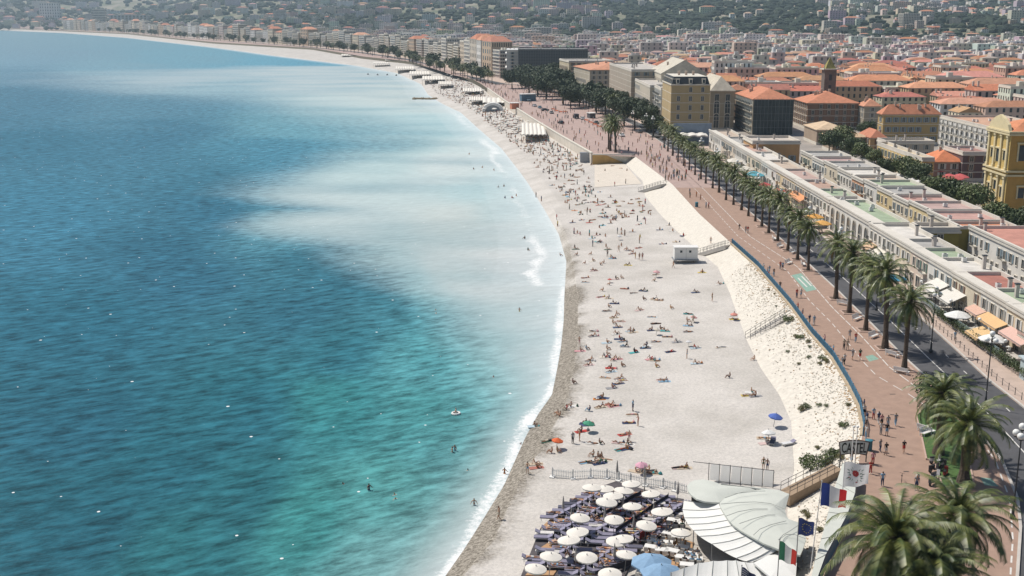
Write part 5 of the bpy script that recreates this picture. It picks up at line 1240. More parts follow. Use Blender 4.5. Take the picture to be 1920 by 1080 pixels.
# ------------------------------------------------------------------ cars and vans
def car_proto(name, L, W, H, van=False):
    r = empty(name, (0,0,0), 0, '', 'van' if van else 'car', 'vehicles on the promenade and road'); mb = MB(); l, w = L/2, W/2
    if van: prof = [(-l,.35),(-l,H*.95),(-l+.1,H),(l*.45,H),(l*.68,H*.62),(l*.98,H*.5),(l,.35)]
    else: prof = [(-l,.35),(-l,.8),(-l*.92,.95),(-l*.6,1.0),(l*.45,1.0),(l*.95,.85),(l,.6),(l,.35)]
    n = len(prof)
    mb.v = [(x,-w,z) for x, z in prof] + [(x,w,z) for x, z in prof]; mb.f = [tuple(range(n)), tuple(reversed(range(n, 2*n)))] + [(i, n+i, n+(i+1)%n, (i+1)%n) for i in range(n)]; mb.m = [0]*len(mb.f)
    if not van:
        c = [(-l*.72,1.0),(-l*.5,H),(l*.12,H),(l*.42,1.0)]; k0 = len(mb.v); mb.v += [(x,-w*.86 if z < H else -w*.74,z) for x, z in c] + [(x,w*.86 if z < H else w*.74,z) for x, z in c]
        mb.f += [(k0+1,k0+2,k0+6,k0+5)]; mb.m += [0]
    b = mb.build('body', M_objc, r)
    mb = MB()
    if van:
        mb.quad((l*.46,-w*.9,H*.97),(l*.69,-w*.95,H*.63),(l*.69,w*.95,H*.63),(l*.46,w*.9,H*.97)); mb.v = [(x+.015,y,z+.015) for x,y,z in mb.v]
        for s in (-1,1): mb.box(l*.1,l*.5, s*w-.01, s*w+.01, H*.62, H*.9)
    else:
        for i, (a, b2) in enumerate(((0,1),(2,3))):
            (xa, za), (xb, zb) = c[a], c[b2]; ya = w*.86 if za < H else w*.74; yb = w*.86 if zb < H else w*.74; mb.quad((xa,-ya,za),(xb,-yb,zb),(xb,yb,zb),(xa,ya,za))
        for s in (-1,1): mb.quad(*[(x, s*(w*.86 if z < H else w*.74), z) for x, z in c])
    mb.build('windows', M_glass, r)
    for x in (-l*.62, l*.62):
        for s in (-1,1):
            mb = MB(); mb.tube([(x,s*(w-.2),.32),(x,s*(w+.01),.32)], .32, 12); wh = mb.build('wheel', M_black, r); mb = MB(); mb.tube([(x,s*(w+.0),.32),(x,s*(w+.03),.32)], .17, 8); mb.build('rim', M_metal, wh)
    for s in (-1,1): mb = MB(); mb.box(l-.06,l+.02,s*w*.7-.16,s*w*.7+.16,.62,.78); mb.build('headlight', M_globe, r)
    return r
cp = car_proto('parked_car', 4.3, 1.75, 1.45); vp = car_proto('delivery_van', 5.2, 2.0, 2.3, True)
cars = [(1146,245,'v',(.65,.65,.64),'white delivery van parked among promenade strollers'),(1166,256,'c',(.7,.7,.7),'white car beside the twin palms'),(1052,232,'c',(.03,.03,.04),'black car among promenade strollers'),(1214,242,'c',(.05,.05,.06),'dark car under the trees'),
        (1226,246,'c',(.3,.3,.32),'silver car under the trees'),(1236,252,'c',(.06,.07,.1),'dark blue car near the ochre block'),(1205,238,'c',(.6,.6,.6),'white car under the trees'),(1243,262,'c',(.1,.1,.1),'charcoal car at the crossing'),(990,190,'v',(.10,.16,.2),'dark blue van near the arch tent'),
        (1002,200,'c',(.5,.5,.52),'silver car near the arch tent'),(1012,203,'c',(.2,.3,.36),'blue grey car near the arch tent'),(1022,208,'c',(.07,.07,.08),'black car before the pines'),(1034,213,'c',(.3,.3,.3),'grey car before the pines'),(1080,222,'v',(.04,.04,.05),'black van before the pines'),
        (1092,224,'c',(.6,.6,.6),'white car before the pines'),(1118,232,'c',(.1,.1,.1),'dark car behind the red barrier'),(1256,268,'c',(.55,.55,.55),'pale car beside the first far palms'),(1198,249,'c',(.08,.08,.09),'dark car facing the crossing')]
fc = {'c': True, 'v': True}
for i, (a, b, t, c, lb_) in enumerate(cars):
    src = cp if t == 'c' else vp; o = src if fc[t] else copy_tree(src); fc[t] = False
    put(o, *P(a, b, 6), 6.01, rnd.choice([1.9,1.7,-1.3,.4]), 1.0, lb_)
    for ch in o.children:
        if ch.name.startswith('body'): ch.color = (*c, 1)
# red and white barriers by the far road
for i, (a, b) in enumerate(((1038,207),(1044,210),(1052,212),(1060,212),(1100,228),(1108,232),(1116,236),(1124,240))):
    X, Y = P(a, b, 6); r = empty('barrier', (X, Y, 6), 2.0, f'orange road barrier {"by the pines" if i < 4 else "left of the white van"}, {ords[i%4]} in its line', 'barrier', 'orange barriers at the road works'); mb = MB(); mb.box(-2.6,2.6,-.05,.05,.5,1.1); mb.build('panel', mat('orange_plastic', (.55,.16,.07), .6), r)
    mb = MB(); mb.box(-2.4,-2.3,-.3,.3,0,1.15); mb.box(2.3,2.4,-.3,.3,0,1.15); mb.build('feet', M_white, r)
# ------------------------------------------------------------------ awnings, terraces and parasols by the white row
def awning(x0, x1, y0, y1, z0, z1, col, label, name='awning'):
    r = empty(name, (x1, y0, z1), 0, label, 'awning', None); D = y1-y0; W = x1-x0; n = 10; mb = MB()
    for k in range(n):
        a, b = D*k/n, D*(k+1)/n; sg = -.05*math.sin(math.pi*(k+.5)/n)
        mb.quad((-W,a,z0-z1),(-W,b,z0-z1),(0,b,0),(0,a,0)); mb.quad((-W,a,z0-z1-.3 - (.08 if k%2 else 0)),(-W,b,z0-z1-.3 - (.08 if k%2 else 0)),(-W,b,z0-z1),(-W,a,z0-z1))
    o = mb.build('canvas', M_objf, r); o.color = (*col, 1)
    mb = MB(); mb.tube([(-W,0,z0-z1),(-W,D,z0-z1)], .04, 5); mb.tube([(0,.1,-.05),(-W,.1,z0-z1)], .03, 4); mb.tube([(0,D-.1,-.05),(-W,D-.1,z0-z1)], .03, 4)
    for y in (.1, D-.1): mb.tube([(-W,y,z0-z1),(-W,y,6-z1)], .03, 4)
    mb.build('frame', M_metal, r)
awning(73.0,75.9,192,198,9.0,10.4,(.62,.60,.55),'left of two large grey white awnings on the restaurant terrace')
awning(73.0,75.9,184.5,191,9.0,10.4,(.60,.58,.53),'right of two large grey white awnings on the restaurant terrace')
awning(74.3,75.9,176,181,9.2,9.9,(.56,.36,.28),'faded pink awning over a terrace window')
awning(74.0,75.9,168,175.5,9.2,10.0,(.62,.40,.20),'long light orange awning on the white facade')
awning(74.0,75.9,159,167,9.2,10.0,(.58,.38,.32),'salmon awning on the white facade near the right edge')
awning(71.4,74.2,168,173,7.6,8.3,(.62,.43,.22),'pale orange awning sheltering the lower terrace')
awning(74.2,75.9,290,303,9.3,10.3,(.60,.28,.13),'long orange awning over blue shop windows')
awning(73.8,75.9,232,237,8.4,9.4,(.58,.40,.26),'small sandy awning beside the arcade')
awning(73.6,75.9,224,231,8.2,9.2,(.62,.58,.50),'cream awning right of the arcade')
awning(96,99.5,180,186,8.5,9.5,(.60,.26,.22),'red awning in the lane at the right edge')
# terrace blocks
def terrace():
    r = empty('terrace', (71, 150, 6), 0, 'raised restaurant terrace with hedges and glass screens along the pavement', 'terrace'); mb = MB()
    mb.box(1.4,4.9,10,52,0,.9); mb.build('platform', M_concrete, r); mb = MB()
    for a, b in ((12,20),(22,34),(36,50)): mb.box(1.25,1.35,a,b,.9,1.9)
    mb.build('glass_screen', mat('screen_glass', (.18,.24,.25), .15), r)
    mb = MB(); leaf_crown(mb, [(1.2, y*1.0, 1.2, .8) for y in range(-6, 38)], 9000, .12, 3, .9); mb.build('hedge', M_leaf, r)
    for k in range(7):
        mb = MB(); y = 14+k*5.2; mb.lathe([(.04,0),(.04,.7),(.5,.72),(.5,.76)], (3.2,y,.9), 10)
        for s in (-1,1): mb.box(3.0,3.4,y+s*.9-.2,y+s*.9+.2,1.3,1.36); mb.box(3.0,3.4,y+s*1.1-.03,y+s*1.1+.03,1.36,1.8)
        mb.build('table_set', M_white, r)
    mb = MB(); mb.box(.9,4.9,-6,4,0,3.0); mb.box(.6,4.9,-6.3,4.3,3.0,3.2); mb.build('kiosk', mat('pale_blue_paint', (.42,.50,.52), .7, var=.1, vs=1), r)
terrace()
def parasol_proto(rad, h, n, name, label, cat, group, m=None, drop=.42):
    r = empty(name, (0,0,0), 0, label, cat, group); mb = MB(); mb.tube([(0,0,0),(0,0,h)], .035, 6); mb.build('pole', M_metal, r)
    mb = MB(); c = 3
    for k in range(n):
        a0, a1 = 2*math.pi*k/n, 2*math.pi*(k+1)/n
        for j in range(c):
            f = lambda t, a: (rad*t*math.cos(a), rad*t*math.sin(a), h - drop*t**1.25)
            t0, t1 = j/c, (j+1)/c
            mb.quad(f(t0,a0), f(t1,a0), f(t1,a1), f(t0,a1))
        v0, v1 = (rad*math.cos(a0), rad*math.sin(a0), h-drop), (rad*math.cos(a1), rad*math.sin(a1), h-drop); mb.quad((v0[0],v0[1],v0[2]-.14),(v1[0],v1[1],v1[2]-.14),v1,v0)
    mb.build('canopy', m or M_objf, r); mb = MB()
    for k in range(n//2): a = 4*math.pi*k/n; mb.tube([(0,0,h-.9),(rad*.6*math.cos(a), rad*.6*math.sin(a), h-drop*.6-.03)], .012, 3)
    mb.tube([(0,0,h),(0,0,h+.12)], .05, 5); mb.build('ribs', M_metal, r); return r
def colour(o, part, c):
    for ch in o.children:
        if ch.name.split('.')[0] == part: ch.color = (*c, 1)
pp_ = parasol_proto(2.2, 3.0, 8, 'market_parasol', '', 'parasol', 'parasols and canopies of the market', drop=.8)
mp = [(1738,305,'red',(.50,.09,.09)),(1746,312,'red',(.52,.10,.10)),(1752,308,'red',(.48,.08,.08)),(1780,330,'pinkish red',(.5,.1,.1)),(1790,333,'pinkish red',(.52,.12,.11)),(1800,330,'pinkish red',(.5,.1,.1)),(1760,318,'red',(.5,.1,.1)),(1665,305,'pink',(.55,.25,.25)),(1672,303,'pink',(.55,.28,.25)),
      (1640,290,'white',(.68,.67,.64)),(1626,295,'white',(.68,.67,.64)),(1685,330,'white',(.66,.65,.62)),(1700,335,'white',(.7,.68,.65)),(1712,338,'white',(.68,.66,.64)),(1722,342,'white',(.7,.68,.65)),(1730,350,'white',(.68,.66,.64)),(1740,352,'white',(.66,.64,.6)),(1835,412,'white',(.7,.68,.65)),(1850,415,'cream',(.6,.55,.45)),(1862,408,'white',(.7,.68,.65)),
      (1880,420,'white',(.68,.66,.64)),(1895,428,'white',(.68,.66,.64)),(1905,440,'white',(.7,.68,.65)),(1816,396,'white',(.66,.65,.62)),(1845,398,'white',(.7,.68,.65)),(1660,318,'white',(.68,.67,.64)),(1650,298,'cream',(.6,.56,.46))]
for i, (a, b, cn_, c) in enumerate(mp):
    o = pp_ if i == 0 else copy_tree(pp_); X, Y = P(a, b, 9); put(o, X, Y, 6, i*.5, 1.25, f'{cn_} market parasol {near_name(a, b)}' if a > 1780 else f'{cn_} market parasol {"beside the pink house" if 1725 < a < 1810 else "below the market trees"}'); colour(o, 'canopy', c)
sps = [(72.6,340,'teal',(.10,.36,.44),2.2,'teal pavilion parasol above the terraces'),(73.4,312,'red',(.50,.10,.09),1.7,'bright red parasol on the terrace behind the palms'),(73.2,272,'orange',(.62,.32,.08),1.6,'orange parasol at the foot of the arcade'),(73.0,264,'orange',(.64,.35,.10),1.5,'second orange parasol nearer the arcade'),
       (70.8,206,'bright blue',(.04,.30,.50),1.1,'bright blue parasol behind the thick palm crowns'),(72.6,217,'cream',(.62,.58,.48),1.5,'cream parasol beside the arcade end'),(73,355,'cream',(.66,.62,.54),2.0,'cream terrace parasol behind the teal one'),(73,375,'cream',(.66,.62,.54),2.0,'cream parasol farther along the terraces'),
       (72.8,326,'red',(.48,.09,.09),1.5,'dark red parasol next to the teal one'),(73,166,'white',(.68,.68,.66),1.0,'small white parasol above the orange awning'),(73,180,'white',(.68,.68,.66),1.0,'small white parasol on the near terrace')]
for X, Y, cn_, c, s, lb_ in sps: o = copy_tree(pp_); put(o, X, Y, 6, .3, s*(.68 if s > 1.4 else 1), lb_, 'parasols on the restaurant terraces'); colour(o, 'canopy', c)
# wavy cream canopy at the far end of the row
r = empty('canopy', (66, 448, 6), 0, 'long wavy cream canopy over dark tables below the blue hoarding', 'canopy'); mb = MB()
for k in range(16):
    a, b = k/16*11, (k+1)/16*11; za, zb = 4.2+.5*abs(math.sin(k*.6)), 4.2+.5*abs(math.sin((k+1)*.6)); mb.quad((a,0,za-.5),(b,0,zb-.5),(b,6,zb),(a,6,za)); mb.quad((a,-.02,za-1.0),(b,-.02,zb-1.0),(b,-.02,zb-.5),(a,-.02,za-.5))
mb.build('canvas', M_canvas, r); mb = MB()
for k in range(5): mb.tube([(k*2.7,0.1,0),(k*2.7,0.1,4)], .05, 5)
mb.build('poles', M_dark, r)
# ------------------------------------------------------------------ people
BON = [('pelvis','spine'),('spine','chest'),('chest','neck'),('neck','head'),('head','top')] + [(a+s if a not in ('chest','pelvis') else a, b+s) for s in 'LR' for a, b in (('chest','sh'),('sh','el'),('el','wr'),('wr','ha'),('pelvis','hip'),('hip','kn'),('kn','an'),('an','toe'))]
RAD = dict(pelvis=(.15,.105), spine=(.12,.09), chest=(.155,.105), neck=(.055,.055), head=(.078,.09), top=(.062,.07), sh=(.06,.06), el=(.04,.04), wr=(.027,.027), ha=(.036,.022), hip=(.088,.088), kn=(.056,.056), an=(.035,.035), toe=(.04,.025))
def sym(d):
    r = {}
    for k, v in d.items():
        if k in ('pelvis','spine','chest','neck','head','top'): r[k] = v
        elif k[-1] in 'LR': r[k] = v
        else: r[k+'L'] = (-v[0], v[1], v[2]); r[k+'R'] = v
    return r
POSES = {
 'stand': sym(dict(pelvis=(0,0,.94), spine=(0,0,1.12), chest=(0,0,1.33), neck=(0,0,1.48), head=(0,.015,1.57), top=(0,.01,1.68), sh=(.18,0,1.41), el=(.24,-.03,1.14), wr=(.25,.04,.9), ha=(.25,.07,.8), hip=(.09,0,.88), kn=(.1,.02,.49), an=(.11,-.02,.08), toe=(.13,.13,.035))),
 'walk': dict(sym(dict(pelvis=(0,0,.92), spine=(0,.01,1.11), chest=(0,.03,1.32), neck=(0,.04,1.47), head=(0,.06,1.56), top=(0,.06,1.67), sh=(.18,.02,1.40), el=(.23,0,1.13), wr=(.24,.1,.9), ha=(.24,.15,.82), hip=(.09,0,.87), kn=(.1,.1,.48), an=(.1,.1,.08), toe=(.1,.24,.04))),
      elL=(-.23,-.12,1.15), wrL=(-.22,-.18,.92), haL=(-.22,-.18,.82), knL=(-.1,0,.48), anL=(-.1,-.3,.16), toeL=(-.1,-.2,.05), elR=(.23,.05,1.13), wrR=(.22,.22,.96), haR=(.21,.3,.9), anR=(.1,.25,.08), toeR=(.1,.39,.05), knR=(.1,.16,.49)),
 'phone': dict(sym(dict(pelvis=(0,0,.94), spine=(0,0,1.12), chest=(0,0,1.33), neck=(0,.01,1.48), head=(0,.05,1.56), top=(0,.06,1.66), sh=(.18,0,1.41), el=(.23,-.02,1.13), wr=(.24,.04,.9), ha=(.24,.07,.8), hip=(.09,0,.88), kn=(.1,.02,.49), an=(.1,-.02,.08), toe=(.12,.13,.035))), elR=(.25,.06,1.15), wrR=(.12,.26,1.24), haR=(.06,.3,1.32), anL=(-.16,.02,.08), toeL=(-.18,.17,.035)),
 'sit': dict(sym(dict(pelvis=(0,0,.13), spine=(0,-.03,.32), chest=(0,-.03,.53), neck=(0,.0,.68), head=(0,.03,.77), top=(0,.03,.88), sh=(.18,-.02,.61), el=(.24,.1,.42), wr=(.18,.3,.42), ha=(.15,.38,.4), hip=(.09,.05,.12), kn=(.14,.42,.42), an=(.13,.62,.08), toe=(.14,.75,.04)))),
 'sitback': dict(sym(dict(pelvis=(0,0,.12), spine=(0,-.1,.28), chest=(0,-.2,.46), neck=(0,-.25,.6), head=(0,-.24,.7), top=(0,-.25,.81), sh=(.18,-.21,.54), el=(.25,-.4,.34), wr=(.26,-.5,.09), ha=(.27,-.56,.03), hip=(.09,.05,.11), kn=(.13,.46,.2), an=(.12,.86,.07), toe=(.13,.93,.15))), knL=(-.12,.4,.42), anL=(-.12,.62,.08), toeL=(-.12,.75,.04)),
 'supine': dict(sym(dict(pelvis=(0,0,.12), spine=(0,-.19,.11), chest=(0,-.4,.12), neck=(0,-.56,.12), head=(0,-.66,.13), top=(0,-.77,.13), sh=(.18,-.48,.11), el=(.3,-.26,.07), wr=(.33,-.02,.06), ha=(.33,.08,.05), hip=(.09,.06,.11), kn=(.12,.46,.13), an=(.13,.87,.07), toe=(.16,.93,.15))), knL=(-.12,.4,.34), anL=(-.12,.62,.07), toeL=(-.12,.76,.04)),
 'prone': dict(sym(dict(pelvis=(0,0,.13), spine=(0,-.19,.12), chest=(0,-.4,.12), neck=(0,-.55,.14), head=(0,-.65,.13), top=(0,-.76,.12), sh=(.18,-.47,.12), el=(.34,-.62,.06), wr=(.18,-.8,.05), ha=(.1,-.83,.04), hip=(.09,.06,.12), kn=(.12,.46,.09), an=(.12,.87,.08), toe=(.12,.97,.03)))),
 'swim': dict(sym(dict(pelvis=(0,0,-.28), spine=(0,.16,-.2), chest=(0,.34,-.1), neck=(0,.46,.02), head=(0,.52,.12), top=(0,.54,.23), sh=(.18,.38,-.03), el=(.34,.56,-.04), wr=(.4,.76,-.02), ha=(.4,.85,-.02), hip=(.09,-.05,-.3), kn=(.14,-.42,-.36), an=(.14,-.8,-.28), toe=(.14,-.9,-.24)))),
 'wade': dict(sym(dict(pelvis=(0,0,.1), spine=(0,0,.28), chest=(0,0,.49), neck=(0,0,.64), head=(0,.015,.73), top=(0,.01,.84), sh=(.18,0,.57), el=(.32,.05,.36), wr=(.4,.2,.24), ha=(.42,.26,.2), hip=(.09,0,.04), kn=(.1,.02,-.35), an=(.1,0,-.76), toe=(.1,.13,-.8)))),
}
def build_pose(name, J):
    me = bpy.data.meshes.new('skeleton'); keys = list(J); me.from_pydata([J[k] for k in keys], [(keys.index(a), keys.index(b)) for a, b in BON], [])
    o = bpy.data.objects.new('skeleton', me); COL.objects.link(o)
    sk = o.modifiers.new('skin', 'SKIN'); sk.use_smooth_shade = True; sk.branch_smoothing = .6
    ss = o.modifiers.new('sub', 'SUBSURF'); ss.levels = 1; ss.render_levels = 1
    for i, k in enumerate(keys):
        d = me.skin_vertices[0].data[i]; d.radius = RAD.get(k, RAD.get(k[:-1])); d.use_root = (k == 'pelvis')
    dg = bpy.context.evaluated_depsgraph_get(); dg.update(); m = bpy.data.meshes.new_from_object(o.evaluated_get(dg)); m.name = 'body'
    bpy.data.objects.remove(o); m.materials.clear(); m.materials.append(M_skin)
    vs = [v.co.copy() for v in m.vertices]; ns = [v.normal.copy() for v in m.vertices]; seg = [(a, b, Vector(J[a]), Vector(J[b])) for a, b in BON]
    info = []
    for p in m.polygons:
        c = p.center; best = None
        for a, b, A_, B_ in seg:
            d = B_-A_; t = max(0, min(1, (c-A_).dot(d)/d.length_squared)); q = (c-(A_+d*t)).length - .5*((RAD.get(a) or RAD.get(a[:-1]))[0]*(1-t) + (RAD.get(b) or RAD.get(b[:-1]))[0]*t)
            if best is None or q < best[0]: best = (q, b.rstrip('LR') if b[-1] in 'LR' else b, t, c)
        info.append((tuple(p.vertices), best[1], best[2], best[3]))
    hc = Vector(J['head']).lerp(Vector(J['top']), .5); up = (Vector(J['top'])-Vector(J['neck'])).normalized()
    face = Vector((0,1,0)) if name in ('stand','walk','phone','sit','sitback','wade','swim') else Vector((0,0,1 if name == 'supine' else -1)); face = (face - up*face.dot(up)).normalized()
    SEL = dict(trunks=lambda b, t: b == 'hip' or (b == 'kn' and t < .38) or (b == 'spine' and t < .4), briefs=lambda b, t: b == 'hip' or (b == 'kn' and t < .1) or (b == 'spine' and t < .3), trousers=lambda b, t: b == 'hip' or b == 'kn' or (b == 'an' and t < .92) or (b == 'spine' and t < .4),
               shorts=lambda b, t: b == 'hip' or (b == 'kn' and t < .75) or (b == 'spine' and t < .4), shirt=lambda b, t: b in ('spine','chest','sh') or (b == 'neck' and t < .55) or (b == 'el' and t < .6) or (b == 'hip' and t < .5),
               top=lambda b, t: (b == 'neck' and t < .35) or (b == 'chest' and t > .6) or (b == 'sh' and t < .35), hair=None, shoes=lambda b, t: b == 'toe')
    out = {'body': m}
    for nm, f in SEL.items():
        e = {'trousers': .016, 'shirt': .022, 'hair': .018, 'shorts': .024, 'shoes': .012}.get(nm, .012); used = {}; mb = MB()
        for vv, b, t, c in info:
            ok = f(b, t) if f else (b in ('head','top') and ((c-hc).dot(up) > .05 or (c-hc).dot(face) < -.005) and (c-hc).dot(up) > -.10)
            if not ok: continue
            idx = []
            for v in vv:
                if v not in used: used[v] = len(mb.v); mb.v.append(tuple(vs[v] + ns[v]*e))
                idx.append(used[v])
            mb.f.append(tuple(idx)); mb.m.append(0)
        if mb.f: out[nm] = mb.mesh(nm, M_hair if nm == 'hair' else M_objf, True)
    return out
BODY = {k: build_pose(k, J) for k, J in POSES.items()}
CL = [('white',(.62,.61,.58)),('black',(.02,.02,.022)),('navy',(.03,.05,.12)),('red',(.45,.05,.04)),('grey',(.25,.25,.26)),('sky blue',(.22,.38,.52)),('beige',(.48,.40,.30)),('dark green',(.05,.11,.07)),('pink',(.55,.28,.30)),('turquoise',(.06,.33,.34)),('yellow',(.60,.47,.10)),('orange',(.58,.22,.06))]
SKINS = [(.46,.25,.15),(.38,.20,.12),(.54,.33,.22),(.28,.14,.08),(.18,.09,.055),(.50,.29,.18)]
HAIRS = [('dark',(.02,.014,.01)),('dark',(.015,.012,.01)),('brown',(.07,.035,.018)),('fair',(.30,.20,.09)),('grey',(.22,.21,.2))]
prs = random.Random(77); NPEOPLE = 0
LATER = []
def person(X, Y, z, pose, rz, outfit, where, group, sc=None, doing=None):
    global NPEOPLE
    if Y > 268: LATER.append((X, Y, z, pose, rz)); return
    NPEOPLE += 1; B = BODY[pose]; r = empty('person', (X, Y, z), rz); s = sc or prs.uniform(.95,1.07); r.scale = (s,)*3
    sk = prs.choice(SKINS); hn, hc = prs.choice(HAIRS); inst('body', B['body'], r, color=sk); inst('hair', B['hair'], r, color=hc)
    c1n, c1 = prs.choice(CL if outfit == 'swim' else CL[:3]*3 + CL[4:6]*2 + CL[6:8] + CL[3:4] + CL[8:9]); c2n, c2 = prs.choice(CL[:7]); d = ''
    if outfit == 'swim':
        if prs.random() < .5: inst('swim_shorts', B['trunks'], r, color=c1); d = f'{c1n} swim shorts'
        else:
            inst('bikini_bottom', B['briefs'], r, color=c1)
            if 'top' in B: inst('bikini_top', B['top'], r, color=c1)
            d = f'{c1n} swimwear'
    else:
        inst('shirt', B['shirt'], r, color=c1); k = prs.choice(['trousers','shorts','shorts','trousers']); inst(k, B[k], r, color=c2)
        if 'shoes' in B: inst('shoes', B['shoes'], r, color=prs.choice(CL[:2])[1])
        d = f'{c1n} top and {c2n} {k}'
    act = doing or dict(stand='standing', walk='walking', phone='standing with raised hand', sit='sitting hugging knees', sitback='leaning back on hands', supine='lying on their back', prone='lying face down', swim='swimming', wade='wading')[pose]
    tag(r, f'{hn} haired person in {d} {act} {where}', 'person', group); return r
TOWN = 0
def towel(X, Y, z, rz, where):
    n, c = prs.choice([('white',(.62,.61,.58)),('cream',(.62,.58,.5)),('pale blue',(.4,.5,.56)),('sandy',(.5,.42,.32)),('grey',(.3,.3,.31)),('dark blue',(.05,.08,.16)),('faded red',(.36,.14,.11)),('pale pink',(.55,.42,.40))]*2 + CL); mb = MB(); m_ = 6
    for i in range(m_):
        for j in range(3):
            f = lambda i, j: (-.45+.3*j, -.95+1.9*i/m_, .03+.02*mn.noise(Vector((i*1.3+X, j*1.7+Y, 0))))
            mb.quad(f(i,j), f(i,j+1), f(i+1,j+1), f(i+1,j))
    o = mb.build('beach_towel', M_objf); o.location = (X,Y,z+.01); o.rotation_euler.z = rz; o.color = (*c,1); tag(o, f'{n} towel spread on the pebbles {where}', 'towel', 'towels spread on the beach')
def beach_zone(px, py):
    a = 'at the water edge' if px < 1100 and py > 520 else 'near the embankment' if px > 1330 else 'in the left cluster' if px < 1175 else 'in the open middle of the beach'
    b = 'above the picket fence' if py > 790 else 'level with the railed stairs' if py > 590 else 'below the white hut' if py > 500 else 'beyond the white hut'
    return a + ' ' + b
BG = 'sunbathers and bathers on the beach'
def beach_person(px, py, k):
    X, Y, z = ground_at(px, py); pose = {'L': prs.choice(['supine','prone','supine']), 'K': 'sitback', 'S': 'sit', 'U': prs.choice(['stand','stand','phone','walk'])}[k]
    rz = prs.uniform(-.5,.5) + (1.57 if prs.random() < .5 else -1.57) if k in 'LKS' else prs.uniform(0,6.28)
    w = beach_zone(px, py); person(X, Y, z, pose, rz, 'swim' if prs.random() < .86 else 'dress', w, BG)
    if k in 'LK' or (k == 'S' and prs.random() < .4):
        towel(X, Y, z, rz, w)
        if prs.random() < .35: bag(X+prs.uniform(.6,.9), Y+prs.uniform(-.5,.5), z, w)
NB = 0
def bag(X, Y, z, w):
    global NB, bag_m
    if NB == 0: mb = MB(); mb.blob((0,0,.17), (.25,.16,.2), 0, .15, 2, 2); mb.tube([(-.14,0,.3),(0,0,.5),(.14,0,.3)], .02, 4); bag_m = mb.mesh('beach_bag', M_objf, True)
    NB += 1; n, c = prs.choice(CL); o = inst('beach_bag', bag_m, None, (X,Y,z), prs.uniform(0,3), 1.0, c); tag(o, f'{n} beach bag {w}', 'bag', 'beach bags beside the towels')
LST4 = '555,25,L;495,75,L;495,105,L;700,85,S;735,80,S;660,125,S;760,150,L;615,165,S;820,180,L;885,165,K;600,205,L;655,215,S;690,250,K;650,275,S;640,300,L;885,225,S;965,100,S;970,55,L;1285,40,S;1400,120,K;1240,175,K;1350,235,U;965,220,K;990,228,L;860,295,K;1070,285,S;705,325,S;690,345,K;735,370,L;680,385,S;715,410,K;945,340,L;970,385,L;800,435,S;820,444,S;945,430,S;1000,425,S;1035,435,K;1190,320,L;1222,380,U;1180,370,S;1190,400,K;1190,440,L;1500,330,S;1500,355,L;550,437,L;550,470,K;705,455,K;725,490,S;745,505,L;1050,475,L;975,507,L;1115,510,K;640,515,S;640,560,S;765,540,K;910,535,S;900,550,L;455,530,U;460,570,S;500,560,S;825,580,S;1070,575,L;1180,620,U;1240,550,K;1410,545,L;630,612,K;640,597,S;530,635,K;520,665,K;690,635,S;710,625,K;740,675,S;935,625,K;965,635,L;970,680,S;1245,655,K;1635,630,S;670,710,K;670,685,S;630,750,L;730,758,K;745,770,L;720,790,L;675,820,S;410,790,S;1015,765,L;1030,775,K;1470,750,S;1615,850,S;1645,875,S;1590,870,L;590,895,L;615,885,S;525,975,S;600,950,K;670,935,K;690,942,L;400,945,S;370,965,S;310,1000,S;325,1012,S;815,975,U;815,1000,L;850,1075,U;790,1055,L;510,1070,K'
LST2 = '500,55,S;410,185,U;455,170,U;470,105,S;240,170,L;270,250,S;305,245,S;545,185,L;590,190,S;790,172,U;760,125,L;720,182,L;780,190,S;770,222,S;740,226,L;550,270,S;580,280,S;605,285,S;500,312,L;560,315,S;590,320,K;630,295,L;105,390,U;160,325,K;835,375,S;890,360,S;925,375,S;950,388,L;1130,350,L;1165,352,K;1695,365,U;1722,370,U;165,350,S;150,70,S;1700,150,L;1712,185,S'
for s_, ox, oy in ((LST4, 960, 500), (LST2, 960, 780)):
    for e in s_.split(';'):
        a, b, k = e.split(','); beach_person(ox+float(a)/3.6, oy+float(b)/3.6, k)
far_pts = []
LST5 = '300,30,L;350,50,S;375,60,S;430,75,S;490,100,L;410,100,L;550,40,L;575,45,S;610,70,S;660,80,L;770,40,U;625,120,S;740,120,K;770,165,K;425,140,L;220,150,U;180,120,U;570,160,L;525,170,S;650,178,L;720,195,K;470,220,L;565,215,K;585,235,S;510,250,L;785,225,S;800,240,S;680,240,L;695,270,S;710,275,K;825,270,S;855,268,K;525,290,L;580,310,K;455,310,K;755,290,S;780,295,U;740,315,S;940,300,U;1000,320,U;950,325,L;335,290,U;342,340,U;655,350,S;680,330,L;905,380,S;1108,365,S;1180,330,K;1205,375,S;820,370,S;790,395,U;820,400,S;845,410,U;465,395,U;490,390,S;510,400,S;580,410,U;600,430,S;635,405,S;700,415,S;960,420,S;1285,410,K;645,455,L;660,460,K;605,490,U;705,490,S;720,512,K;955,465,U;950,500,L;1130,470,L;1230,455,L;1490,470,U;820,485,S;800,530,U;860,515,S;875,520,K;910,535,S;900,545,L;925,580,U;955,590,U;978,590,U;470,500,S;480,510,K;490,555,S;595,550,S;360,560,S;605,600,S;550,620,S;660,630,S;690,615,S;715,565,U;740,575,S;755,580,K;870,630,K;615,672,K;1210,650,U;1425,685,S'
for e in LST5.split(';'):
    a, b, k = e.split(','); beach_person(960+float(a)/4, 340+float(b)/4, k)
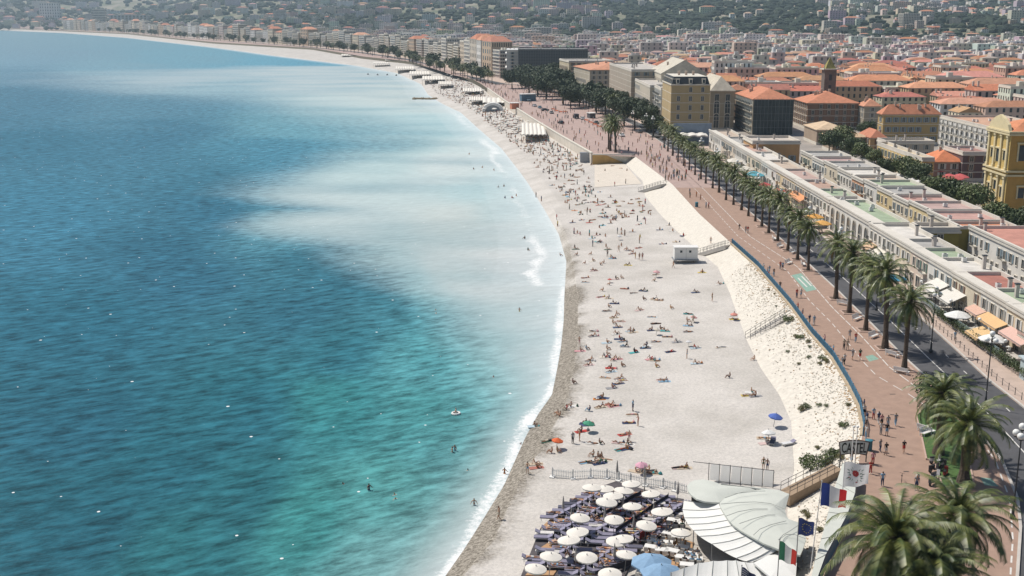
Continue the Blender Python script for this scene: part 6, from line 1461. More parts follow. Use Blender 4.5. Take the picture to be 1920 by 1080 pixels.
# promenade
PGp = 'walkers on the promenade'
pl = zz([(8,45),(38,65),(80,155),(193,210),(222,210),(278,390),(310,395),(515,665),(512,560),(535,560),(550,490),(590,510),(570,630),(620,630),(648,1010),(710,1030),(745,1060),(860,1075),(765,1080),(808,1085)], 3.6, 1440, 500) + \
     zz([(760,125),(800,135),(755,240),(795,265),(915,250),(690,390),(706,330),(770,472),(1005,480),(1000,500),(560,330),(745,50)], 3.6, 1440, 780) + zz([(82,955),(98,960)], 3.6, 1440, 240) + \
     zz([(1055,950),(1057,975),(1100,970),(1128,990),(1165,1045),(1183,1045),(980,862),(1005,857),(1028,852),(875,812),(890,862),(910,857),(930,852),(943,820),(968,810),(1033,818),(900,750),(850,730),(805,772),(822,762),(795,735),(765,725)], 3.6, 1000, 100) + [(1386,432),(1402,438),(1398,436)]
for px, py in pl:
    X, Y = P(px, py, 6); w = 'by the white flag' if py > 860 else 'near the teal bin' if py > 790 else 'beside the kerb palms bench' if px > 1590 and py > 600 else 'along the blue railing' if py > 480 else 'beyond the blue railing'
    person(X, Y, 6, prs.choice(['walk','walk','walk','stand','phone']), prs.choice([0, math.pi]) + prs.uniform(-.4,.4), 'dress', w, PGp)
rl = [(1441,516),(1438,508),(1447,519),(1486,584),(1496,596),(1543,647),(1558,665),(1583,690),(1622,795),(1626,822),(1618,770)]
for i, (px, py) in enumerate(rl):
    Y = P(px, py, 6)[1]; person(LT(Y)+.5, Y, 6, 'phone' if i % 2 else 'stand', 1.5+.3*math.sin(i), 'dress', 'leaning at the blue railing', 'people looking over the blue railing')
person(*P(1790,640,6), 6, 'walk', 0, 'dress', 'on the far pavement by the terrace', None)
person(72.2, 150, 6, 'stand', 1, 'dress', 'on the far pavement near the glass screens', None)
# bathers in the water
for i, (px, py, k) in enumerate(((921,708,'swim'),(855,775,'wade'),(848,848,'wade'),(853,845,'wade'),(880,884,'swim'),(946,888,'wade'),(970,833,'swim'),(650,908,'swim'),(692,919,'wade'),(738,933,'swim'),(744,930,'swim'),(889,947,'wade'),(974,584,'wade'),(820,582,'swim'),(814,588,'swim'),(984,448,'wade'),(990,470,'wade'),(960,372,'wade'),(968,368,'wade'),(947,372,'swim'),(935,352,'swim'),(905,315,'swim'),(888,318,'swim'),(926,320,'wade'),(945,350,'wade'),(880,290,'swim'))):
    X, Y = P(px, py, 0); w = ['far out from the foam','close to the pebble edge'][px > 900] + (' in the nearer water' if py > 700 else ' off the crowded beach')
    person(X, Y, .0, k, prs.uniform(0,6.28), 'swim', w, 'bathers in the sea')
X, Y, z = ground_at(936, 976); person(X, Y, z, 'walk', 1.2, 'swim', 'walking up the wet gravel at bottom', BG)
mb = MB(); n = 14
for i in range(n):
    for j in range(6):
        f = lambda i, j: ((.55+.17*math.cos(2*math.pi*j/6))*math.cos(2*math.pi*i/n), (.55+.17*math.cos(2*math.pi*j/6))*math.sin(2*math.pi*i/n), .1+.15*math.sin(2*math.pi*j/6)); mb.quad(f(i,j), f(i+1,j), f(i+1,j+1), f(i,j+1))
o = mb.build('swim_ring', M_white, None, True); X, Y = P(855,776,0); o.location = (X,Y,0); tag(o, 'white inflatable ring around a bather in open water', 'swim ring')
# beach parasols
bpg = 'small coloured parasols stuck in the pebbles'
bs = parasol_proto(.95, 1.9, 8, 'beach_parasol', '', 'parasol', bpg, drop=.45)
for i, (px, py, n, c, s) in enumerate(((1101,810,'green',(.06,.28,.17),1.05),(1043,842,'orange',(.65,.13,.04),1.0),(1203,888,'pink',(.60,.32,.40),1.0),(1450,800,'royal blue',(.08,.14,.42),1.25),(1441,832,'white',(.66,.66,.64),1.2),(1230,520,'faded pink',(.6,.35,.35),1.0),(1230,628,'beige',(.55,.5,.42),.8),(1299,604,'pink',(.58,.3,.28),.8),(1376,600,'coral',(.6,.25,.2),.9),(1063,374,'pale blue',(.35,.55,.65),.8),(1291,650,'white',(.6,.6,.6),.7),(1143,530,'red',(.5,.12,.1),.6),(1160,450,'white',(.6,.6,.6),.8))):
    X, Y, z = ground_at(px, py); o = bs if i == 0 else copy_tree(bs); put(o, X, Y, z, i, s*.82, f'{n} beach parasol {beach_zone(px, py)}', bpg); o.rotation_euler = (.12*math.sin(i*2), .15*math.cos(i), i); colour(o, 'canopy', c)
# the distant crowd
mb = MB(); cv = []; rc = random.Random(9)
def crowd(X, Y, z, k, rz=None):
    sk = rc.choice(SKINS); c = rc.choice(CL)[1]; a = rc.uniform(0,6.28) if rz is None else rz; ux, uy = math.cos(a), math.sin(a)
    def add(col): cv.extend([col]*(len(mb.v)-len(cv)))
    if k == 'up':
        mb.tube([(X+ux*.1,Y+uy*.1,z),(X+ux*.08,Y+uy*.08,z+.85)], [.06,.1], 4); mb.tube([(X-ux*.12,Y-uy*.12,z),(X-ux*.06,Y-uy*.06,z+.85)], [.06,.1], 4); add(rc.choice([sk, (.05,.06,.09), (.3,.28,.25)])); mb.tube([(X,Y,z+.8),(X,Y,z+1.2),(X,Y,z+1.45),(X,Y,z+1.5)], [.15,.15,.19,.06], 5); add(c if rc.random() < .75 else sk); mb.blob((X,Y,z+1.6), (.1,.1,.13), 0, 0, 1, 1); add((.04,.03,.02))
    elif k == 'lie':
        if rc.random() < .45: mb.obox((X,Y), (ux,uy), .95, .42, z+.01, z+.04); add(rc.choice([q[1] for q in CL] + [(.6,.55,.5)]*6))
        mb.tube([(X-ux*.85,Y-uy*.85,z+.1),(X-ux*.1,Y-uy*.1,z+.13)], [.07,.15], 4); add(sk); mb.tube([(X-ux*.1,Y-uy*.1,z+.14),(X+ux*.08,Y+uy*.08,z+.15)], [.16,.15], 4); add(c); mb.tube([(X+ux*.08,Y+uy*.08,z+.14),(X+ux*.55,Y+uy*.55,z+.15),(X+ux*.62,Y+uy*.62,z+.15)], [.14,.19,.06], 4); add(sk); mb.blob((X+ux*.72,Y+uy*.72,z+.15), (.11,.11,.1), 0, 0, 1, 1); add((.04,.03,.02))
    else:
        mb.tube([(X,Y,z+.1),(X,Y,z+.6),(X,Y,z+.66)], [.16,.19,.07], 4); add(sk if rc.random() < .6 else c); mb.tube([(X,Y,z+.12),(X+ux*.4,Y+uy*.4,z+.4),(X+ux*.65,Y+uy*.65,z+.06)], [.12,.08,.05], 4); add(sk); mb.blob((X,Y,z+.78), (.1,.1,.12), 0, 0, 1, 1); add((.04,.03,.02))
for (X, Y, z, pose, rz) in LATER: crowd(X, Y, z, 'up' if pose in ('stand','walk','phone') else 'lie' if pose in ('supine','prone') else 'sit', rz)
for i in range(1500):
    Y = 300*(1000/300.)**(rc.random()**.72); x0, x1 = LW(Y)+6, lf(Y)-1.5
    if Y < 345: x1 = min(x1, x0+28)
    X = x0 + (x1-x0)*rc.random()**.8
    if 340 < Y < 428 and X > 26 and rc.random() < .9: continue
    crowd(X, Y, ground_z(X, Y), rc.choice(['lie','lie','sit','up','sit']))
for i in range(430):
    Y = 345*(900/345.)**(rc.random()**.8); x0, x1 = LT(Y)+1, min(K1f(Y)-2, LT(Y)+38)
    if Y < 418: x0 = LT(Y)+.6
    crowd(x0 + (x1-x0)*rc.random()**1.2, Y, 6, 'up')
mb.attr['paint'] = cv
o = mb.build('distant_crowd', mat('crowd_paint', rough=.8, attr='paint')); tag(o, 'dense crowd of tiny distant bathers and strollers', 'crowd', kind='stuff')
# ------------------------------------------------------------------ the beach club
def g(px, py): return ground_at(px, py)
def z2(s): return zz(s, 3.6, 960, 780)
def plank_deck(name, pts, z0, label, m=None):
    r = empty(name, (pts[0][0], pts[0][1], 0), 0, label, 'deck'); ox, oy = pts[0]; mb = MB(); mb.prism([(x-ox, y-oy) for x, y in pts], z0-.12, z0+.03); mb.build('boards', m or M_deckb, r); return r
M_deckb = mat('sun_deck_boards', (.42,.25,.13), .85, var=.25, vs=1.2, stretch=(1,6,1)); M_shade_mat = mat('shade_toned_matting', (.085,.075,.08), .95, var=.3, vs=1.5)  # matting tone includes the painted shade between and under the loungers
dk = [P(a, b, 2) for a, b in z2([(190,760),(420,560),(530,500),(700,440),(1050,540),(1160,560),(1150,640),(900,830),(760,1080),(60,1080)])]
plank_deck('sun_deck', dk[::1] if True else dk, 1.98, 'dark matting and boards under the rows of sun loungers', M_shade_mat)
for i, q in enumerate(([(190,760),(290,670),(360,700),(280,770)],[(180,900),(290,830),(330,870),(250,930)],[(440,560),(560,500),(640,510),(520,570)],[(560,960),(700,900),(860,930),(740,1010)],[(880,1060),(1180,1010),(1230,860),(1040,800),(900,900)],[(90,1080),(120,1050),(300,1050),(280,1080)])):
    plank_deck('wooden_deck', [P(a, b, 2) for a, b in reversed(z2(q))], 2.04+.01*i, f'patch of warm wooden boards {["at the left tip of the loungers","left edge under the round parasols","at the top corner of the loungers","in the middle of the loungers","under the dining tables","at the bottom left corner"][i]}')
def lounger_proto():
    r = empty('sun_lounger', (0,0,0), 0, '', 'sun lounger', 'purple sun loungers in slanting rows'); mb = MB()
    for s in (-.32,.32): mb.box(-.95,.95,s-.025,s+.025,.28,.34)
    for k in range(6): mb.box(-.95+.37*k,-.9+.37*k,-.3,.3,.285,.33)
    mb.build('frame', M_white, r)
    for x in (-.8,.75):
        for s in (-.32,.32): mb = MB(); mb.box(x-.03,x+.03,s-.03,s+.03,0,.28); mb.build('leg', M_white, r)
    mb = MB(); mb.prism([(-.97,-.33),(.45,-.33),(.45,.33),(-.97,.33)], .345, .42); o = mb.build('mattress', M_objf, r); o.color = (.21,.20,.27,1)
    mb = MB(); mb.v = [(.46,-.33,.345),(1.0,-.33,.60),(1.0,.33,.60),(.46,.33,.345),(.44,-.33,.42),(.97,-.33,.68),(.97,.33,.68),(.44,.33,.42)]; mb.f = [(4,5,6,7),(0,3,2,1),(0,1,5,4),(1,2,6,5),(2,3,7,6),(3,0,4,7)]; mb.m = [0]*6; o = mb.build('backrest', M_objf, r); o.color = (.25,.24,.32,1); return r
lg = lounger_proto(); first_l = True
def side(p, a, b): return (b[0]-a[0])*(p[1]-a[1]) - (b[1]-a[1])*(p[0]-a[0])
rowsL = [((10.2,121.8),'outermost'),((13.6,122.2),'second'),((16.8,121.4),'third'),((20.0,119.4),'innermost')]
rowdir = Vector((-.62,-.785)); rc = random.Random(12); ln = 0
occl = []
for ri, (st, rn) in enumerate(rowsL):
    k = 0
    for sgn in (-1, 1):
        for k in range(20):
            p = Vector(st) + rowdir*(k*1.12 + .3) + Vector((-.95,.15))*(1.15*(-sgn)); 
            if p.x < 1.5 or p.y < 97 or side(p, (8.2,123.0), (2.2,112.5)) < 0 and p.y > 104: continue
            if p.x < 3.2 and p.y > 106: continue
            if p.x > 13.2 and p.y < 109.5 and ri > 1: continue
            if p.x > 18.2 and p.y < 116: continue
            if rc.random() < .06: continue
            o = lg if first_l else copy_tree(lg); first_l = False; rz = -.12 + (math.pi if sgn > 0 else 0) + rc.uniform(-.05,.05); z = 2.03
            put(o, p.x, p.y, z, rz, 1.02, f'purple lounger {"left" if sgn < 0 else "right"} of the {rn} walkway, {"upper" if k < 6 else "middle" if k < 12 else "lower"} part of its row'); occl.append((p.x, p.y, rz)); ln += 1
            if rc.random() < .5: c = rc.choice([(.5,.48,.46),(.60,.58,.55),(.45,.42,.5),(.10,.10,.14),(.06,.06,.09)]); colour(o, 'mattress', c)
            if rc.random() < .42:
                pr = person(p.x, p.y, z+.36, rc.choice(['supine','prone','sitback','supine']), rz+math.pi/2, 'swim', f'on a lounger {"high" if k < 6 else "midway" if k < 12 else "low"} in the {rn} row', 'people on the club loungers')
for i, (a, b, w, c) in enumerate(((( 1055,552),(700,790),.5,(.03,.03,.05)),((1145,640),(860,830),.5,(.03,.03,.05)),((870,530),(560,705),.35,(.04,.04,.06)),((830,985),(560,1080),.4,(.03,.03,.05)))):
    p, q = P(*z2([a])[0], 2.3), P(*z2([b])[0], 2.3); d = Vector((q[0]-p[0], q[1]-p[1])); L = d.length; u = d/L
    r = empty('windbreak', (p[0], p[1], 2.05), math.atan2(u.y, u.x), f'{["long dark low windbreak between lounger rows","dark windbreak beside the dining tables","short dark windbreak in the upper left rows","dark windbreak at the bottom of the loungers"][i]}', 'windbreak'); mb = MB()
    n = int(L/1.2)
    for k in range(n): x0, x1 = L*k/n, L*(k+1)/n; mb.box(x0, x1, -.03, .03, .1, .75 + .05*math.sin(k)); 
    mb.build('cloth', mat('dark_cloth', (.03,.03,.045), .9), r); mb = MB()
    for k in range(n+1): mb.tube([(L*k/n,0,0),(L*k/n,0,.9)], .03, 5)
    mb.build('posts', M_metal, r)
r_ = empty('screen', (*P(1199,1015,2.3), 2.05), .95, 'small red cloth screen at the edge of the dining deck', 'screen'); mb = MB(); mb.box(0,3.2,-.03,.03,.1,1.2); mb.build('cloth', mat('red_cloth', (.25,.03,.03), .9), r_); mb = MB(); mb.tube([(0,0,0),(0,0,1.3)], .03, 5); mb.tube([(3.2,0,0),(3.2,0,1.3)], .03, 5); mb.build('posts', M_metal, r_)
# parasols of the club
cpz = parasol_proto(1.10, 2.5, 16, 'parasol', '', 'parasol', 'round off white parasols over the loungers', M_canvas, .30)
cps = [(540,483),(630,482),(812,448),(747,500),(947,515),(688,540),(628,583),(815,600),(450,675),(687,683),(1022,650),(895,727),(1140,775),(457,785),(397,842),(700,830),(762,825),(250,945),(503,938),(762,922),(965,912),(148,1020),(665,1060)]
pw = ['second from left in the topmost pair','right of the topmost pair','topmost of all by the fence gate','just below the topmost gap','far right in the top group','centre of the top group','below the centre of the top group','middle of the slope by the windbreak','left above the turquoise towels','in the middle of the rows','right beside the white sail','right of centre by the red screen','over the dining tables','left of centre below the middle row','left at the wooden edge','left of an overlapping pair in the lower centre','right of an overlapping pair in the lower centre','far left in the lower rows','lower centre left','lower centre beside blue parasol','small one behind the blue parasol','lowest at the far left','cut by the bottom edge']
for i, (a, b) in enumerate(cps):
    px, py = z2([(a, b)])[0]; X, Y = P(px, py, 4.3); o = cpz if i == 0 else copy_tree(cpz); put(o, X, Y, 2.0, i, .72 if i == 20 else rc.uniform(.94,1.08), f'round off white parasol, {pw[i]}'); o.rotation_euler = (rc.uniform(-.09,.09), rc.uniform(-.09,.09), i)
bpz = parasol_proto(2.05, 3.1, 8, 'large_parasol', '', 'parasol', 'pale blue parasols over the dining deck', mat('blue_canvas', (.20,.33,.48), .85, var=.08, vs=2), .75)
for i, (a, b) in enumerate(((942,965),(1008,1030))): px, py = z2([(a, b)])[0]; X, Y = P(px, py, 4.7); put(bpz if i == 0 else copy_tree(bpz), X, Y, 2.0, .2+i*.4, 1, f'large grey blue octagonal parasol, {["upper left","lower right"][i]} of the pair')
mb = MB(); mb.tube([(0,0,0),(0,0,2.2)], .03, 5); cpm = mb.mesh('pole', M_metal); mb = MB(); mb.lathe([(.05,.9),(.17,1.1),(.12,1.7),(.05,2.35),(.02,2.5)], (0,0,0), 8); ccm = mb.mesh('furled_cloth', mat('furled_canvas', (.40,.37,.33), .9, var=.2, vs=3))
for i, (a, b) in enumerate(((708,430),(893,462),(890,605),(345,680),(747,670),(625,750),(955,720),(820,810),(430,1040),(400,760),(690,1010),(1117,580))):
    px, py = z2([(a, b)])[0]; X, Y = P(px, py, 2); r = empty('furled_parasol', (X, Y, 2.0), 0, f'furled upright parasol {["by the fence gate","right of the fence gate","among the upper right loungers","at the far left edge","in the centre rows","left of centre rows","near the red screen","near the lower pair","at the bottom left","by the left rows","at the bottom centre","by the green roof corner"][i]}', 'parasol', 'furled parasols standing among the loungers'); inst('pole', cpm, r); inst('furled_cloth', ccm, r)
def table_proto():
    r = empty('dining_table', (0,0,0), 0, '', 'table', 'white dining tables of the beach club'); mb = MB(); mb.box(-.7,.7,-.42,.42,.71,.75); mb.build('tabletop', M_white, r)
    for x in (-.62,.62):
        for y in (-.34,.34): mb = MB(); mb.box(x-.03,x+.03,y-.03,y+.03,0,.71); mb.build('leg', M_white, r)
    return r
def chair_proto():
    r = empty('dining_chair', (0,0,0), 0, '', 'chair', 'pale chairs round the club tables'); mb = MB(); mb.box(-.22,.22,-.22,.22,.43,.47); mb.build('seat', M_canvas, r); mb = MB(); mb.box(-.22,.22,.2,.24,.5,.9); mb.build('backrest', M_canvas, r)
    for x in (-.2,.2):
        for y in (-.2,.2): mb = MB(); mb.box(x-.02,x+.02,y-.02,y+.02,0,.43 if y < 0 else .52); mb.build('leg', M_metal, r)
    return r
tp, chp = table_proto(), chair_proto(); nt_ = 0
for i, (a, b) in enumerate(((1060,790),(1120,810),(1040,850),(1150,880),(960,840),(1010,900),(1080,905),(1150,950),(1180,1000),(1215,930),(1090,700),(1130,720),(890,1050),(940,880),(1240,960))):
    px, py = z2([(a, b)])[0]; X, Y = P(px, py, 2.8); rz = -.5 + .15*(i % 3); o = tp if i == 0 else copy_tree(tp); put(o, X, Y, 2.1, rz, 1, f'white dining table, {ords[i]} on the club deck {"near the blue parasols" if b > 860 else "below the white sail"}')
    for k in range(4):
        t = rz + (0 if k < 2 else math.pi); dx = (-.35, .35)[k % 2]; lx, ly = dx*math.cos(rz) - (.62 if k < 2 else -.62)*math.sin(rz), dx*math.sin(rz) + (.62 if k < 2 else -.62)*math.cos(rz)
        o = chp if (i == 0 and k == 0) else copy_tree(chp); put(o, X+lx, Y+ly, 2.1, t, 1, f'pale chair {["inner left","inner right","outer left","outer right"][k]} at the {ords[i]} club table')
        if rc.random() < .3: person(X+lx, Y+ly, 2.1+.37, 'sit', t+math.pi, 'dress', f'at the {ords[i]} club table', 'diners on the club deck')
# picket fence
fp_ = [(272,412),(410,424),(530,414),(640,420),(720,436),(800,452),(900,470),(1020,485),(1100,505),(1180,522)]
for i, (p, q) in enumerate(zip(fp_, fp_[1:])):
    a, b = g(*z2([p])[0]), g(*z2([q])[0]); d = Vector((b[0]-a[0], b[1]-a[1])); L = d.length; u = d/L; r = empty('picket_fence', (a[0], a[1], a[2]), math.atan2(u.y, u.x), f'white picket fence panel, {ords[i]} from the sea above the loungers', 'fence', 'white picket fence panels above the club'); mb = MB(); n = int(L/.2)
    for k in range(n): x = L*(k+.5)/n; mb.box(x-.035, x+.035, -.015, .015, .05, 1.15)
    mb.build('pickets', mat('bright_canvas', (.86,.86,.84), .8, trans=.6), r); mb = MB(); mb.box(0, L, .016, .05, .25, .33); mb.box(0, L, .016, .05, .85, .93); mb.build('rails', mat('bright_canvas'), r); mb = MB(); mb.box(-.05,.05,-.05,.05,0,1.3); mb.box(-.3,.3,-.4,.4,0,.12); mb.build('post', M_white, r)
# white windscreen behind the roof
a, b = P(1328,903,2.2), P(1449,917,2.2); d = Vector((b[0]-a[0], b[1]-a[1])); L = d.length; u = d/L; r = empty('windscreen', (a[0], a[1], 2.1), math.atan2(u.y, u.x), 'row of white canvas windscreen panels behind the green roof', 'windscreen')
for k in range(6): mb = MB(); x0, x1 = L*k/6+.05, L*(k+1)/6-.05; mb.box(x0, x1, -.02, .02, .35, 2.35); mb.build('panel', mat('bright_canvas', (.86,.86,.84), .8, trans=.6), r).rotation_euler.x = R(-42)
mb = MB()
for k in range(7): mb.tube([(L*k/6,0,0),(L*k/6,0,2.5)], .04, 6)
mb.tube([(-1.9,0,2.4),(L,0,2.4)], .04, 5); mb.build('poles', M_dark, r)
# sail roofs
M_green = mat('pale_green_membrane', (.52,.54,.49), .8, var=.05, vs=.5); M_sail = mat('white_sail', (.66,.66,.63), .8, var=.03, vs=.8); M_seam = mat('seam', (.30,.31,.29), .8)
z5 = lambda s: zz(s, 4.908, 1270, 860)
def shell(r, outline, z, crown, name='membrane', m=None, th=.18):
    pts = [P(a, b, z) for a, b in z5(outline)]; c = (sum(p[0] for p in pts)/len(pts), sum(p[1] for p in pts)/len(pts)); mb = MB(); n = len(pts); K = 5
    for i in range(n):
        p, q = pts[i], pts[(i+1) % n]
        for k in range(K):
            t0, t1 = k/K, (k+1)/K; f = lambda s, t: (c[0]+(s[0]-c[0])*t, c[1]+(s[1]-c[1])*t, z + crown*(1-t*t))
            if k == 0: mb.tri(f(p,0), f(p,t1), f(q,t1))
            else: mb.quad(f(p,t0), f(p,t1), f(q,t1), f(q,t0))
        mb.quad((p[0],p[1],z-th),(q[0],q[1],z-th),(q[0],q[1],z),(p[0],p[1],z)) if False else mb.quad((p[0],p[1],z),(p[0],p[1],z-th),(q[0],q[1],z-th),(q[0],q[1],z))
    return mb.build(name, m, r)
def seam(r, pts, z, w=.035, crown=0): mb = MB(); mb.tube([(*P(a, b, z), z+.03+crown*math.sin(math.pi*i/(len(pts)-1))) for i, (a, b) in enumerate(z5(pts))], w, 4); mb.build('seam', M_seam, r)
r = empty('club_roof', (0,0,0), 0, 'pale green curved membrane roof of the beach club, small upper lobe', 'roof', None)
shell(r, [(90,250),(120,215),(160,197),(240,190),(320,205),(400,235),(600,252),(820,272),(640,300),(500,328),(440,365),(385,403),(320,400),(250,393),(180,372),(130,335),(100,300)], 6.0, .25, m=M_green); seam(r, [(400,235),(620,262),(820,292)], 6.1, .06)
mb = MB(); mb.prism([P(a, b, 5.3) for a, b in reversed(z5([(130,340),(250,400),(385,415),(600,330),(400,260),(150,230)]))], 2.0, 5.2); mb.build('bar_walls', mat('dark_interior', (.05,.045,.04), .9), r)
r = empty('club_roof', (0,0,0), 0, 'large pale green fan shaped membrane roof with curved seams', 'roof', None)
shell(r, [(500,330),(640,302),(820,275),(940,290),(1030,325),(1010,400),(990,470),(1005,530),(1040,575),(1120,590),(1175,640),(1185,740),(1160,820),(1130,888),(1030,862),(930,832),(800,782),(700,728),(590,665),(520,615),(470,560),(430,500),(395,440),(388,405),(440,362)], 6.2, .5, m=M_green)
for s in ([(400,420),(560,405),(720,400),(860,415),(985,465)],[(450,530),(560,490),(700,465),(830,465)],[(570,600),(700,555),(830,520),(900,520)],[(700,705),(760,650),(860,610),(1000,575)],[(930,750),(970,705),(1040,665),(1150,590)],[(930,750),(1000,700),(1080,700),(1180,740)],[(440,362),(560,320),(740,300),(810,300)]): seam(r, s, 6.75, .03)
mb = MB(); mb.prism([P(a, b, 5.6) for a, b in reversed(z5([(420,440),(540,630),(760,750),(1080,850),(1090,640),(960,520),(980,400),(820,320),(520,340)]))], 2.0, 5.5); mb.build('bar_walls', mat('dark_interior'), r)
seam(r, [(395,430),(470,565),(590,675),(700,738),(930,840),(1130,895)], 6.0, .09)
def fan(r, inner, outer, zi, zo, name, sg=.05, n=3):
    I = [Vector((*P(a, b, zi), zi)) for a, b in z5(inner)]; O = [Vector((*P(a, b, zo), zo)) for a, b in z5(outer)]
    mb = MB(); K = 6
    for i in range(len(I)-1):
        for s in range(n):
            for k in range(K):
                def f(u, t):
                    a = I[i].lerp(I[i+1], u); b = O[i].lerp(O[i+1], u); q = a.lerp(b, t); return (q.x, q.y, q.z - sg*math.sin(math.pi*u) - .15*math.sin(math.pi*t))
                u0, u1, t0, t1 = s/n, (s+1)/n, k/K, (k+1)/K; mb.quad(f(u0,t0), f(u0,t1), f(u1,t1), f(u1,t0))
    mb.build(name, M_sail, r)
    for i in range(len(I)):
        mb = MB(); mb.tube([tuple(I[i]+Vector((0,0,.02))), tuple(I[i].lerp(O[i],.5)-Vector((0,0,.12))), tuple(O[i]+Vector((0,0,.02)))], .03, 4); mb.build('batten', M_seam, r)
        if i % 2 == 0: mb = MB(); o = O[i]; mb.tube([(o.x,o.y,2.0),(o.x,o.y,o.z)], .05, 5); mb.build('pole', M_metal, r)
r = empty('white_awning', (0,0,0), 0, 'white fan shaped sail awning wrapping the green roof', 'awning', None)
fan(r, [(380,408),(400,460),(430,515),(470,565),(510,615),(570,665),(640,710),(720,750),(810,795),(880,825),(928,838)], [(60,385),(48,470),(65,545),(100,605),(150,660),(205,715),(320,785),(430,855),(545,915),(640,945),(695,952)], 5.9, 4.7, 'sail')
r = empty('white_awning', (0,0,0), 0, 'second white sail awning across the bottom edge', 'awning', None)
fan(r, [(-60,1250),(40,1250),(160,1250),(300,1250),(460,1250),(600,1250),(760,1250),(900,1250),(1060,1250)], [(-60,1045),(60,1005),(190,960),(330,940),(460,935),(540,935),(620,950),(700,955),(930,960)], 4.2, 5.2, 'sail')
r = empty('white_awning', (0,0,0), 0, 'white canopy corner below the flags', 'awning', None)
shell(r, [(700,958),(930,842),(1080,880),(1100,940),(1090,1090),(930,1090),(860,1090)], 5.4, .2, 'sail', M_sail)
# sloping canopy over the entrance ramp
def pz(px, py, z): return Vector((*P(px, py, z), z))
r = empty('ramp_canopy', (0,0,0), 0, 'long pale green canopy sloping down beside the promenade from the curved sign', 'canopy', None); mb = MB()
Lp = [(1580,868),(1568,905),(1553,960),(1540,1010),(1528,1050),(1519,1090)]; Rp = [(1607,880),(1603,925),(1588,965),(1567,1005),(1548,1040),(1530,1090)]
for i in range(5): mb.quad(*[tuple(pz(*q, 7.6)) for q in (Lp[i], Lp[i+1], Rp[i+1], Rp[i])])
o = mb.build('membrane', M_green, r); mb = MB(); bl = mat('blue_paint')
for i in range(5): a, b = pz(*Rp[i], 7.58), pz(*Rp[i+1], 7.58); mb.quad(tuple(a), tuple(a-Vector((0,0,1.4))), tuple(b-Vector((0,0,1.4))), tuple(b)); mb.quad(tuple(a+Vector((.08,0,0))), tuple(b+Vector((.08,0,0))), tuple(b+Vector((.08,0,-1.4))), tuple(a+Vector((.08,0,-1.4))))
mb.build('blue_side', bl, r)
for i in range(6): mb = MB(); mb.tube([tuple(pz(*Lp[i], 7.62)), tuple(pz(*Rp[i], 7.62))], .03, 4); mb.build('seam', M_seam, r); a = pz(*Rp[i], 7.55); mb = MB(); mb.tube([(a.x,a.y,5.9),(a.x,a.y,7.5)], .05, 5); mb.build('pole', M_dark, r); 
for i in range(6): a = pz(*Lp[i], 7.55); mb = MB(); mb.tube([(a.x,a.y,ground_z(a.x,a.y)-.2),(a.x,a.y,7.5)], .05, 5); mb.build('pole', M_dark, r)
# ramp with railings down to the beach
a, b = Vector((37.0,121.2)), Vector((30.6,118.6)); d = b-a; L = d.length; u = d/L; r = empty('ramp', (a.x, a.y, 6.0), math.atan2(u.y, u.x), 'stone ramp with thin dark railings running from the sign down to the roof', 'ramp'); dz = -2.1
mb = MB(); mb.v = [(0,-.9,-1.6),(L,-.9,dz-1.2),(L,.9,dz-1.2),(0,.9,-1.6),(0,-.9,0),(L,-.9,dz),(L,.9,dz),(0,.9,0)]; mb.f = [(4,5,6,7),(0,1,5,4),(1,2,6,5),(2,3,7,6),(3,0,4,7),(0,3,2,1)]; mb.m = [0]*6; mb.build('deck', mat('brown_render', (.30,.22,.15), .9, var=.15, vs=1), r)
for s in (-.85,.85):
    mb = MB(); [mb.tube([(0,s,h),(L,s,dz+h)], .03, 5) for h in (.55,1.0)]; [mb.tube([(L*k/7,s,dz*k/7),(L*k/7,s,dz*k/7+1.0)], .03, 5) for k in range(8)]; mb.build('handrail', M_dark, r)
# curved sign
def text_mesh(s, size, depth=.02):
    c = bpy.data.curves.new('letters', 'FONT'); c.body = s; c.size = size; c.extrude = depth; c.align_x = 'CENTER'; c.align_y = 'CENTER'; c.offset = .012; o = bpy.data.objects.new('letters', c); COL.objects.link(o)
    dg = bpy.context.evaluated_depsgraph_get(); dg.update(); m = bpy.data.meshes.new_from_object(o.evaluated_get(dg)); bpy.data.objects.remove(o); return m
Ys = 122.6; zb, zt = ZofY(853, Ys), ZofY(829, Ys); x0, x1 = XofY(1573, Ys, zb), XofY(1627, Ys, zb); r = empty('entrance_sign', ((x0+x1)/2, Ys, zb), 0, 'curved grey sign reading CASTEL above the promenade stairs', 'sign'); W = (x1-x0)/2; H = zt-zb
mb = MB(); n = 10; top = [(-W*1.05 + 2*W*1.05*k/n, H*(1.0+.0) - .28*math.sin(math.pi*k/n)*-.9) for k in range(n+1)]; bot = [(-W*.9+2*W*.9*k/n, .22*math.sin(math.pi*k/n)) for k in range(n+1)]
for k in range(n): mb.quad((bot[k][0],-.03,bot[k][1]),(bot[k+1][0],-.03,bot[k+1][1]),(top[k+1][0],-.03,top[k+1][1]),(top[k][0],-.03,top[k][1])); mb.quad((bot[k+1][0],.03,bot[k+1][1]),(bot[k][0],.03,bot[k][1]),(top[k][0],.03,top[k][1]),(top[k+1][0],.03,top[k+1][1]))
mb.build('board', mat('sign_grey', (.62,.64,.62), .7, trans=.4), r); mb = MB(); mb.tube([(a, -.03, b) for a, b in top], .06, 6); mb.tube([(a, -.03, b) for a, b in bot], .06, 6); mb.tube([(bot[0][0],-.03,bot[0][1]),(top[0][0],-.03,top[0][1])], .06, 6); mb.tube([(bot[-1][0],-.03,bot[-1][1]),(top[-1][0],-.03,top[-1][1])], .06, 6); mb.build('rim', mat('sign_dark', (.06,.03,.025), .6), r)
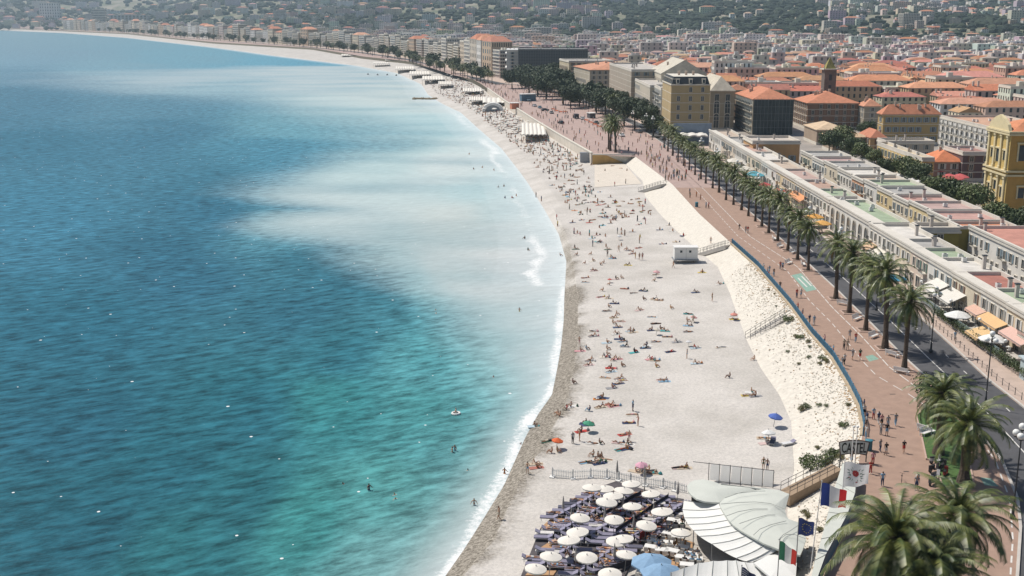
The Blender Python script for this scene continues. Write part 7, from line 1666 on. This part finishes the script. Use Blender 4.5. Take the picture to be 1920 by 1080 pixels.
tm = text_mesh('CASTEL', 1.0, .02); tm.materials.append(M_black); xs = [v.co.x for v in tm.vertices]; ys = [v.co.y for v in tm.vertices]; s1_, s2_ = 2*W*.86/(max(xs)-min(xs)), H*.78/(max(ys)-min(ys)); cy_ = (max(ys)+min(ys))/2
inst('letters', tm, r, (0,-.08,H*.5+.12-cy_*s2_), 0, (s1_, s2_, 1), rot=(R(90),0,0))
for s in (-W*.9, W*.9): mb = MB(); zg = ground_z((x0+x1)/2+s, Ys); mb.tube([(s,0,zg-zb),(s,0,.2)], .07, 6); mb.build('post', M_dark, r)
# flags
def flag(px, py, Y, zb, w, h, kind, label, dz=-.25, mastx=0):
    zt = ZofY(py, Y); X = XofY(px, Y, zt); r = empty('flagpole', (X, Y, zb), 0, label, 'flag'); Hh = zt-zb; mb = MB(); mb.tube([(mastx,0,0),(0,0,Hh)], [.06,.035], 6); mb.blob((0,0,Hh+.05), (.07,.07,.07), 0, 0, 1, 1); mb.build('pole', M_white if kind in ('france','castle') else M_metal, r)
    nx, nz = 18, 8; S = lambda u, v: Vector((u*w*(1-.08*abs(math.sin(u*4))), .16*math.sin(u*7+v*1.5)*u**.5*w*.5 - .15*u, Hh-.12 - v*h*(1-.25*u) + dz*w*u**1.3*2 + .05*math.sin(u*9)))
    cols = {'france': [(.03,.05,.20),(.66,.66,.66),(.50,.03,.035)], 'italy': [(.04,.16,.09),(.64,.64,.62),(.50,.05,.04)], 'europe': [(.03,.045,.14)], 'castle': [(.68,.68,.68)], 'stripe': [(.03,.04,.09)]}[kind]
    ms = [mat(f'flag_{kind}_{i}', c, .8, var=.06, vs=4, trans=.45) for i, c in enumerate(cols)]; mb = MB()
    for i in range(nx):
        for j in range(nz): q = [S(i/nx, j/nz), S(i/nx, (j+1)/nz), S((i+1)/nx, (j+1)/nz), S((i+1)/nx, j/nz)]; mb.quad(*[tuple(p) for p in q], m=min(len(cols)-1, i*len(cols)//nx))
    c = mb.build('cloth', ms, r, True)
    def mark(mb, u, v, pts, m=0):
        for off in (-.03, .03):
            q = [S(u+a/w, v+b/h) + Vector((0, off, 0)) for a, b in pts]; mb.poly([tuple(p) for p in (q if off < 0 else reversed(q))], m)
    if kind == 'europe':
        mb = MB()
        for k in range(12): a = k*math.pi/6; mark(mb, .5+.18*math.cos(a)*h/w*1.2, .5+.28*math.sin(a), [(.075*(1 if i % 2 == 0 else .45)*math.cos(i*math.pi/5), .075*(1 if i % 2 == 0 else .45)*math.sin(i*math.pi/5)) for i in range(10)])
        mb.build('stars', mat('star_yellow', (.60,.50,.12), .7), c)
    if kind == 'castle':
        mb = MB()
        for k in range(9): a = k*.7; mark(mb, .45+.06*math.cos(a), .42+.09*math.sin(a), [(.17*math.cos(t*.9+k), .13*math.sin(t*.9+k)) for t in range(7)], 0)
        for k in range(20): a = k*.314+.2; rr = .17+.05*(k%3); mark(mb, .45+rr*math.cos(a), .5+rr*1.15*math.sin(a), [(0,.07),(.34*math.cos(a),.34*math.sin(a)),(.0,-.07)], 1)
        mark(mb, .22, .62, [(-.15,.03),(0,.08),(.2,.0),(0,-.05)], 0); mark(mb, .5, .78, [(-.15,.03),(0,.08),(.2,.0),(0,-.05)], 0)
        mb.build('emblem', [mat('emblem_red', (.48,.05,.05), .7), mat('emblem_green', (.04,.17,.10), .7)], c)
    if kind == 'stripe':
        mb = MB()
        for k in range(5):
            mark(mb, .04, .1+.18*k, [(0,0),(w*.45,0),(w*.9,0),(w*.9,.09),(w*.45,.09),(0,.09)])
        mb.build('stripes', mat('stripe_white', (.5,.5,.52), .8), c)
    return r
flag(1541,903,97,5.9,2.5,2.3,'france','tall pole flying a blue white and red flag over the ramp canopy', -.16, -.5)
flag(1498,969,98,5.9,1.55,1.75,'europe','pole flying a dark blue flag with a ring of yellow stars', -.14)
flag(1462,1012,95,5.3,1.7,1.9,'italy','pole flying a green white and red flag above the white sail', -.32)
flag(1391,1061,94,5.0,1.4,1.2,'stripe','short pole with dark striped flag at the bottom edge', -.3)
flag(1584,864,108,7.5,2.7,2.8,'castle','white flag with a red flower and green leaf emblem by the walkers', -.06)
for i, px in enumerate((1601,1608)): zt = ZofY(800, 121); X = XofY(px, 121, zt); r = empty('white_pole', (X,121,6), 0, f'{["left","right"][i]} one of two thin white poles in front of the curved sign', 'pole'); mb = MB(); mb.lathe([(.07,0),(.045,zt-6)], (0,0,0), 6); mb.build('shaft', M_white, r); mb = MB(); mb.blob((0,0,zt-6), (.18,.18,.14), 0, 0, 1, 2); mb.build('cap', M_white, r)
# white hut on the beach
r = empty('beach_hut', (36.2,248,2.1), 0, 'white lifeguard hut with two small dark windows on the upper beach', 'hut'); mb = MB(); W, H = 5.15, 3.1
mb.box(0,W,0,2.6,.9,.9+2.6); mb.build('wall', M_white, r); mb = MB(); mb.box(-.15,W+.15,-.15,2.75,3.5,3.66); mb.build('roof', M_white, r); mb = MB()
for x in (.4,W-.4):
    for y in (.3,2.3): mb.box(x-.1,x+.1,y-.1,y+.1,-.3,.9)
mb.box(-.3,W+.3,-.6,2.8,.78,.9); mb.build('stilts', M_metal, r)
for x in (1.2,3.2): mb = MB(); mb.box(x,x+.5,-.04,0,2.45,2.95); mb.build('window', M_glass, r)
for x in (W/2,): mb = MB(); mb.box(x-.02,x+.02,-.03,0,.95,3.4); mb.build('door_seam', M_seam, r)
o = copy_tree(lg); put(o, *P(1448,832,2.3), 2.3, 1.2, 1, 'lone dark lounger under small parasols near the embankment foot', 'loungers near the embankment foot'); colour(o, 'mattress', (.05,.06,.1)); o = copy_tree(lg); put(o, *P(1478,835,2.3), 2.3, .4, 1, 'lone white lounger under small parasols near the embankment foot', 'loungers near the embankment foot'); colour(o, 'mattress', (.6,.6,.6))
# farther beach clubs
fw = copy_tree(cpz); fc_ = 0
def far_area(px0, px1, py0, py1, n, seed, w):
    global fc_
    q = random.Random(seed)
    for i in range(n):
        px, py = q.uniform(px0, px1), q.uniform(py0, py1); X, Y, z = ground_at(px, py)
        if X < LW(Y)+6 or X > LT(Y)-2: continue
        o = fw if fc_ == 0 else copy_tree(fw); put(o, X, Y, z, i, q.uniform(.9,1.2), f'tiny white parasol {w}', 'white parasols of the distant beach clubs'); fc_ += 1
far_area(925,1000,212,252,44,1,'below the scalloped canopy'); far_area(850,930,168,212,34,2,'beside the arch tent'); far_area(760,860,128,165,26,3,'in the far beach club')
r = empty('arch_tent', (0,0,0), 0, 'white arch shaped tent at the far beach club', 'tent'); X, Y, z = ground_at(924, 209); r.location = (X, Y, z); s = 0.5*40*(Y*CT+12)/FPX; mb = MB(); n = 16
for k in range(n): a, b = math.pi*k/n, math.pi*(k+1)/n; [mb.quad((ra*math.cos(a)*s,y0,ra*math.sin(a)*s*.8),(rb*math.cos(a)*s,y1,rb*math.sin(a)*s*.8),(rb*math.cos(b)*s,y1,rb*math.sin(b)*s*.8),(ra*math.cos(b)*s,y0,ra*math.sin(b)*s*.8)) for ra, y0, rb, y1 in ((1,0,1,6),(.72,0,1,0))]
mb.build('shell', M_white, r, True); mb = MB(); mb.poly([(s*.72*math.cos(math.pi*k/n), .5, s*.58*math.sin(math.pi*k/n)) for k in range(n+1)]); mb.build('mesh_screen', mat('grey_screen', (.30,.32,.34), .8), r)
cn = [((985,1012,240),(1036,1032,262),'large scalloped cream canopy below the sea wall'),]
def scallop(px0, px1, py0, py1, z, label, waves=6):
    a, b = P(px0, py1, z), P(px1, py1, z); c_ = P(px0, py0, z); D = max(4, c_[1]-a[1]); W = b[0]-a[0]; r = empty('canopy', (a[0], a[1], ground_z(*a) if a[0] > LW(a[1]) else 2), 0, label, 'canopy', None); zr = z - r.location.z; mb = MB(); n = waves*4; sk = (c_[0]-a[0])
    for k in range(n):
        f = lambda k, t: (W*k/n + sk*t, D*t, zr + .5*abs(math.sin(math.pi*k/4)) - .3*(1-t)); mb.quad(f(k,0), f(k+1,0), f(k+1,1), f(k,1)); p, q = f(k,0), f(k+1,0); mb.quad((p[0],p[1],p[2]-.35),(q[0],q[1],q[2]-.35),q,p)
    mb.build('canvas', M_canvas, r); mb = MB(); [mb.tube([(W*k/waves+sk*t,D*t+.05,0),(W*k/waves+sk*t,D*t+.05,zr)], .07, 5) for k in range(waves+1) for t in (0,.98)]; mb.build('poles', M_dark, r)
scallop(978,1025,232,252,5.6,'large scalloped cream canopy below the sea wall'); scallop(905,960,184,192,5.5,'low white canopy behind the arch tent')
for i, q in enumerate(((792,833,143,149),(742,778,125,129),(768,807,134,139),(822,848,153,158),(722,752,110,113),(868,905,166,171),(700,730,117,119),(640,680,102,104),(880,915,182,188))): scallop(*q, 5.0, f'long white canopy, {ords[i]} among the distant beach clubs', 8)
X, Y, z = ground_at(1010, 0) if False else (0,0,0)
for i, (px, py, w_, h_, c, lb_) in enumerate(((1129,291,3.4,3.0,(.32,.33,.34),'small grey shed at the left end of the ochre wall'),)):
    X, Y, z = ground_at(1096, 303); r = empty('shed', (X-1.6, Y, z), 0, lb_, 'shed'); mb = MB(); mb.box(0,w_,0,3,-.2,h_); mb.build('wall', mat('shed_grey', (.33,.34,.35), .8, var=.1, vs=1), r); mb = MB(); mb.box(-.15,w_+.15,-.15,3.15,h_,h_+.15); mb.build('roof', M_metal, r)
# stage truck and stalls on the far promenade
for i, (px, py, w_, h_, c, lb_) in enumerate(((978,190,9,5,(.12,.20,.26),'dark blue stage box on the distant promenade'),(1106,222,3,3,(.1,.1,.11),'dark stall under the far trees'),(960,205,4,4,(.55,.20,.12),'orange and red stall beside the arch tent'))):
    X, Y = P(px, py, 6); r = empty('stall', (X, Y, 6), .3, lb_, 'stall'); mb = MB(); mb.box(0,w_,0,4,0,h_*.8); o = mb.build('body', M_objc, r); o.color = (*c,1); mb = MB(); mb.box(-.3,w_+.3,-.6,4.3,h_*.8,h_*.8+.25); mb.build('roof', M_white, r)
# rock groyne and buoys
r = empty('groyne', (*P(796,186,0), 0), 0, 'low brown rock groyne sticking out into the pale water', 'groyne'); mb = MB(); q = random.Random(3)
for k in range(60): mb.blob((q.uniform(-8,8), q.uniform(-3,3), .2), (q.uniform(.7,1.6),q.uniform(.6,1.3),q.uniform(.5,1.0)), 0, .4, k, 1)
mb.build('rocks', mat('groyne_rock', (.22,.17,.10), .95, var=.3, vs=.5), r)
for i, (px, py) in enumerate(((690,140),(708,141),(726,141),(743,142))): X, Y = P(px, py, 0); mb = MB(); mb.lathe([(.3,-.3),(.9,.0),(.9,.5),(.3,1.1),(.1,1.6)], (0,0,0), 10); o = mb.build('buoy', M_dark); o.location = (X,Y,0); tag(o, f'dark buoy, {ords[i]} from the left in the floating line', 'buoy', 'dark buoys in a floating line')
# unused first copies that were never placed are dropped; repeated labels get told apart by nearness
def _desc(o): return (o.location - cam.location).length
for rep in range(1):
    seen = {}
    for o in scene.objects:
        if o.parent is None and o.get('label'): seen.setdefault(o['label'], []).append(o)
    ords2 = ords + ['28th','29th'] + [f'{n}th' for n in range(30, 60)]
    for lb_, L_ in seen.items():
        if len(L_) < 2: continue
        L_.sort(key=_desc); words = lb_.split(); room = 16 - len(words)
        for k, o in enumerate(L_):
            if k >= len(ords): continue
            if room >= 2: o['label'] = lb_ + (', ' + ords[k] + ' nearest' if k else ', nearest one')
            else: o['label'] = ' '.join(words[:14]) + f', {ords[k]} nearest' if k else ' '.join(words[:14]) + ', nearest one'
for o in scene.objects:
    if o.get('label'):
        w = o['label'].split()
        if len(w) > 16: o['label'] = ' '.join(w[:16])
# ------------------------------------------------------------------ haze
mb = MB(); mb.box(-9500, 8500, -350, 9700, -6, 480); hz = mb.build('haze', []) if False else None
me = bpy.data.meshes.new('haze'); me.from_pydata(mb.v, [], mb.f); hz = bpy.data.objects.new('haze', me); COL.objects.link(hz)
hm = bpy.data.materials.new('haze'); hm.use_nodes = True; t = hm.node_tree; t.nodes.clear(); out = t.nodes.new('ShaderNodeOutputMaterial'); pv = t.nodes.new('ShaderNodeVolumePrincipled')
pv.inputs['Color'].default_value = (.66,.86,1.0,1); pv.inputs['Density'].default_value = .00009; pv.inputs['Anisotropy'].default_value = .25; t.links.new(pv.outputs[0], out.inputs['Volume']); me.materials.append(hm); tag(hz, kind='stuff')
